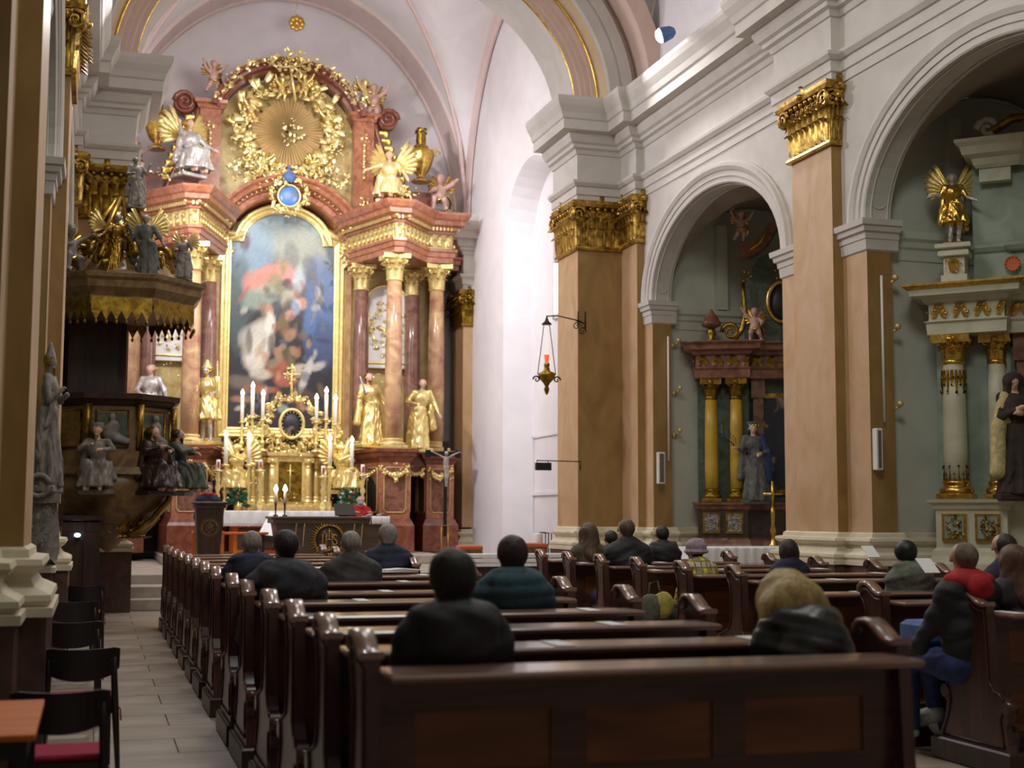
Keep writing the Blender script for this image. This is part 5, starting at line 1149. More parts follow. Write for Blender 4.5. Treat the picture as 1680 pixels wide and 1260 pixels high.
for i, px in enumerate((452,467)):
    a, b = P(px,806,27.6), P(px,845,27.6); c = (b[0],27.6,tz); h = a[2]-tz
    t = thing('candlestick', 'small dark candlestick on the carved altar, %s of the pair' % ('left','right')[i], 'candlestick', c, 'altar table candlesticks'); build(MB().lathe([(.05,0),(.05,.02),(.015,.04),(.02,h*.4),(.035,h*.55),(.015,h*.56)], c, 10), 'stem', 'dark_wood', t)
    candle('short lit candle on the carved altar, %s of the pair' % ('left','right')[i], b[0], 27.6, tz+h*.56, h*.4, .026, 'altar table candles')
# missal stand and papers
c = P(566,838,27.5); t = thing('missal_stand', 'black tilted book stand on the carved altar', 'stand', (c[0],27.5,tz)); m = MB(); m.add([(c[0]-.22,27.35,tz+.03),(c[0]+.2,27.35,tz+.03),(c[0]+.2,27.68,tz+.26),(c[0]-.2,27.68,tz+.26),(c[0]-.22,27.37,tz+.01),(c[0]+.2,27.37,tz+.01),(c[0]+.2,27.70,tz+.24),(c[0]-.2,27.70,tz+.24)], [(0,1,2,3),(7,6,5,4),(0,4,5,1),(1,5,6,2),(2,6,7,3),(3,7,4,0)]); build(m, 'plate', 'black', t); m = MB(); m.box(c[0]-.1,c[0]+.1,27.62,27.66,tz,tz+.2); build(m, 'prop', 'black', t)
c = P(618,843,27.5); t = thing('open_book', 'open white book at the right end of the carved altar', 'book', (c[0],27.5,tz)); m = MB()
for e in (-1,1): m.add([(c[0],27.4,tz+.03),(c[0]+e*.1,27.4,tz+.05),(c[0]+e*.2,27.4,tz+.03),(c[0]+e*.2,27.65,tz+.03),(c[0]+e*.1,27.65,tz+.05),(c[0],27.65,tz+.03)], [(0,1,4,5),(1,2,3,4)])
build(m, 'pages', 'paper', t); build(MB().box(c[0]-.21,c[0]+.21,27.39,27.66,tz+.012,tz+.028), 'cover', 'black', t)
# ambo
a0, a1 = P(317,823,26.4), P(374,823,26.4); t = thing('ambo', 'dark tapered wooden lectern with a faint carved emblem at the left of the sanctuary', 'lectern', ((a0[0]+a1[0])/2,26.6,FZ)); x0, x1, zt_ = a0[0], a1[0], a0[2]
b = MB(); b.add([(x0+.06,26.45,zt_-.1),(x1-.06,26.45,zt_-.1),(x1-.14,26.5,FZ),(x0+.12,26.5,FZ),(x0+.06,26.95,zt_-.1),(x1-.06,26.95,zt_-.1),(x1-.14,26.9,FZ),(x0+.12,26.9,FZ)], [(0,1,2,3),(4,7,6,5),(0,3,7,4),(1,5,6,2)]); build(b, 'body', 'dark_wood', t)
b = MB(); b.bev(x0,x1,26.38,27.0,zt_-.05,zt_,.01); b.bev(x0+.03,x1-.03,26.42,26.97,zt_-.12,zt_-.05,.01); build(b, 'desk', 'dark_wood', t)
ihs(t, ((x0+x1)/2,26.46,1.35), .24, 'pulpit_wood')
c = P(362,757,26.6)
# low step bench and orange-topped stool in the sanctuary
for i, (px, pz, w_, Y) in enumerate(((398,873,.5,28.4),(480,885,.3,28.8))):
    if i == 0:
        c = P(px,pz,Y); t = thing('sanctuary_bench', 'low wooden bench with an orange top between the ambo and the carved altar', 'bench', (c[0],Y,FZ)); b = MB(); b.bev(c[0]-w_,c[0]+w_,Y-.2,Y+.2,c[2]-.05,c[2],.01); build(b, 'seat', 'terracotta', t); [build(MB().box(c[0]+e*w_*.8-.03,c[0]+e*w_*.8+.03,Y-.15,Y+.15,FZ,c[2]-.05), 'leg', 'dark_wood', t) for e in (-1,1)]
# processional crucifix on its stand
a, b, Y = P(731,724,27.5), P(728,862,27.5), 27.5; hz = P(730,745,Y)[2]; xl, xr = P(698,757,Y)[0], P(755,748,Y)[0]
t = thing('processional_cross', 'black processional crucifix with a pale figure right of the altar', 'crucifix', (a[0],Y,FZ))
m = MB(); m.box(a[0]-.035,a[0]+.035,Y-.02,Y+.02,P(728,880,Y)[2],a[2]); m.box(xl,xr,Y-.03,Y+.0,hz-.05,hz+.05); m.box(xr-.1,xr,Y-.035,Y,hz-.08,hz+.08); m.box(xl,xl+.1,Y-.035,Y,hz-.08,hz+.08); m.box(a[0]-.07,a[0]+.07,Y-.03,Y,a[2]-.12,a[2]); build(m, 'cross_beams', 'black', t)
x = a[0]; q = [(('e',(0,-.02,.0),(.055,.04,.10)),0,.03),(('c',(0,-.02,-.06),(0,-.02,-.14),.045,.05),0,.03),(('c',(0,-.02,-.14),(.02,-.05,-.33),.04,.028),0,.02),(('c',(0,-.02,-.14),(-.01,-.05,-.34),.04,.028),0,.02),(('c',(.02,-.05,-.33),(.01,-.02,-.52),.026,.016),0,.02),(('c',(-.01,-.05,-.34),(.0,-.02,-.52),.026,.016),0,.02),
   (('c',(-.05,-.02,.07),(-.17,-.01,.13),.022,.018),0,.02),(('c',(-.17,-.01,.13),(-.30,0,.19),.018,.013),0,.01),(('c',(.05,-.02,.07),(.17,-.01,.13),.022,.018),0,.02),(('c',(.17,-.01,.13),(.30,0,.19),.018,.013),0,.01),(('e',(0,-.05,.15),(.04,.045,.05)),0,.01)]
fo = sdf_obj([(( 'c',)+tuple([tuple(v) if isinstance(v,tuple) else v for v in z[0][1:]]) if z[0][0]=='c' else z[0],z[1],z[2]) for z in q], 'figure', ('silver_figure',), t, res=.012, k=.02); fo.location = (0,-.03,hz-.14-FZ)
bz = P(728,862,Y)[2]; m = MB()
for i in range(4):
    aa = i*PI/2+.6; m.tube([(x+.1*math.cos(aa),Y+.1*math.sin(aa),bz+.0),(x+.09*math.cos(aa),Y+.09*math.sin(aa),FZ+.2),(x+.18*math.cos(aa),Y+.18*math.sin(aa),FZ)], .012, 5)
for zz in (bz, FZ+.25): m.tube([(x+.1*math.cos(i*PI/8),Y+.1*math.sin(i*PI/8),zz) for i in range(17)], .01, 5, False)
build(m, 'stand', 'gold_old', t)
# white rail at the sanctuary edge, red cushions, fire extinguisher-like lamp post on the right
zr = P(890,908,22.9)[2]; t = thing('communion_rail', 'low white marble rail with fine horizontal mouldings in front of the sanctuary at the right', 'rail', (7.2,22.9,0))
x0 = P(752,908,22.9)[0]; b = MB()
for i, (a_, b__) in enumerate(((0,.07),(.085,.15),(.165,.22))): b.bev(x0-.0*i,8.2,22.8,23.05,zr-b__,zr-a_,.008)
build(b, 'rail_top', 'white_cloth', t); b = MB(); b.box(x0+.05,8.15,22.88,22.98,0,zr-.2); build(b, 'rail_body', 'dark_wood', t)
for i, (p0, p1, py) in enumerate(((857,896,891),(752,790,895))):
    a, b_ = P(p0,py,24.2), P(p1,py,24.2); t = thing('kneeling_bench', 'wooden kneeling bench with a terracotta red cushion %s' % ('by the right sanctuary wall','below the crucifix'), 'bench', ((a[0]+b_[0])/2,24.2,.38)) if False else thing('kneeling_bench', ('wooden kneeling bench with a terracotta red cushion by the right chancel pier','wooden kneeling bench with a terracotta red cushion below the black crucifix')[i], 'bench', ((a[0]+b_[0])/2,24.2,.38))
    build(MB().bev(a[0],b_[0],24.1,24.4,a[2]-.09,a[2],.02), 'cushion', 'terracotta', t); build(MB().box(a[0],b_[0],24.12,24.38,.38,a[2]-.09), 'box', 'pulpit_wood', t)
a, b_ = P(884,875,25.2), P(896,892,25.2); t = thing('holy_water_stand', 'white cylinder on thin black metal legs by the right chancel pier', 'stand', (a[0],25.2,.55))
build(MB().lathe([(.10,a[2]-.62),(.10,a[2]-.02),(.08,a[2])], (a[0]-.02,25.2,0), 16), 'cylinder', 'white_plastic', t); m = MB(); [m.tube([(a[0]+.12+.06*k,25.15,.55),(a[0]+.12+.06*k,25.15,a[2]),(a[0]+.04*k,25.15,a[2]+.02)], .012, 5) for k in range(3)]; build(m, 'legs', 'black', t)
# eternal lamp on its wall bracket, small black display on an arm
t = thing('eternal_lamp', 'hanging bronze sanctuary lamp with a small red glass on two chains', 'lamp', P(897,530,23.2)); Y = 23.2; top = P(897,528,Y); bw_ = P(897,632,Y); r_ = .11
c = (bw_[0],Y,bw_[2]); s_ = (P(897,590,Y)[2]-P(897,655,Y)[2])
build(MB().lathe([(.004,-.25*s_),(.03*1,-.2*s_),(.05,-.1*s_),(.03,-.03*s_),(.06,.05*s_),(.14,.17*s_),(.16,.27*s_),(.15,.3*s_),(.06,.36*s_),(.045,.46*s_),(.055,.52*s_),(.045,.56*s_)], c, 18), 'bowl', 'gold_old', t)
build(MB().lathe([(.03,.56*s_),(.048,.76*s_),(.046,.77*s_)], c, 14), 'red_glass', 'red_glow', t)
m = MB()
for e in (-1,1): m.tube([(c[0]+e*.17,Y,c[2]+.27*s_),(top[0]+e*.05,Y,top[2]-.03)], .008, 5); m.spiral((c[0]+e*.19,Y,c[2]+.14*s_), (e,0,0), (0,0,1), .07, .016, 1.3, 12)
build(m, 'chains', 'iron', t); build(MB().lathe([(.10,-.05),(.04,.01),(.015,.08),(.005,.12)], top, 12), 'canopy', 'iron', t)
t = thing('lamp_bracket', 'wrought iron wall bracket with scrolls carrying the sanctuary lamp', 'bracket', P(935,525,23.55)); m = MB(); q = P(935,525,23.55); yy = 23.2
m.tube([(top[0],yy,top[2]+.1),(top[0]+.2,yy,top[2]+.12),(8.40,yy+.1,top[2]+.05)], .012, 5); m.tube([(8.40,23.5,q[2]-.14),(8.40,23.5,q[2]+.16)], .014, 5); m.tube([(8.56,23.55,q[2]-.16),(8.56,23.55,q[2]+.17)], .016, 5); m.spiral((8.30,yy+.1,top[2]-.04), (1,0,0), (0,0,1), .08, .011, 1.4, 14); m.spiral((8.48,23.5,top[2]-.1), (1,0,0), (0,0,1), .08, .012, 1.4, 14); m.tube([(8.3,yy+.1,top[2]+.06),(8.56,23.54,top[2]+.04)], .012, 5); build(m, 'scrollwork', 'iron', t)
a, b_ = P(877,759,23.3), P(902,772,23.3); t = thing('song_number_display', 'small black display box hanging from a thin arm on the chancel pier', 'sign', (8.43,23.5,a[2])); build(MB().bev(a[0],b_[0],23.2,23.28,b_[2],a[2],.008), 'box', 'black', t); k = P(902,756,23.3); m = MB(); m.tube([(a[0]+.02,23.24,k[2]),(8.44,23.45,k[2])], .01, 5); m.tube([(a[0]+.03,23.24,k[2]),(a[0]+.03,23.24,a[2])], .006, 4); m.tube([(b_[0]-.05,23.24,k[2]),(b_[0]-.05,23.24,a[2])], .006, 4); m.tube([(8.44,23.5,k[2]),(8.44,23.5,k[2]-.14)], .012, 5); build(m, 'arm', 'iron', t)
# floodlights on the cornices
for i, (l, tg, nm) in enumerate((((8.62,19.9,9.42),(6.6,20.6,8.7),'right'),((.28,19.9,9.42),(2.3,20.6,8.7),'left'))):
    t = thing('floodlight', 'blue-black floodlight glowing white on the %s nave cornice' % nm, 'lamp', l); d = (Vector(tg)-Vector(l)).normalized(); M = d.to_track_quat('Z','Y').to_matrix().to_4x4(); M.translation = Vector(l)+Vector((0,0,-.05))
    build(MB().lathe([(.05,-.16),(.10,-.1),(.13,.05),(.13,.08)], (0,0,0), 16).xform(M), 'housing', 'cloth_blue', t); build(MB().lathe([(.118,.06),(.118,.10),(.09,.14),(.05,.16),(.001,.165)], (0,0,0), 16).xform(M), 'lens', 'lamp_glow', t)
    build(MB().tube([(l[0],l[1],9.26),(l[0],l[1],l[2]-.05)], .02, 6), 'stand', 'iron', t)
# ------------------------------------------------------------------ pulpit on the left chancel pier
CX, CY_ = .22, 21.75
pu = thing('pulpit', 'dark wooden pulpit with an ochre drum, rounded bowl and carved relief on the left pier', 'pulpit', (CX,CY_,1.0))
def octo(R, n=8, a0=PI/8): return [(CX+R*math.cos(a0+2*PI*i/n), CY_+R*math.sin(a0+2*PI*i/n)) for i in range(n)]
oc = octo(.90)
b = MB().prism(oc, 2.25, 3.28, lambda u,v,t: (u,v,t)); build(b, 'drum', 'pulpit_wood', pu)
occ = oc
build(MB().sweep([(0,3.18),(.04,3.2),(.10,3.26),(.15,3.28),(.16,3.36),(0,3.38),(-.1,3.38)], occ, True).prism(octo(.9), 3.3, 3.34, lambda u,v,t:(u,v,t)), 'rim', 'dark_wood', pu)
build(MB().sweep([(0,2.42),(.03,2.44),(.04,2.5),(.10,2.52),(.10,2.3),(.16,2.28),(.18,2.18),(.06,2.12),(0,2.1)], occ, True), 'lower_moulding', 'pulpit_wood', pu)
build(MB().lathe([(.97,2.2),(.99,2.0),(.90,1.74),(.70,1.5),(.45,1.32),(.22,1.22),(.14,1.12),(.02,1.02)], (CX,CY_,0), 28), 'bowl', 'pulpit_wood', pu)
g = MB()
for i in range(9):
    a = -1.2+i*.16; g.leaf((CX+.75*math.cos(a),CY_+.75*math.sin(a),1.55), (-math.sin(a),math.cos(a),0), (-.7*math.cos(a),-.7*math.sin(a),-.7), (math.cos(a),math.sin(a),-.3), .16, .42, .3)
rocaille(g, (CX+.25,CY_-.62,1.38), .7, .2, 20, 5, .1); g.tube([(CX+.9,CY_-.5,2.1),(CX+.85,CY_-.55,1.8),(CX+.6,CY_-.6,1.5),(CX+.3,CY_-.55,1.3)], [.07,.1,.1,.05], 8, flat=.5); build(g, 'bowl_carving', 'gold_old', pu, kind='stuff')
for i in range(8):
    a, b_ = Vector((*occ[i],0)), Vector((*occ[(i+1)%8],0)); d = (b_-a).normalized(); n = Vector((d.y,-d.x,0)); L = (b_-a).length; mid = (a+b_)/2
    if n.y > .2: continue
    m = MB().add([tuple(a+d*x+n*.015+Vector((0,0,z))) for x, z in ((.12,2.58),(L-.12,2.58),(L-.12,3.12),(.12,3.12))], [(0,1,2,3)]); p = build(m, 'panel', 'pulpit_ochre', pu)
    m = MB().tube([tuple(a+d*x+n*.02+Vector((0,0,z))) for x, z in ((.12,2.58),(L-.12,2.58),(L-.12,3.12),(.12,3.12),(.12,2.58))], .018, 4, False); build(m, 'panel_frame', 'gold_old', p)
    m = MB(); rocaille(m, tuple(a+n*.05+Vector((0,0,2.95))), .14, .5, 9, i, .05, R=tuple(d), N=tuple(n), big=1.6); m.tube([tuple(a+n*.04+Vector((0,0,2.5))), tuple(a+n*.08+Vector((0,0,2.9))), tuple(a+n*.06+Vector((0,0,3.2)))], [.03,.05,.07], 6); build(m, 'corner_scroll', 'gold_old', pu, kind='stuff')
    if n.y < -.8 or (n.x > .3 and n.y < -.3):
        q = [(('e',tuple(mid+n*.04+d*.02+Vector((0,0,2.86))),(.09,.05,.12)),0,.04),(('e',tuple(mid+n*.05+d*.0+Vector((0,0,3.02))),(.05,.045,.06)),0,.02),(('c',tuple(mid+n*.03-d*.05+Vector((0,0,2.75))),tuple(mid+n*.05+d*.22+Vector((0,0,2.66))),.09,.05),0,.05),(('c',tuple(mid+n*.05+Vector((0,0,2.9))),tuple(mid+n*.06-d*.2+Vector((0,0,2.82))),.03,.025),0,.03)]
        o = sdf_obj(q, 'relief_figure', ('stone_figure',), pu, res=.018, k=.03); o.location = -Vector((CX,CY_,1.0))
        m = MB().add([tuple(mid+d*x+n*.02+Vector((0,0,z))) for x, z in ((-.22,2.6),(.22,2.6),(.22,3.08),(-.22,3.08))], [(0,1,2,3)]); build(m, 'relief_ground', 'green_marble', pu)
for i, (a, lab, mt) in enumerate(((-2.55,'far left',('stone_figure','flesh_figure','gold_old')),(-1.75,'centre left',('stone_figure','flesh_figure','gold')),(-.95,'centre right',('dark_wood','flesh_figure','gold_old')),(-.35,'far right',('green_marble','flesh_figure','dark_wood')))):
    r = 1.04; statue('evangelist_statue', 'small seated carved saint on the ledge round the pulpit drum, '+lab, 'statue', (CX+r*math.cos(a),CY_+r*math.sin(a),1.93), 1.32, a+PI/2, mt, ((-.3,-.16,.8),(-.1,-.34,.86)), ((.3,-.16,.8),(.12,-.34,.78)), seated=True, seed=30+i, hat='crown' if i == 1 else None, beard=True)
build(MB().box(-.45,.42,22.55,23.5,2.9,5.0).box(-.45,.30,22.3,22.6,3.2,5.0), 'back_panel', 'dark_wood', pu)
sc_ = thing('pulpit_canopy', 'dark octagonal sounding board with a gold tasselled fringe above the pulpit', 'canopy', (CX+.1,CY_,4.4)); cx0 = CX; CX = CX+.08; o2 = octo(1.12)
build(MB().sweep([(0,4.62),(.03,4.66),(.03,4.78),(.08,4.84),(.14,4.9),(.15,5.0),(.20,5.04),(.21,5.1),(0,5.14),(-1.0,5.16)], o2, True).prism(octo(1.1), 4.62, 4.66, lambda u,v,t:(u,v,t)), 'cornice', 'pulpit_wood', sc_)
m = MB(); m2 = MB()
for i in range(8):
    a, b_ = Vector((*o2[i],0)), Vector((*o2[(i+1)%8],0)); d = (b_-a).normalized(); n = Vector((d.y,-d.x,0)); L = (b_-a).length; k = 6
    for j in range(k):
        x0, x1 = L*j/k, L*(j+1)/k; z0, z1 = 4.68, 4.60
        m.add([tuple(a+d*x0+n*.035+Vector((0,0,4.76))),tuple(a+d*x1+n*.035+Vector((0,0,4.76))),tuple(a+d*x1+n*.045+Vector((0,0,4.56))),tuple(a+d*((x0+x1)/2)+n*.05+Vector((0,0,4.42))),tuple(a+d*x0+n*.045+Vector((0,0,4.56)))], [(0,4,3,2,1)])
        m2.ell(tuple(a+d*((x0+x1)/2)+n*.05+Vector((0,0,4.40))), (.025,.025,.035), 6, 5)
build(m, 'lambrequin', 'gold_old', sc_, kind='stuff'); build(m2, 'tassels', 'gold_old', sc_, kind='stuff')
build(MB().lathe([(1.0,5.12),(.8,5.25),(.62,5.5),(.42,5.62),(.3,5.9),(.22,6.3)], (CX,CY_,0), 8), 'roof', 'pulpit_wood', sc_)
g = MB()
for i in range(8):
    a = i*PI/4+.2; c = (CX+.62*math.cos(a),CY_+.62*math.sin(a),5.45); g.spiral(c, (math.cos(a),math.sin(a),0), (0,0,1), .26, .06, 1.3, 14); g.tube([c,(CX+.4*math.cos(a),CY_+.4*math.sin(a),5.95),(CX+.1*math.cos(a),CY_+.1*math.sin(a),6.45)], [.07,.05,.06], 6)
rocaille(g, (CX,CY_-.5,5.6), 1.3, .6, 50, 6, .3, big=.8); build(g, 'scroll_crown', 'gold_old', sc_, kind='stuff')
def onp(px, pyt, pyb, Y, **k):
    a, b = P(px,pyt,Y), P(px,pyb,Y); return (b[0],Y,b[2]), a[2]-b[2]
l, h = onp(238, 352, 462, 21.0); statue('canopy_angel', 'blue grey carved angel with gold wings standing on the pulpit canopy', 'statue', l, h, -.1, ('robe_grey','stone_figure','gold_old'), ((-.34,-.05,1.12),(-.4,-.2,1.35)), ((.34,-.05,1.15),(.42,-.1,1.0)), wings=1.0, seed=41)
l, h = onp(178, 350, 452, 21.1); statue('canopy_angel', 'gold carved angel leaning left on the pulpit canopy', 'statue', l, h, .4, ('gold_old','stone_figure','gold_old'), ((-.36,-.05,1.15),(-.5,-.15,1.05)), None, wings=.9, seed=43, lean=.15)
l, h = onp(300, 385, 458, 21.2); statue('canopy_angel', 'small pale carved figure at the right edge of the pulpit canopy', 'statue', l, h, -.4, ('stone_figure','flesh_figure','gold'), None, ((.34,-.05,1.15),(.3,-.2,1.4)), wings=1.0, seed=44)
cherub('pale cherub seated at the left edge of the pulpit canopy', P(112,455,21.3), .85, .5, 'stone_figure', 1)
l, h = onp(222, 258, 340, 21.5); statue('canopy_figure', 'grey carved figure on the scrolls at the top of the pulpit canopy', 'statue', l, h, .2, ('stone_figure','stone_figure','gold_old'), None, ((.34,-.05,1.2),(.42,-.1,1.45)), seed=45)
CX = cx0
# statue on the left pier
l, h = onp(76, 580, 800, 15.0); ps_ = statue('pier_statue', 'grey carved bishop standing on a bracket at the left pier', 'statue', l, h, 1.25, ('stone_figure','stone_figure','gold_old'), ((-.3,-.1,1.15),(-.2,-.3,1.25)), ((.28,-.14,1.15),(.1,-.3,1.2)), seed=50, hat='mitre', beard=True); ps_.scale = (.62,.62,1)
g = MB(); rocaille(g, (l[0],l[1]-.05,l[2]-.28), .26, .6, 26, 52, .1, big=1.0); g.tube([(l[0]-.07+.11*math.cos(i*PI/6),l[1]-.14,l[2]+.02+.11*math.sin(i*PI/6)) for i in range(13)], .03, 6); g.leaf((l[0],l[1]-.02,l[2]-.1), (1,0,0), (0,0,-1), (0,-1,0), .3, .7, .1); g.box(l[0]-.14,l[0]+.14,l[1]-.1,15.36,l[2]-.16,l[2]-.06)
build(g, 'statue_bracket', 'stone_figure', None, 'grey carved scrolled bracket with a gilt ring under the bishop statue', 'bracket', at=(l[0],l[1],l[2]-.6))
# dark confessional behind the chairs
t = thing('confessional', 'tall dark wooden confessional under the pulpit at the left', 'confessional', (-.15,20.9,0)); b = MB(); b.bev(-.42,.10,20.6,21.3,0,1.5,.02); b.bev(-.48,.16,20.55,21.35,1.5,1.58,.02); build(b, 'body', 'dark_wood', t)
for x in (-.36,-.12): b = MB(); b.bev(x,x+.18,20.57,20.6,.3,1.35,.01); build(b, 'door_panel', 'dark_wood', t)
c = P(127,878,20.5); t = thing('votive_lamp', 'tiny bluish white lamp glowing on the dark confessional', 'lamp', c); build(MB().ell(c, (.045,.03,.03), 10, 6), 'glass', 'blue_glow', t); build(MB().lathe([(.03,-.08),(.035,-.03)], c, 8), 'cup', 'iron', t)

# ------------------------------------------------------------------ side altars in the two right chapels
def side_altar(name, label, O, th, W, D, zt, zc0, zc1, mats, zped=1.2, rcol=.13, fl=0):
    """built in a local frame (x along the front, -y towards the viewer), then turned by th"""
    body, dark, colm, goldm, panelm, fieldm = mats; t = thing(name, label, 'altar', (O[0],O[1],0)); X0, Y0 = O
    A = lambda x, y: (X0+x, Y0+y)
    half = [(0,.5),(0,0),(.86,-.05),(.86,.16),(1.12,.2)]; fr = half+[(W-x,y) for x,y in half[::-1]]; fr = [A(*p) for p in fr]
    build(MB().prism(fr, .0, zt-.08, lambda u,v,q: (u,v,q)), 'pedestal', body, t)
    build(MB().sweep([(0,zt-.14),(.03,zt-.12),(.05,zt-.06),(.09,zt-.04),(.10,zt),(-.1,zt)], fr).prism(fr, zt-.05, zt-.001, lambda u,v,q: (u,v,q)), 'pedestal_cornice', body if fl else dark, t)
    build(MB().sweep([(.08,0),(.08,zped-.2),(.05,zped-.1),(.04,zped-.04),(0,zped)], fr), 'plinth', dark if not fl else body, t)
    for s in (0,1):
        for x in (.08,.48):
            xa, xb = (x,x+.30) if not s else (W-x-.30,W-x); yf = -.012-.05*(x+.15)/.86; z0, z1 = zped+.08, zt-.18
            m = MB(); m.box(X0+xa,X0+xb,Y0+yf-.03,Y0+yf+.03,z0,z1); fp = build(m, 'relief_frame', goldm, t)
            m = MB(); m.box(X0+xa+.035,X0+xb-.035,Y0+yf-.04,Y0+yf,z0+.035,z1-.035); build(m, 'relief_ground', panelm, fp)
            m = MB(); rocaille(m, (X0+(xa+xb)/2,Y0+yf-.045,(z0+z1)/2), .2, (z1-z0)*.8, 26 if not fl else 44, int(x*10)+s, .02, big=.8 if not fl else 1.3); build(m, 'relief', 'silver_relief' if not fl else 'gold_old', fp, kind='stuff')
        for k, (x, y, rr) in enumerate(((.24,.14,rcol),(.68,.12,rcol) if not fl else (.74,.30,rcol*.8))):
            xx = x if not s else W-x; column(t, X0+xx, Y0+y, zt, zc0, rr, colm, 0, .36, 'column', goldm, goldm)
    bk = [A(0,.36),A(.9,.36),A(1.0,.5),A(W-1.0,.5),A(W-.9,.36),A(W,.36),A(W,.7),A(0,.7)]
    build(MB().prism(bk, zt-.02, zc0, lambda u,v,q: (u,v,q)), 'back_wall', fieldm, t)
    for x in (.98, W-1.16): b = MB(); b.box(X0+x,X0+x+.18,Y0+.3,Y0+.5,zt,zc0-.3); b.box(X0+x-.03,X0+x+.21,Y0+.26,Y0+.5,zc0-.34,zc0); build(b, 'pilaster', dark, t)
    H = zc1-zc0; ef = [A(-.02,.6),A(-.02,-.02),A(.90,-.07),A(.90,.16),A(1.2,.2),A(W-1.2,.2),A(W-.90,.16),A(W-.90,-.07),A(W+.02,-.02),A(W+.02,.6)]
    e = build(MB().sweep([(0,zc0),(.02,zc0),(.03,zc0+H*.22),(.06,zc0+H*.26),(.0,zc0+H*.3),(0,zc0+H*.62),(.05,zc0+H*.66),(.08,zc0+H*.74),(.20,zc0+H*.78),(.21,zc0+H*.9),(.27,zc0+H*.97),(.27,zc1),(-.2,zc1+.01)], ef).prism(ef, zc0, zc0+.02, lambda u,v,q:(u,v,q)).prism(ef, zc1-.02, zc1, lambda u,v,q:(u,v,q)), 'entablature', dark if not fl else body, t)
    g = MB()
    for a, b in zip(ef, ef[1:]):
        a, b = Vector((*a,0)), Vector((*b,0)); L = (b-a).length; d = (b-a).normalized(); n = Vector((d.y,-d.x,0)); k = int(L/.12)
        for i in range(k):
            p = a+d*((i+.5)*L/k)+n*.02+Vector((0,0,zc0+H*.34)); g.leaf(p, d, (.3*(-1)**i,0,1), n, .09, H*.28, .3, 3); g.spiral(p+n*.01+Vector((0,0,H*.12)), d, (0,0,1), .04, .012, 1, 6, (-1)**i, k=4)
    build(g, 'frieze_ornament', goldm, e, kind='stuff')
    if fl: build(MB().sweep([(.215,zc0+H*.9),(.285,zc0+H*.97),(.285,zc1+.005),(.2,zc1+.012)], ef), 'gilt_edge', goldm, e)
    # centre picture
    b = MB(); b.box(X0+W/2-.42,X0+W/2+.42,Y0+.40,Y0+.5,zt+.15,zc0-.25); pf = build(b, 'picture_frame', goldm, t); b = MB(); b.box(X0+W/2-.34,X0+W/2+.34,Y0+.385,Y0+.42,zt+.23,zc0-.33); build(b, 'picture', 'portrait_dark', pf)
    return t
O1 = (P(1145,800,22.15)[0], 22.15); T1 = -math.radians(26)
sa1 = side_altar('side_altar', 'dark brown side altar with yellow columns and silver reliefs in the far right chapel', O1, T1, 3.0, .6, 1.84, 4.03, 4.66, ('dark_marble','brown_marble','yellow_column','gold_old','silver_relief','green_marble'), 1.22, .115)
X0, Y0 = O1
def curl_line(m, pts, r): m.tube([(X0+x,Y0+y,z) for x,y,z in pts], r, 7)
b = MB(); b.prism([(.85,4.66),(2.15,4.66),(2.15,5.7),(1.9,6.2),(1.5,6.35),(1.1,6.2),(.85,5.7)], .25, .5, lambda u,v,q: (X0+u,Y0+q,v)); build(b, 'attic', 'green_marble', sa1)
for s in (0,1):
    f = (lambda x: x) if not s else (lambda x: 3.0-x); m = MB(); 
    m.spiral((X0+f(.60),Y0+.1,4.86), (1 if s else -1,0,0), (0,0,1), .16, .045, 1.7, 20, -1 if False else 1)
    m.tube([(X0+f(.68),Y0+.1,4.72),(X0+f(.80),Y0+.12,4.9),(X0+f(.86),Y0+.14,5.15),(X0+f(.84),Y0+.15,5.5),(X0+f(.82),Y0+.15,5.75)], [.04,.05,.045,.03,.04], 7); rocaille(m, (X0+f(.84),Y0+.12,5.85), .22, .26, 14, 3, .08, big=1.2); build(m, 'attic_scroll', 'gold_old', sa1, kind='stuff')
    b = MB(); pts = [(f(.80),6.2),(f(.78),6.45),(f(.95),6.42),(f(1.15),6.55),(f(1.3),6.8),(f(1.45),6.72),(f(1.3),6.45),(f(1.1),6.28),(f(.95),6.2)]; pts = pts if not s else pts[::-1]; b.prism(pts, -.02, .4, lambda u,v,q: (X0+u,Y0+q,v)); bp = build(b, 'broken_pediment', 'brown_marble', sa1)
    m = MB(); m.tube([(X0+f(.95),Y0-.03,6.3),(X0+f(1.12),Y0-.03,6.42),(X0+f(1.28),Y0-.03,6.7)], .03, 5); build(m, 'gilt_edge', 'gold', bp)
m = MB(); m.tube([(X0+1.5+.24*math.cos(i*PI/14),Y0+.22,5.4+.36*math.sin(i*PI/14)) for i in range(29)], .045, 6, False); rocaille(m, (X0+1.5,Y0+.22,5.85), .4, .25, 14, 8, .08); build(m, 'oval_frame', 'gold', sa1)
m = MB(); m.lathe([(.001,0),(.24,0),(.24,.02),(.001,.02)], (0,0,0), 20); m.v = [(X0+1.5+p[0],Y0+.24-p[2],5.4+p[1]*1.5) for p in m.v]; build(m, 'oval_picture', 'portrait_dark', sa1)
sa1.rotation_euler = (0,0,T1)
def loc1(x, y, z, O=O1, T=T1): return (O[0]+x*math.cos(T)-y*math.sin(T), O[1]+x*math.sin(T)+y*math.cos(T), z)
h = .56; c = loc1(.26,.1,4.67); t = thing('altar_urn', 'dark and gilded covered urn on the left end of the brown side altar', 'urn', c)
build(MB().lathe([(.09,0),(.09,.04),(.04,.08),(.09,.16),(.07,.22),(.06,.26)], c, 14), 'foot', 'gold_old', t); build(MB().lathe([(.07,.26),(.17,.30),(.18,.36),(.14,.40),(.13,.44),(.06,.52),(.02,.6)], c, 16), 'bowl', 'brown_marble', t)
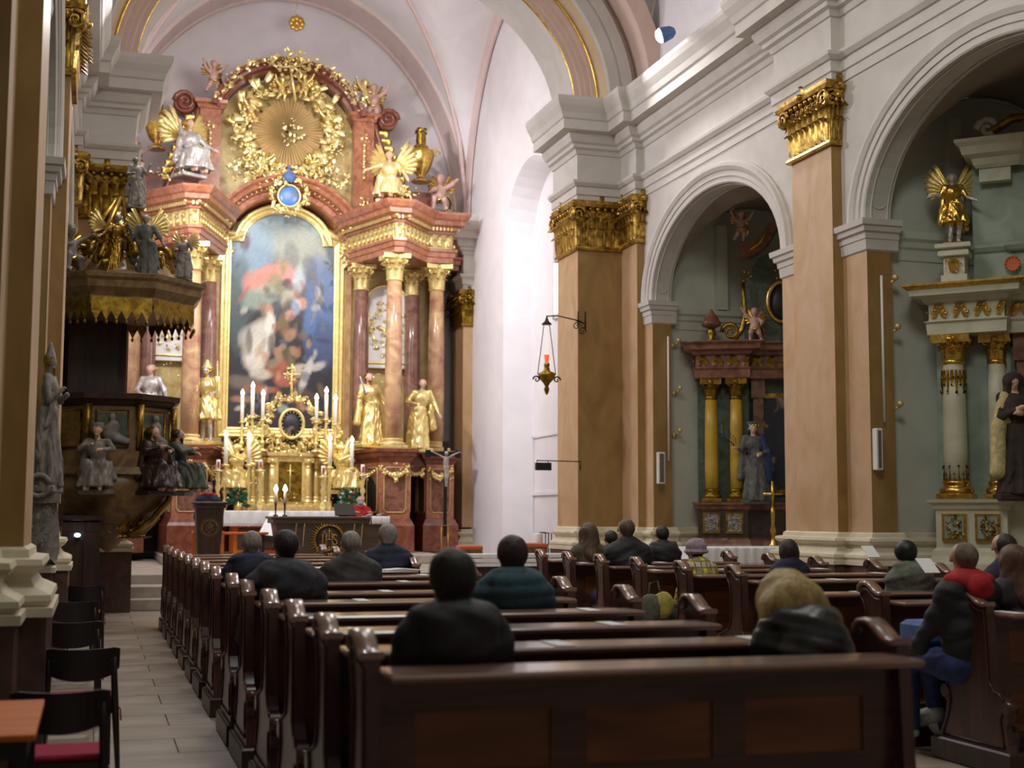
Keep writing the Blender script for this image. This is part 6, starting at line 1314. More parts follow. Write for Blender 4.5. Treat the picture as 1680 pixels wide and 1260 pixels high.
cherub('pale cherub with raised arms high on the brown side altar pediment', loc1(.80,-.1,6.47), .55, T1+.2, 'rosy_figure', 2)
cherub('pale cherub stepping on the cornice of the brown side altar', loc1(1.02,-.05,4.68), .60, T1-.1, 'rosy_figure', 0)
st1 = statue('crowned_saint_statue', 'crowned woman saint in blue and grey robes holding a palm on the brown side altar', 'statue', loc1(.98,-.02,1.86), 1.36, T1+.15, ('robe_grey','flesh_figure','robe_blue'), ((-.3,-.08,1.15),(-.42,-.2,1.18)), ((.28,-.1,1.12),(.1,-.26,1.05)), seed=61, hat='crown', mantle=True)
q = tf_prims([(('c',(.17,-.03,1.42),(.27,-.05,1.1),.09,.10),0,.05),(('c',(.27,-.05,1.1),(.27,-.02,.5),.11,.14),0,.05),(('c',(-.02,.08,1.42),(.2,.12,.9),.09,.12),0,.05),(('c',(.17,-.03,1.42),(-.06,-.13,1.22),.05,.05),0,.05)], 1.36/1.75, T1+.15); sdf_obj(q, 'cloak', ('robe_blue',), st1, res=.02, k=.04)
m = MB(); a = Vector(_R((-.42*.777,-.2*.777,1.18*.777), T1+.15)); b = a+Vector((-.32,-.03,.28)); m.tube([tuple(a),tuple(b)], .012, 5)
for i in range(7):
    for e in (-1,1): m.leaf(a+(b-a)*(i/7), (0,1,0), (-.6+e*.4,0,.7+e*.5), (0,-1,0), .03, .16, .2, 3)
m.xform(Matrix.Translation(st1.location)); build(m, 'palm_branch', 'green_marble', st1)
q = tf_prims([(('r',(0,0,1.735,.1,.1),(0,0,1.68,.09,.085),(8,.2,0)),0,.01)], 1.36/1.75, T1+.15); sdf_obj(q, 'crown', ('gold',), st1, res=.014, k=.01)
c = loc1(1.28,-.35,1.05); t = thing('altar_crucifix', 'tall gilded altar crucifix at the edge of the brown side altar', 'crucifix', c)
build(MB().lathe([(.09,0),(.10,.04),(.05,.1),(.03,.2),(.06,.3),(.03,.42),(.045,.6),(.02,.75)], c, 12), 'stem', 'gold', t); m = MB(); m.tube([(c[0],c[1],c[2]+.7),(c[0],c[1],c[2]+1.15)], .028, 6); m.tube([(c[0]-.16,c[1]+.04,c[2]+.93),(c[0]+.16,c[1]-.04,c[2]+.93)], .028, 6); build(m, 'cross', 'gold', t)
# its mensa with a white lace cloth
l0, l1 = P(1152,905,19.6), P(1268,905,19.6); t = thing('side_altar_table', 'low pale table with white mouldings in front of the brown side altar', 'table', ((l0[0]+l1[0])/2,19.8,0)); b = MB(); b.bev(l0[0]-.1,l1[0]+.7,19.6,20.3,l0[2]+.0,l0[2]+.06,.01); b.box(l0[0],l1[0]+.6,19.68,20.25,0,l0[2]); build(b, 'table', 'plaster_cream', t)
tcloth('white lace cloth with a small printed pattern on the side altar table', l0[0]-.12, l1[0]+.72, 19.55, 20.3, l0[2]+.065, .30, scal=14)
for sd, px, py0, py1, YY, XX in ((0,1082,742,794,22.35,9.43),(1,1436,703,772,15.34,9.63)):
    a, b_ = P(px-5,py0,YY), P(px+6,py1,YY); t = thing('wall_speaker', ('slim white loudspeaker column on the jamb of the far right arch','slim white loudspeaker column on the jamb of the near right arch')[sd], 'speaker', (a[0],YY,b_[2]))
    w_ = abs(b_[0]-a[0]) if sd else .12; build(MB().bev(a[0],a[0]+w_,YY-.10,YY,b_[2],a[2],.01), 'case', 'white_plastic', t); m = MB(); m.box(a[0]+.02,a[0]+w_-.02,YY-.106,YY-.1,b_[2]+.03,a[2]-.03); build(m, 'grille', 'grey_plastic', t)
for i, (px, y0, y1, YY) in enumerate(((1096,552,756,22.44),(1446,452,692,15.30))):
    a, b_ = P(px,y0,YY), P(px,y1,YY); build(MB().tube([a,(a[0],YY,b_[2])], .018, 6), 'cable_duct', 'white_plastic', None, ('thin white vertical cable duct on the far right arch jamb','thin white vertical cable duct on the near right arch jamb')[i], 'duct', at=b_)
for i, (px, py, YY) in enumerate(((1456,468,15.45),(1460,548,15.45),(1464,674,15.45),(1106,567,22.6),(1108,645,22.6),(1108,714,22.6))):
    c = P(px,py,YY); t = thing('wall_hook', 'small metal candle hook on the %s chapel wall, %s of three' % (('near','far')[i//3], ('top','middle','lowest')[i%3]), 'hook', c, 'chapel wall hooks'); m = MB(); m.tube([(c[0],YY+.1,c[2]),(c[0],YY,c[2]),(c[0]+.03,YY-.12,c[2]+.05)], .02, 6); m.ell((c[0]+.03,YY-.14,c[2]+.08), .045, 8, 6); m.ell((c[0],YY+.03,c[2]), (.05,.02,.05), 8, 6); build(m, 'arm', 'gold_pale', t)
# near chapel altar
O2 = (P(1534,800,15.0)[0], 15.0); T2 = -math.radians(44); nmat('altar_cream', s2l(206,204,182), .5, col2=s2l(190,188,164), scale=3); nmat('altar_green_grey', s2l(150,162,148), .5, col2=s2l(130,142,128), scale=3)
sa2 = side_altar('side_altar', 'pale cream side altar with gilded capitals and cream columns in the near right chapel', O2, T2, 3.0, .6, 1.82, 3.90, 4.52, ('altar_cream','brown_marble','altar_cream','gold','altar_green_grey','altar_green_grey'), 1.22, .145, 1)
X0, Y0 = O2
for s in (0,1):
    f = (lambda x: x) if not s else (lambda x: 3.0-x); a, b_ = sorted((f(.14),f(.46)))
    b = MB(); b.box(X0+a,X0+b_,Y0+.0,Y0+.35,4.52,4.66); b.box(X0+a+.03,X0+b_-.03,Y0+.03,Y0+.33,4.66,4.90); b.bev(X0+a-.03,X0+b_+.03,Y0-.03,Y0+.36,4.90,4.97,.01); b.bev(X0+a-.06,X0+b_+.06,Y0-.06,Y0+.4,5.0,5.06,.01); b.box(X0+a,X0+b_,Y0,Y0+.3,4.96,5.0); build(b, 'figure_pedestal', 'altar_cream', sa2)
    m = MB(); rocaille(m, (X0+(a+b_)/2,Y0+.0,4.78), .3, .2, 14, 4, .04); m.leaf((X0+(a+b_)/2,Y0+.0,4.70), (1,0,0), (0,0,1), (0,-1,0), .14, .16, .3); build(m, 'pedestal_ornament', 'gold', sa2, kind='stuff')
    # column ornament bands
    m = MB()
    for zz, up in ((1.95,1),(3.45,-1)):
        for i in range(9):
            an = -PI+i*PI/8; n = Vector((math.cos(an),math.sin(an),0)); m.leaf(Vector((X0+f(.24),Y0+.14,zz))+n*.14, (-n.y,n.x,0), (0,0,up), n, .05, .30 if i%2 else .2, .05); m.spiral(Vector((X0+f(.24),Y0+.14,zz+up*.1))+n*.15, (-n.y,n.x,0), (0,0,1), .03, .008, 1, 6, k=4)
    build(m, 'column_ornament', 'gold_old', sa2, kind='stuff')
b = MB(); b.box(X0+.5,X0+2.5,Y0+.3,Y0+.6,4.5,6.1); b.sweep([(0,4.95),(.03,4.97),(.06,5.02),(.06,5.06),(0,5.08)], [(X0+.5,Y0+.5),(X0+.5,Y0+.3),(X0+.95,Y0+.3),(X0+.95,Y0+.24),(X0+2.05,Y0+.24),(X0+2.05,Y0+.3),(X0+2.5,Y0+.3),(X0+2.5,Y0+.5)]); build(b, 'attic', 'altar_green_grey', sa2)
b = MB(); b.sweep([(0,6.02),(.04,6.06),(.06,6.14),(.16,6.18),(.18,6.28),(.24,6.33),(.24,6.37),(-.2,6.38)], [(X0+.6,Y0+.5),(X0+.6,Y0+.12),(X0+1.1,Y0+.12),(X0+1.2,Y0+.22),(X0+1.8,Y0+.22),(X0+1.9,Y0+.12),(X0+2.4,Y0+.12),(X0+2.4,Y0+.5)]); b.box(X0+.62,X0+1.0,Y0+.14,Y0+.5,5.85,6.1); b.box(X0+2.0,X0+2.38,Y0+.14,Y0+.5,5.85,6.1); b.spiral((X0+.75,Y0+.1,6.52), (-1,0,0), (0,0,1), .14, .05, 1.5, 14); build(b, 'attic_cornice', 'altar_cream', sa2)
m = MB(); m.tube([(X0+.8,Y0+.1,6.48),(X0+1.05,Y0+.1,6.62),(X0+1.35,Y0+.1,6.60),(X0+1.5,Y0+.1,6.78),(X0+1.65,Y0+.1,6.60),(X0+1.95,Y0+.1,6.62),(X0+2.2,Y0+.1,6.48)], .06, 7); rocaille(m, (X0+1.0,Y0+.08,6.6), .6, .14, 14, 5, .05); build(m, 'attic_crest', 'gold_old', sa2, kind='stuff')
m = MB(); [m.leaf((X0+.98,Y0+.22,4.78), (math.cos(i*PI/6+1.57),0,math.sin(i*PI/6+1.57)), (math.cos(i*PI/6),0,math.sin(i*PI/6)), (0,-1,0), .05, .10, .2, 3) for i in range(12)]; build(m, 'star_rosette', 'terracotta', sa2, kind='stuff')
sa2.rotation_euler = (0,0,T2)
L2 = lambda x, y, z: loc1(x, y, z, O2, T2)
statue('angel_statue', 'pale angel in a golden tunic with one golden wing on the cream side altar', 'statue', L2(.30,.12,5.07), .92, T2+.3, ('gold','silver_figure','silver_figure'), ((-.3,-.02,1.2),(-.5,-.1,1.18)), ((.3,-.05,1.15),(.45,-.2,1.05)), legs=True, wings=1.15, seed=71)
ns = statue('nun_statue', 'statue of a nun in brown habit and cream cape on the cream altar', 'statue', L2(1.0,-.06,1.86), 1.50, T2+.35, ('habit_brown','flesh_figure','habit_brown'), ((-.24,-.12,1.12),(-.04,-.26,1.22)), ((.24,-.12,1.12),(.02,-.24,1.16)), seed=73, mantle=False, tilt=.3)
s_ = 1.5/1.75
q = tf_prims([(('c',(-.17,-.02,1.41),(-.27,-.08,1.0),.085,.09),0,.05),(('c',(-.27,-.08,1.0),(-.29,-.10,.35),.095,.12),0,.05),(('c',(.17,-.02,1.41),(.27,-.08,1.0),.085,.09),0,.05),(('c',(.27,-.08,1.0),(.29,-.10,.35),.095,.12),0,.05),(('e',(0,.1,1.0),(.24,.1,.5)),0,.06)], s_, T2+.35); sdf_obj(q, 'cape', ('habit_cream',), ns, res=.02, k=.04)
q = tf_prims([(('e',(-.024,.02,1.655),(.118,.105,.125)),0,.03),(('c',(-.024,.07,1.6),(0,.09,1.28),.10,.15),0,.05),(('c',(-.12,.0,1.6),(-.13,-.01,1.36),.045,.06),0,.04),(('c',(.08,.0,1.6),(.12,-.01,1.36),.045,.06),0,.04)], s_, T2+.35); sdf_obj(q, 'veil', ('habit_brown',), ns, res=.018, k=.03)
# ------------------------------------------------------------------ pews
END = [(0.235,1.085),(.28,1.078),(.33,1.082),(.38,1.095),(.43,1.12),(.49,1.145),(.54,1.152),(.59,1.147),(.625,1.125),(.63,1.09),(.59,1.06),(.56,1.02),(.53,.95),(.52,.82),(.53,.68),(.58,.60),(.66,.575),(.70,.53),(.69,.47),(.65,.43),(.68,.32),(.73,.23),(.76,.15),(0,.15),(.02,.24),(.04,.34),(.01,.40),(0,.47),(.04,.515),(.11,.53),(.17,.60),(.205,.74),(.22,.95)]
END = [((.2+(u-.235)*.8) if (v > .56 and u > .2) else u, v) for u, v in END]
def pew(x0, x1, dz, label, group):
    """ledge near edge at local y = 0; x0..x1 outer width"""
    t = thing('church_pew', label, 'pew', (x0,0,0), group)
    for x, e in ((x0,1),(x1,-1)):
        a = x if e > 0 else x-.055; m = MB().prism(END, a, a+.055, lambda u,v,q: (q,u,v if v < .2 else v+dz)); p = build(m, 'end_panel', 'pew_wood_upright', t)
        top = END[:10]; rings = []
        for i, (u, v) in enumerate(top):
            q0 = Vector(top[max(i-1,0)]); q1 = Vector(top[min(i+1,9)]); d = (q1-q0).normalized(); n = Vector((-d.y,d.x)); v += dz
            rings.append([(a-.012,u-n.x*.004,v-n.y*.004),(a-.016,u+n.x*.010,v+n.y*.010),(a-.012,u+n.x*.022,v+n.y*.022),(a+.067,u+n.x*.022,v+n.y*.022),(a+.071,u+n.x*.010,v+n.y*.010),(a+.067,u-n.x*.004,v-n.y*.004)])
        build(MB().loft(rings, True, True, True), 'cap_rail', 'pew_ledge', p)
        for (u, v, r) in ((.66,.50,.045),(.03,.465,.04),(.49,1.115,.03)): build(MB().tube([(a-.012,u,v+(dz if v > .2 else 0)),(a+.067,u,v+(dz if v > .2 else 0))], r, 10), 'scroll_knob', 'pew_wood', p)
        m = MB().tube([(a-.005 if e > 0 else a+.06, (u-.35)*.84+.35, v*.9+.07+dz*.8) for u, v in END+END[:1]], .007, 4, False); build(m, 'edge_moulding', 'pew_wood', p)
    a, b = x0+.055, x1-.055
    build(MB().bev(a,b,0,.30,1.012+dz,1.042+dz,.01), 'book_ledge', 'pew_ledge', t)
    bk = MB(); yb = .24; L = b-a; st_ = [a,a+.14,a+.14+(L-.56)/3,a+.28+(L-.56)/3,a+.28+(L-.56)*2/3,a+.42+(L-.56)*2/3,b-.14,b]
    for i in (0,2,4,6): bk.box(st_[i],st_[i+1],yb,yb+.035,.12,1.02+dz)
    for z0, z1 in ((.12,.22),(.50,.66),(.88,1.02+dz)): 
        for i in (1,3,5): bk.box(st_[i],st_[i+1],yb+.001,yb+.034,z0,z1)
    bp = build(bk, 'backrest', 'pew_wood', t)
    for i in (1,3,5):
        for z0, z1 in ((.22,.50),(.66,.88)):
            m = MB().bev(st_[i]-.004,st_[i+1]+.004,yb+.012,yb+.026,z0-.004,z1+.004,.004); build(m, 'panel', 'pew_panel', bp)
    build(MB().bev(a,b,.27,.70,.53+dz*.5,.57+dz*.5,.012), 'seat', 'dark_wood', t)
    build(MB().bev(a,b,.02,.17,.27,.30,.01).box(a,a+.04,.04,.15,.12,.27).box(b-.04,b,.04,.15,.12,.27), 'kneeler', 'pew_wood', t)
    build(MB().bev(x0-.03,x1+.03,-.03,.80,.0,.15,.012), 'plinth', 'dark_wood', t)
    return t
LY = [4.75,5.60,6.58,7.61,8.82,9.84,11.26,12.45,13.55,14.7,15.9,17.1,18.3,19.4]
RY = [7.35,8.55,9.65,10.80,11.95,13.10,14.20,15.30,16.35]
ordw = ['first','second','third','fourth','fifth','sixth','seventh','eighth','ninth','tenth','eleventh','twelfth','thirteenth','fourteenth']
gL, gR = 'pews of the left block', 'pews of the right block'
LP = []; pl = pew(.955, 3.20, 0.0, 'dark wooden pew nearest the camera, orange back panels, first of the left block', gL)
for i, y in enumerate(LY):
    q = pl if i == 0 else dup(pl, None, None, 'dark wooden pew, %s from the camera in the left block' % ordw[i], gL)
    q.location = (.955, y, 0); LP.append(q)
RPW = []; pr_ = pew(5.45, 7.62, -.045, 'dark wooden pew nearest the camera in the right block, first row', gR)
pr2 = pew(5.45, 7.62, 0, 'x', gR)
for i, y in enumerate(RY):
    lab = 'dark wooden pew, %s from the camera in the right block' % ordw[i]
    q = pr_ if i == 0 else (dup(pr_, None, None, lab, gR) if i < 3 else (pr2 if i == 3 else dup(pr2, None, None, lab, gR)))
    if i == 3: pr2['label'] = lab
    q.location = (5.45, y, 0); RPW.append(q)
def PZ(px, py, z):
    d = VF*FPX+VR*(px-840)-VU*(py-630); k = (z-EYE)/d.z; return (d.x*k, d.y*k, z)
def tape(px, py):
    c = PZ(px, py, 1.045); left = c[0] < 4.3; rows, pews, x0, x1 = (LY, LP, 1.03, 3.13) if left else (RY, RPW, 5.53, 7.54)
    k = min(range(len(rows)), key=lambda i: abs(c[1]-rows[i]-.15)); x = min(max(c[0], x0+.05), x1-.05); z = 1.043+(-.045 if (not left and k < 3) else 0); root = pews[k]
    o = build(MB().box(x-.042,x+.042,rows[k]+.03,rows[k]+.27,z,z+.003), 'distance_tape', 'paper', None); o.location = -Vector(root.location); reg(o, root)
for px, py in ((915,1055),(1222,1044),(1000,1022),(962,999),(592,984),(628,968),(660,953),(480,1004),(700,944),(1480,985),(1222,947),(1384,959),(1336,947),(1085,936),(1072,929),(1203,935),(965,924),(1070,921),(1425,936),(1385,932)): tape(px, py)

# ------------------------------------------------------------------ people
def person(label, px, pytop, y, jacket, hair, style='short', hood=None, tx=0.0, lean=0.0, skin='skin', trousers='cloth_darkblue', wid=1.0, puff=0.0, res=.017, mask=None, zseat=.57, extra=None, yaw=0.0, scarf=None, hat=None, head_yaw=0.0, arms='lap', col=None, group=None, bald=False, shoe='black'):
    wid = wid*.78; top = P(px, pytop, y+.40*lean); s = (top[2]-zseat)/(.85-.10*lean); s = min(max(s,.86),1.2); base = Vector((top[0], y, top[2]-(.85-.10*lean)*s))
    t = thing('person', label, 'person', base, group); Y0 = PI+yaw; fy = -1  # local figure faces -y, turned towards the altar
    ly = -lean
    def tr(q): return tf_prims(q, s, Y0)
    hx, hy, hz = 0.0, -.02+ly*.42, .732-.10*lean; wd = wid
    J = [(('e', (0,.02+ly*.12,.32), (.205*wd,.15,.30)), 0, .06), (('c', (0,.0,.10), (0,.02+ly*.2,.38), .165*wd, .15*wd), 0, .07), (('c', (-.165*wd,.03+ly*.3,.515-.06*lean), (.165*wd,.03+ly*.3,.515-.06*lean), .085, .085), 0, .07), (('e', (0,.03+ly*.34,.59-.07*lean), (.105,.09,.07)), 0, .06)]
    for e in (-1,1):
        sh = (e*.195*wd,.02+ly*.3,.475-.06*lean); el = (e*(.215*wd+.02),-.06+ly*.35,.20); hd = (e*.10,-.33+ly*.1,.16)
        if arms == 'raised': el = (e*.28*wd,-.12,.28); hd = (e*.16,-.34,.46)
        if arms == 'side' and e > 0: el = (e*.27,-.12,.18); hd = (e*.24,-.38,.10)
        J += [(('c', sh, el, .074*wd, .062*wd), 0, .05), (('c', el, V3(el,hd,.9), .060*wd, .045), 0, .03)]
    J += [(('c', (e*.03,.03+ly*.32,.60-.07*lean), (e*.13*wd,.03+ly*.3,.535-.06*lean), .066, .075), 0, .05) for e in (-1,1)]
    if hood: J += [(('c', (-.12,.03+ly*.3,.60-.06*lean), (-.065,.125+ly*.3,.585-.06*lean), .05, .055), 0, .025), (('c', (-.065,.125+ly*.3,.585-.06*lean), (.065,.125+ly*.3,.585-.06*lean), .055, .055), 0, .025), (('c', (.065,.125+ly*.3,.585-.06*lean), (.12,.03+ly*.3,.60-.06*lean), .055, .05), 0, .025)]
    if hood: J += [(('e', (0,.14+ly*.3,.53-.05*lean), (.17*wd,.085,.125)), 0, .035), (('c', (-.10,.08+ly*.3,.60-.05*lean), (.10,.08+ly*.3,.60-.05*lean), .055, .055), 0, .04), (('c', (-.12,.08+ly*.3,.55), (-.06,-.06+ly*.3,.55), .04, .03), 0, .03), (('c', (.12,.08+ly*.3,.55), (.06,-.06+ly*.3,.55), .04, .03), 0, .03)]
    ph = px*.37
    if puff: fn = lambda X, Y, Z: -puff*np.abs(np.sin(Z*s*0+Z/.068*PI/ s*.95+.25*np.sin(X*9+ph)))**.6+puff*.6
    else: fn = lambda X, Y, Z: .0055*np.sin(X*31+9*np.sin(Z*11+ph)+ph)*np.sin(Z*24+5*X+7*Y)+.004*np.sin(Z*47+13*X*np.sign(X)+ph)
    sdf_obj(tr(J), 'jacket', (jacket,), t, res=res, k=.05, fn=fn)
    B = [(('c', (0,.0+ly*.3,.50), (hx,.0+hy*.8,hz-.07), .062, .062), 0, .03)]
    B += [(q[0], 0, q[2] if len(q) > 2 else .02) for q in head_prims((hx,hy,hz), 1.0, 0, head_yaw, .15*lean)]
    for e in (-1,1):
        el = (e*(.215*wd+.02),-.06+ly*.35,.20); hd = (e*.10,-.33+ly*.1,.16)
        if arms == 'raised': el = (e*.28*wd,-.12,.28); hd = (e*.16,-.34,.46)
        if arms == 'side' and e > 0: el = (e*.27,-.12,.18); hd = (e*.24,-.38,.10)
        sh_ = (e*.16*wd,.02+ly*.3,.49-.06*lean); B += [(('c', sh_, el, .04, .035), 0, .03), (('c', el, V3(el,hd,.95), .035, .03), 0, .02), (('c', (0,.02+ly*.3,.48-.06*lean), sh_, .06, .045), 0, .03)]
        B += hand_prims(V3(el,hd,.93), el, 1.0, 0, .7, e); B += [(('c', V3(el,hd,.8), V3(el,hd,.95), .032, .028), 0, .02)]
    B += [(('c', (0,0,.12), (0,.02+ly*.3,.48-.06*lean), .09, .08), 0, .04)]
    hs = .90
    def shr(L):
        g = lambda p: (hx+(p[0]-hx)*hs, hy+(p[1]-hy)*hs, hz+(p[2]-hz)*hs); o_ = []
        for q in L:
            p = q[0]; o_.append(((('c', g(p[1]), g(p[2]), p[3]*hs, p[4]*hs) if p[0] == 'c' else ('e', g(p[1]), tuple(v*hs for v in p[2]))),)+tuple(q[1:]))
        return o_
    nb = 1+len(head_prims((0,0,0))); B[1:nb] = shr(B[1:nb])
    sdf_obj(tr(B), 'body', (skin,), t, res=.0085 if res < .019 else .012, k=.02)
    T_ = [(('e', (0,0,.07), (.18,.15,.12)), 0, .05)]
    for e in (-1,1):
        kn = (e*.12,-.47,.08); ft = (e*.13,-.44,-.40); T_ += [(('c', (e*.09,-.02,.05), kn, .098, .072), 0, .05), (('c', kn, ft, .068, .052), 0, .04)]
    sdf_obj(tr(T_), 'trousers', (trousers,), t, res=.022, k=.04)
    m = MB()
    for e in (-1,1): m.ell((e*.13,-.50,-.415), (.05,.13,.045), 10, 6)
    o = build(m.xform(Matrix.Translation(base) @ Matrix.Rotation(Y0,4,'Z') @ Matrix.Scale(s,4)), 'shoes', shoe, t)
    H = [(('e', (hx,hy+.028,hz+.030), (.086,.096,.088)), 0, .02), (('c', (hx,hy+.06,hz), (hx,hy+.055,hz-.055), .068, .05), 0, .03)]
    if bald: H = [(('c', (hx-.03,hy+.052,hz-.0), (hx+.03,hy+.052,hz-.0), .062, .062), 0, .03), (('c', (hx-.06,hy+.02,hz), (hx-.055,hy+.04,hz-.03), .032, .03), 0, .03), (('c', (hx+.06,hy+.02,hz), (hx+.055,hy+.04,hz-.03), .032, .03), 0, .03)]
    if style == 'thick': H += [(('e', (hx,hy+.03,hz+.036), (.093,.104,.095)), 0, .03), (('c', (hx-.02,hy+.06,hz-.01), (hx-.01,hy+.06,hz-.07), .062, .05), 0, .03), (('c', (hx+.03,hy+.05,hz+.0), (hx+.02,hy+.06,hz-.06), .060, .05), 0, .03)]
    if style in ('long','bush'):
        k_ = 1.25 if style == 'bush' else 1.0
        H += [(('e', (hx,hy+.035,hz+.02), (.105*k_,.112,.112)), 0, .03), (('c', (hx,hy+.08,hz), (hx+.01,.13+ly*.35,.46), .088*k_, .085*k_), 0, .05), (('c', (hx-.07*k_,hy+.03,hz-.02), (hx-.10*k_,.07+ly*.35,.52), .05*k_, .05*k_), 0, .05), (('c', (hx+.07*k_,hy+.03,hz-.02), (hx+.10*k_,.07+ly*.35,.52), .05*k_, .05*k_), 0, .05)]
        if style == 'long': H += [(('c', (0,.13+ly*.35,.46), (0.01,.15+ly*.3,.33), .075, .035), 0, .05)]
        else: H += [(('e', (0.02,.09+ly*.35,.60), (.165,.10,.13)), 0, .06), (('c', (.12,.05+ly*.35,.6), (.17,.06+ly*.3,.5), .05, .03), 0, .04)]
    if style == 'bob': H += [(('e', (hx,hy+.03,hz-.0), (.115,.115,.13)), 0, .03), (('c', (hx-.06,hy+.05,hz-.05), (hx-.07,hy+.06,hz-.14), .06, .045), 0, .04), (('c', (hx+.06,hy+.05,hz-.05), (hx+.07,hy+.06,hz-.14), .06, .045), 0, .04)]
    ha = .006 if style in ('long','bush') else .003
    hn = lambda X, Y, Z: ha*.5*np.sin(X*61+4*np.sin(Z*15+ph)+3*Z)*np.sin(Y*47+3*Z)+ha*.4*np.sin(Z*23+X*20+ph)
    hm = MATS[hair].copy() if False else MATS[hair]
    H = shr(H)
    if style != 'none': sdf_obj(tr(H), 'hair', (hair,), t, res=.010 if res < .019 else .014, k=.025, fn=hn)
    if scarf: sdf_obj(tr([(('e', (0,.02+ly*.34,.63), (.112,.105,.05)), 0, .03), (('c', (-.14,.04,.595), (0,.155,.585), .045, .05), 0, .03), (('c', (.14,.04,.595), (0,.155,.585), .045, .05), 0, .03), (('e', (.0,.165,.545), (.09,.045,.06)), 0, .04)]), 'scarf', (scarf,), t, res=.014, k=.03)
    if hat == 'cloche': sdf_obj(tr([(('e', (hx,hy+.02,hz+.05), (.108,.115,.09)), 0, .02), (('e', (hx,hy+.02,hz+.0), (.128,.135,.030)), 0, .02)]), 'hat', ('cloth_mauve',), t, res=.012, k=.02)
    if hat == 'beanie': sdf_obj(tr([(('e', (hx,hy+.02,hz+.03), (.094,.103,.096)), 0, .02), (('c', (hx,hy+.07,hz-.01), (hx,hy+.06,hz-.045), .058, .05), 0, .02)]), 'cap', ('black',), t, res=.012, k=.02)
    if mask: sdf_obj(tr([(('e', (hx+math.sin(head_yaw)*.07,hy-.072*math.cos(head_yaw),hz-.045), (.055,.045,.05)), 0, .02)]), 'face_mask', (mask,), t, res=.01, k=.02)
    t['_s'] = s; del t['_s']
    return t, base, s
yl = lambda i: LY[i]+.52
yr = lambda i: RY[i]+.52
person('man with black hair in a black hooded coat in the pew nearest the camera', 742, 899, yl(0), 'cloth_black', 'hair_black', 'thick', hood=True, wid=1.08, res=.015, skin='skin_dark')
person('woman with bushy blonde hair in a black leather coat, nearest pew', 1292, 934, yl(0)+.05, 'leather', 'hair_blonde', 'bush', hood=True, wid=1.06, lean=.9, res=.015, puff=0)
person('man with black hair in a teal quilted hooded jacket in the left block', 840, 878, yl(3), 'cloth_teal', 'hair_dark', 'thick', hood=True, wid=1.18, puff=.012, res=.015)
person('man with black hair in a slate blue hooded anorak in the left block', 470, 865, yl(4), 'cloth_slate', 'hair_black', 'short', hood=True, wid=1.20, res=.016)
person('grey haired man in a plain dark grey jacket in the left block', 576, 868, yl(6), 'cloth_grey', 'hair_grey', 'short', wid=1.22, res=.018)
person('grey haired man in a navy hooded jacket farthest left in the left block', 413, 868, yl(6), 'cloth_navy', 'hair_grey', 'short', hood=True, wid=1.12, res=.018)
person('grey haired person in a navy quilted jacket nearest the altar in the left block', 636, 859, yl(8), 'cloth_navy', 'hair_grey', 'thick', wid=1.22, puff=.012, res=.018)
person('woman with long brown hair in an olive coat in the right block', 965, 857, yr(7), 'cloth_olive', 'hair_brown', 'long', wid=1.05, res=.018)
person('man with dark brown hair and glasses in a black coat', 1028, 849, yr(6), 'cloth_black', 'hair_brown', 'short', wid=1.15, res=.018, head_yaw=-.5)
person('small dark haired person leaning behind the woman with long brown hair', 1003, 868, yr(7), 'cloth_black', 'hair_black', 'short', wid=.85, res=.02, lean=.3)
person('man with short black hair in a black hooded jacket right of the man with glasses', 1086, 860, yr(7), 'cloth_black', 'hair_black', 'short', hood=True, wid=1.02, res=.018, head_yaw=-.6, mask='mask_blue')
person('person in a mauve brimmed hat and yellow plaid coat', 1142, 886, yr(4), 'plaid', 'hair_dark', 'short', hat='cloche', wid=.98, res=.018, lean=.3)
person('woman with dark bobbed hair in a navy jacket in the right block', 1293, 884, yr(4), 'cloth_navy', 'hair_dark', 'bob', hood=None, wid=1.05, puff=.008, res=.018)
person('person with a black cap in a grey green hooded jacket', 1486, 887, yr(2), 'cloth_green_grey', 'hair_black', 'short', hat='beanie', hood=True, wid=1.05, res=.018, lean=.2, head_yaw=-.2)
person('man with cropped grey hair, black coat with red hood and blue jeans', 1582, 886, yr(0), 'cloth_black', 'hair_shaved', 'short', scarf='cloth_red', hood=None, wid=1.12, res=.016, trousers='cloth_jeans', mask='mask_blue', head_yaw=-.6, arms='side', bald=False, shoe='shoe_white')
person('woman with long auburn hair in a black coat at the right edge', 1662, 893, yr(0)+.0, 'cloth_black', 'hair_auburn', 'long', wid=1.0, res=.018)
person('dark haired masked person in a dark blue coat behind the auburn woman', 1648, 872, yr(1)+.1, 'cloth_darkblue', 'hair_black', 'short', wid=1.0, res=.02, mask='mask_blue', head_yaw=-.9)
# glasses of the man in the right block
# the leg of the man at the aisle
c = PZ(1508, 1182, .04); t = thing('person_leg_proxy', '', '', (0,0,0)); bpy.data.objects.remove(t)
man = [o for o in scene.objects if o.get('label','').startswith('man with cropped')][0]; B0 = Vector(man.location); kz = P(1512,1078,8.25); ft = P(1507,1178,8.45)
q = [(('c', tuple(Vector((B0.x-.1,B0.y+.1,.62))-B0), tuple(Vector((kz[0]+.05,8.25,.66))-B0), .10, .085), 0, .04), (('c', tuple(Vector((kz[0]+.05,8.25,.64))-B0), tuple(Vector((ft[0]+.03,8.30,.32))-B0), .082, .055), 0, .04)]
sdf_obj(q, 'jeans_leg', ('cloth_jeans',), man, res=.016, k=.04); q = [(('c', tuple(Vector((ft[0]+.03,8.28,.26))-B0), tuple(Vector((ft[0]-.06,8.42,.21))-B0), .06, .05), 0, .04)]; sdf_obj(q, 'white_shoe', ('shoe_white',), man, res=.012, k=.02)
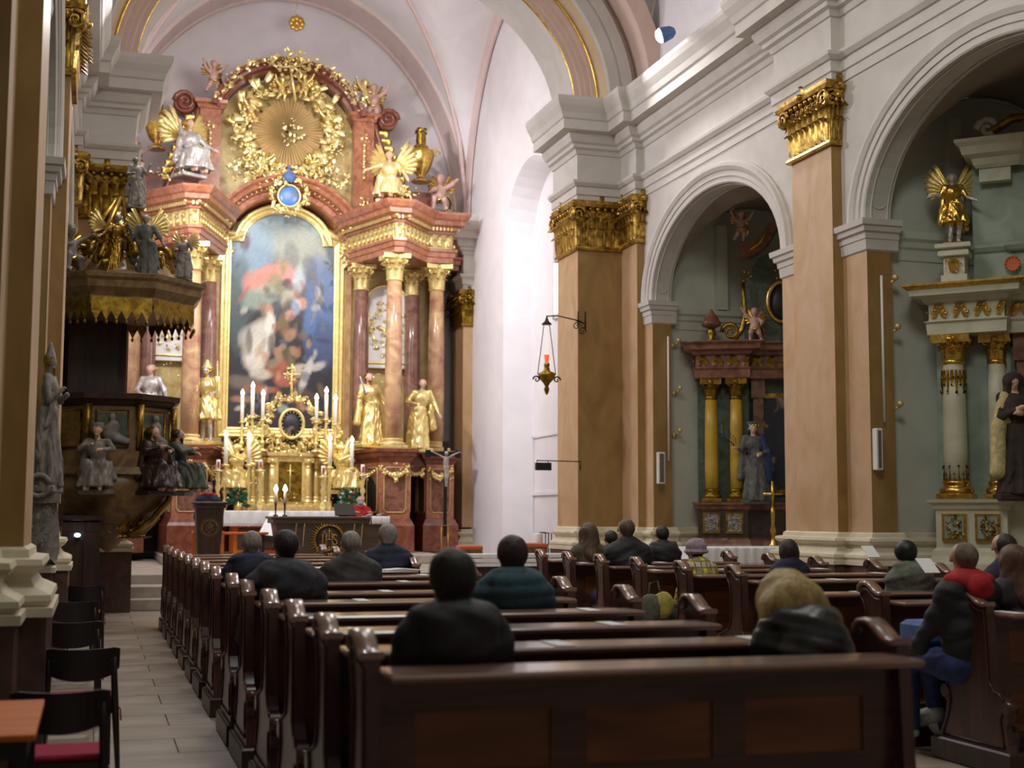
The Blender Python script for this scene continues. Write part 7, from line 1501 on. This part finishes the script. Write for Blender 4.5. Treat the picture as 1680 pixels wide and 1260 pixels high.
m = MB(); m.bev(kz[0]-.10,kz[0]+.18,8.10,8.35,.74,.90,.03); build(m, 'blue_bag', 'cloth_blue', None, 'small blue cloth bag at the knee of the man with the red hood', 'bag', at=(kz[0],8.2,.74))
# clergy in the sanctuary (standing or seated behind altar and ambo)
person('priest in a red chasuble and face mask behind the carved altar', 591, 813, 28.9, 'cloth_red', 'hair_grey', 'short', wid=1.25, yaw=PI, mask='mask_blue', zseat=1.15, trousers='cloth_red', res=.02, arms='raised')
person('reader in a dark vest over red behind the ambo', 342, 791, 27.6, 'cloth_darkblue', 'hair_brown', 'thick', wid=1.1, yaw=PI, zseat=1.32, trousers='cloth_darkblue', res=.02, scarf='cloth_red', col=None)
for px, py, Y in ((591,845,28.9),(342,850,27.6)):
    c = P(px,py,Y); t = thing('sedile', ('tall wooden seat under the priest behind the carved altar','tall wooden seat behind the ambo')[px < 500], 'chair', (c[0],Y,.55)); z = 1.10 if px > 500 else 1.27
    build(MB().bev(c[0]-.3,c[0]+.3,Y-.25,Y+.3,z-.06,z,.01), 'seat', 'orange_wood', t); [build(MB().box(c[0]+ex*.26-.03,c[0]+ex*.26+.03,Y+ey*.22-.03,Y+ey*.22+.03,.55,z-.06), 'leg', 'orange_wood', t) for ex in (-1,1) for ey in (-1,1)]
# handbag on a pew seat
c = P(1076,1012,12.45); c = (c[0],12.45,.59); t = thing('handbag', 'green and yellow patterned handbag with handles standing on a pew seat', 'bag', c)
q = [(('e', (-.06,0,.12), (.12,.07,.14)), 0, .03), (('e', (.08,0,.15), (.11,.065,.13)), 1, .03)]
sdf_obj(q, 'bag', ('cloth_green_grey','cloth_yellow'), t, res=.014, k=.04); m = MB().tube([(c[0]-.08,c[1],c[2]+.2),(c[0]-.06,c[1],c[2]+.36),(c[0]+.02,c[1],c[2]+.38),(c[0]+.06,c[1],c[2]+.22)], .01, 5); build(m, 'handles', 'cloth_olive', t)
t = thing('open_booklet', 'open white booklet on the ledge beside the navy quilted jacket', 'book', (2.98,13.7,1.05)); m = MB(); x, y = 2.98, 13.56; m.add([(x-.16,y,1.05),(x,y,1.065),(x+.22,y,1.05),(x-.22,y+.26,1.05),(x,y+.26,1.065),(x+.22,y+.26,1.05),(x-.22,y,1.045),(x+.22,y,1.045),(x-.22,y+.26,1.045),(x+.22,y+.26,1.045)], [(0,1,4,3),(1,2,5,4),(6,8,9,7),(0,6,7,2,1),(3,4,5,9,8)]); build(m, 'pages', 'paper', t)
for i, (px, py, y, nm) in enumerate(((1522,928,9.75,'the grey green jacket'),(1428,905,12.6,'the navy jacket'),(1005,892,16.0,'the man with glasses'))):
    c = P(px,py,y); t = thing('song_sheet', 'white printed sheet held up beside '+nm, 'paper', c); m = MB(); m.box(-.07,.07,-.003,.003,-.09,.09); m.xform(Matrix.Translation(c) @ Matrix.Rotation(-.9,4,'X')); build(m, 'sheet', 'paper', t)

# ------------------------------------------------------------------ chairs and table at the left
def chair(label, x, y):
    t = thing('side_chair', label, 'chair', (x,y,0), 'dark chairs along the left wall'); W = .21
    n = 12; rings = []
    for i in range(n+1):
        u = -1+2*i/n; xx = x+u*.225; yy = y-.20+.055*(1-u*u)*-1+.03; ztp = .775+.012*u*u-.004; zb = .61-.035*(1-u*u)+.02*abs(u)**3
        if abs(u) > .85: zb += .02; ztp -= .012
        rings.append([(xx,yy,zb),(xx,yy+.018,zb),(xx,yy+.018-.035,ztp),(xx,yy-.035,ztp)])
    build(MB().loft(rings, True, True, False), 'backrest', 'chair_black', t)
    m = MB(); m.prism([(-.21,-.19),(.21,-.19),(.225,.0),(.21,.2),(-.21,.2),(-.225,.0)], .415, .44, lambda u,v,q: (x+u,y+v,q)); build(m, 'seat', 'chair_black', t)
    q = MB(); q.bev(x-.20,x+.20,y-.18,y+.19,.44,.475,.012); cu = build(q, 'cushion', 'cushion_red', t)
    m = MB(); 
    for e in (-1,1): m.tube([(x+e*.19,y-.17,.445),(x+e*.235,y-.21,.40),(x+e*.24,y-.20,.33)], .006, 4); m.tube([(x+e*.19,y-.17,.445),(x+e*.215,y-.22,.38)], .006, 4)
    build(m, 'ties', 'cushion_red', cu)
    m = MB(); m.box(x-.19,x+.19,y-.17,y+.17,.37,.415); build(m, 'apron', 'chair_black', t)
    for e in (-1,1):
        build(MB().tube([(x+e*.225,y-.30,0),(x+e*.205,y-.20,.40),(x+e*.195,y-.17,.60),(x+e*.19,y-.195,.72)], [.014,.022,.02,.014], 8), 'leg', 'chair_black', t)
        build(MB().tube([(x+e*.20,y+.20,0),(x+e*.185,y+.16,.40)], [.013,.02], 8), 'leg', 'chair_black', t)
    m = MB(); [m.ell((x+e*.17,y-.225,.70), .008, 6, 5) for e in (-1,1)]; build(m, 'screws', 'iron', t)
    return t
c0 = chair('dark wooden chair with a crimson cushion nearest the camera, beside the orange table', -.12, 7.05)
gl_ = 'dark chairs along the left wall'
for i, (x, y, lb) in enumerate(((-.05,9.15,'dark wooden chair with a crimson cushion, second from the camera in the row'),(-.13,11.35,'dark wooden chair, third from the camera in the row by the left wall'),(-.16,13.9,'dark wooden chair with a red cushion, fourth from the camera in the row'),(-.06,16.9,'dark wooden chair, fifth from the camera in the row by the left wall'),(-.70,12.4,'dark chair half hidden behind the left pillar, nearer one'),(-.78,14.6,'dark chair half hidden behind the left pillar, farther one'))):
    dup(c0, (x,y,0), rd.uniform(-.06,.06), lb, gl_)
t = thing('small_table', 'small table with an orange wooden top at the lower left corner', 'table', (-.75,5.8,0)); a = PZ(72,1147,.76); b = PZ(58,1205,.76)
build(MB().bev(-1.3,b[0],b[1],a[1],.735,.76,.004), 'table_top', 'orange_wood', t); m = MB(); m.box(-1.26,b[0]-.03,b[1]+.03,a[1]-.03,.66,.735); build(m, 'apron', 'black', t)
for x in (-1.24,b[0]-.05):
    for y in (b[1]+.05,a[1]-.05): build(MB().box(x-.018,x+.018,y-.018,y+.018,0,.66), 'leg', 'black', t)
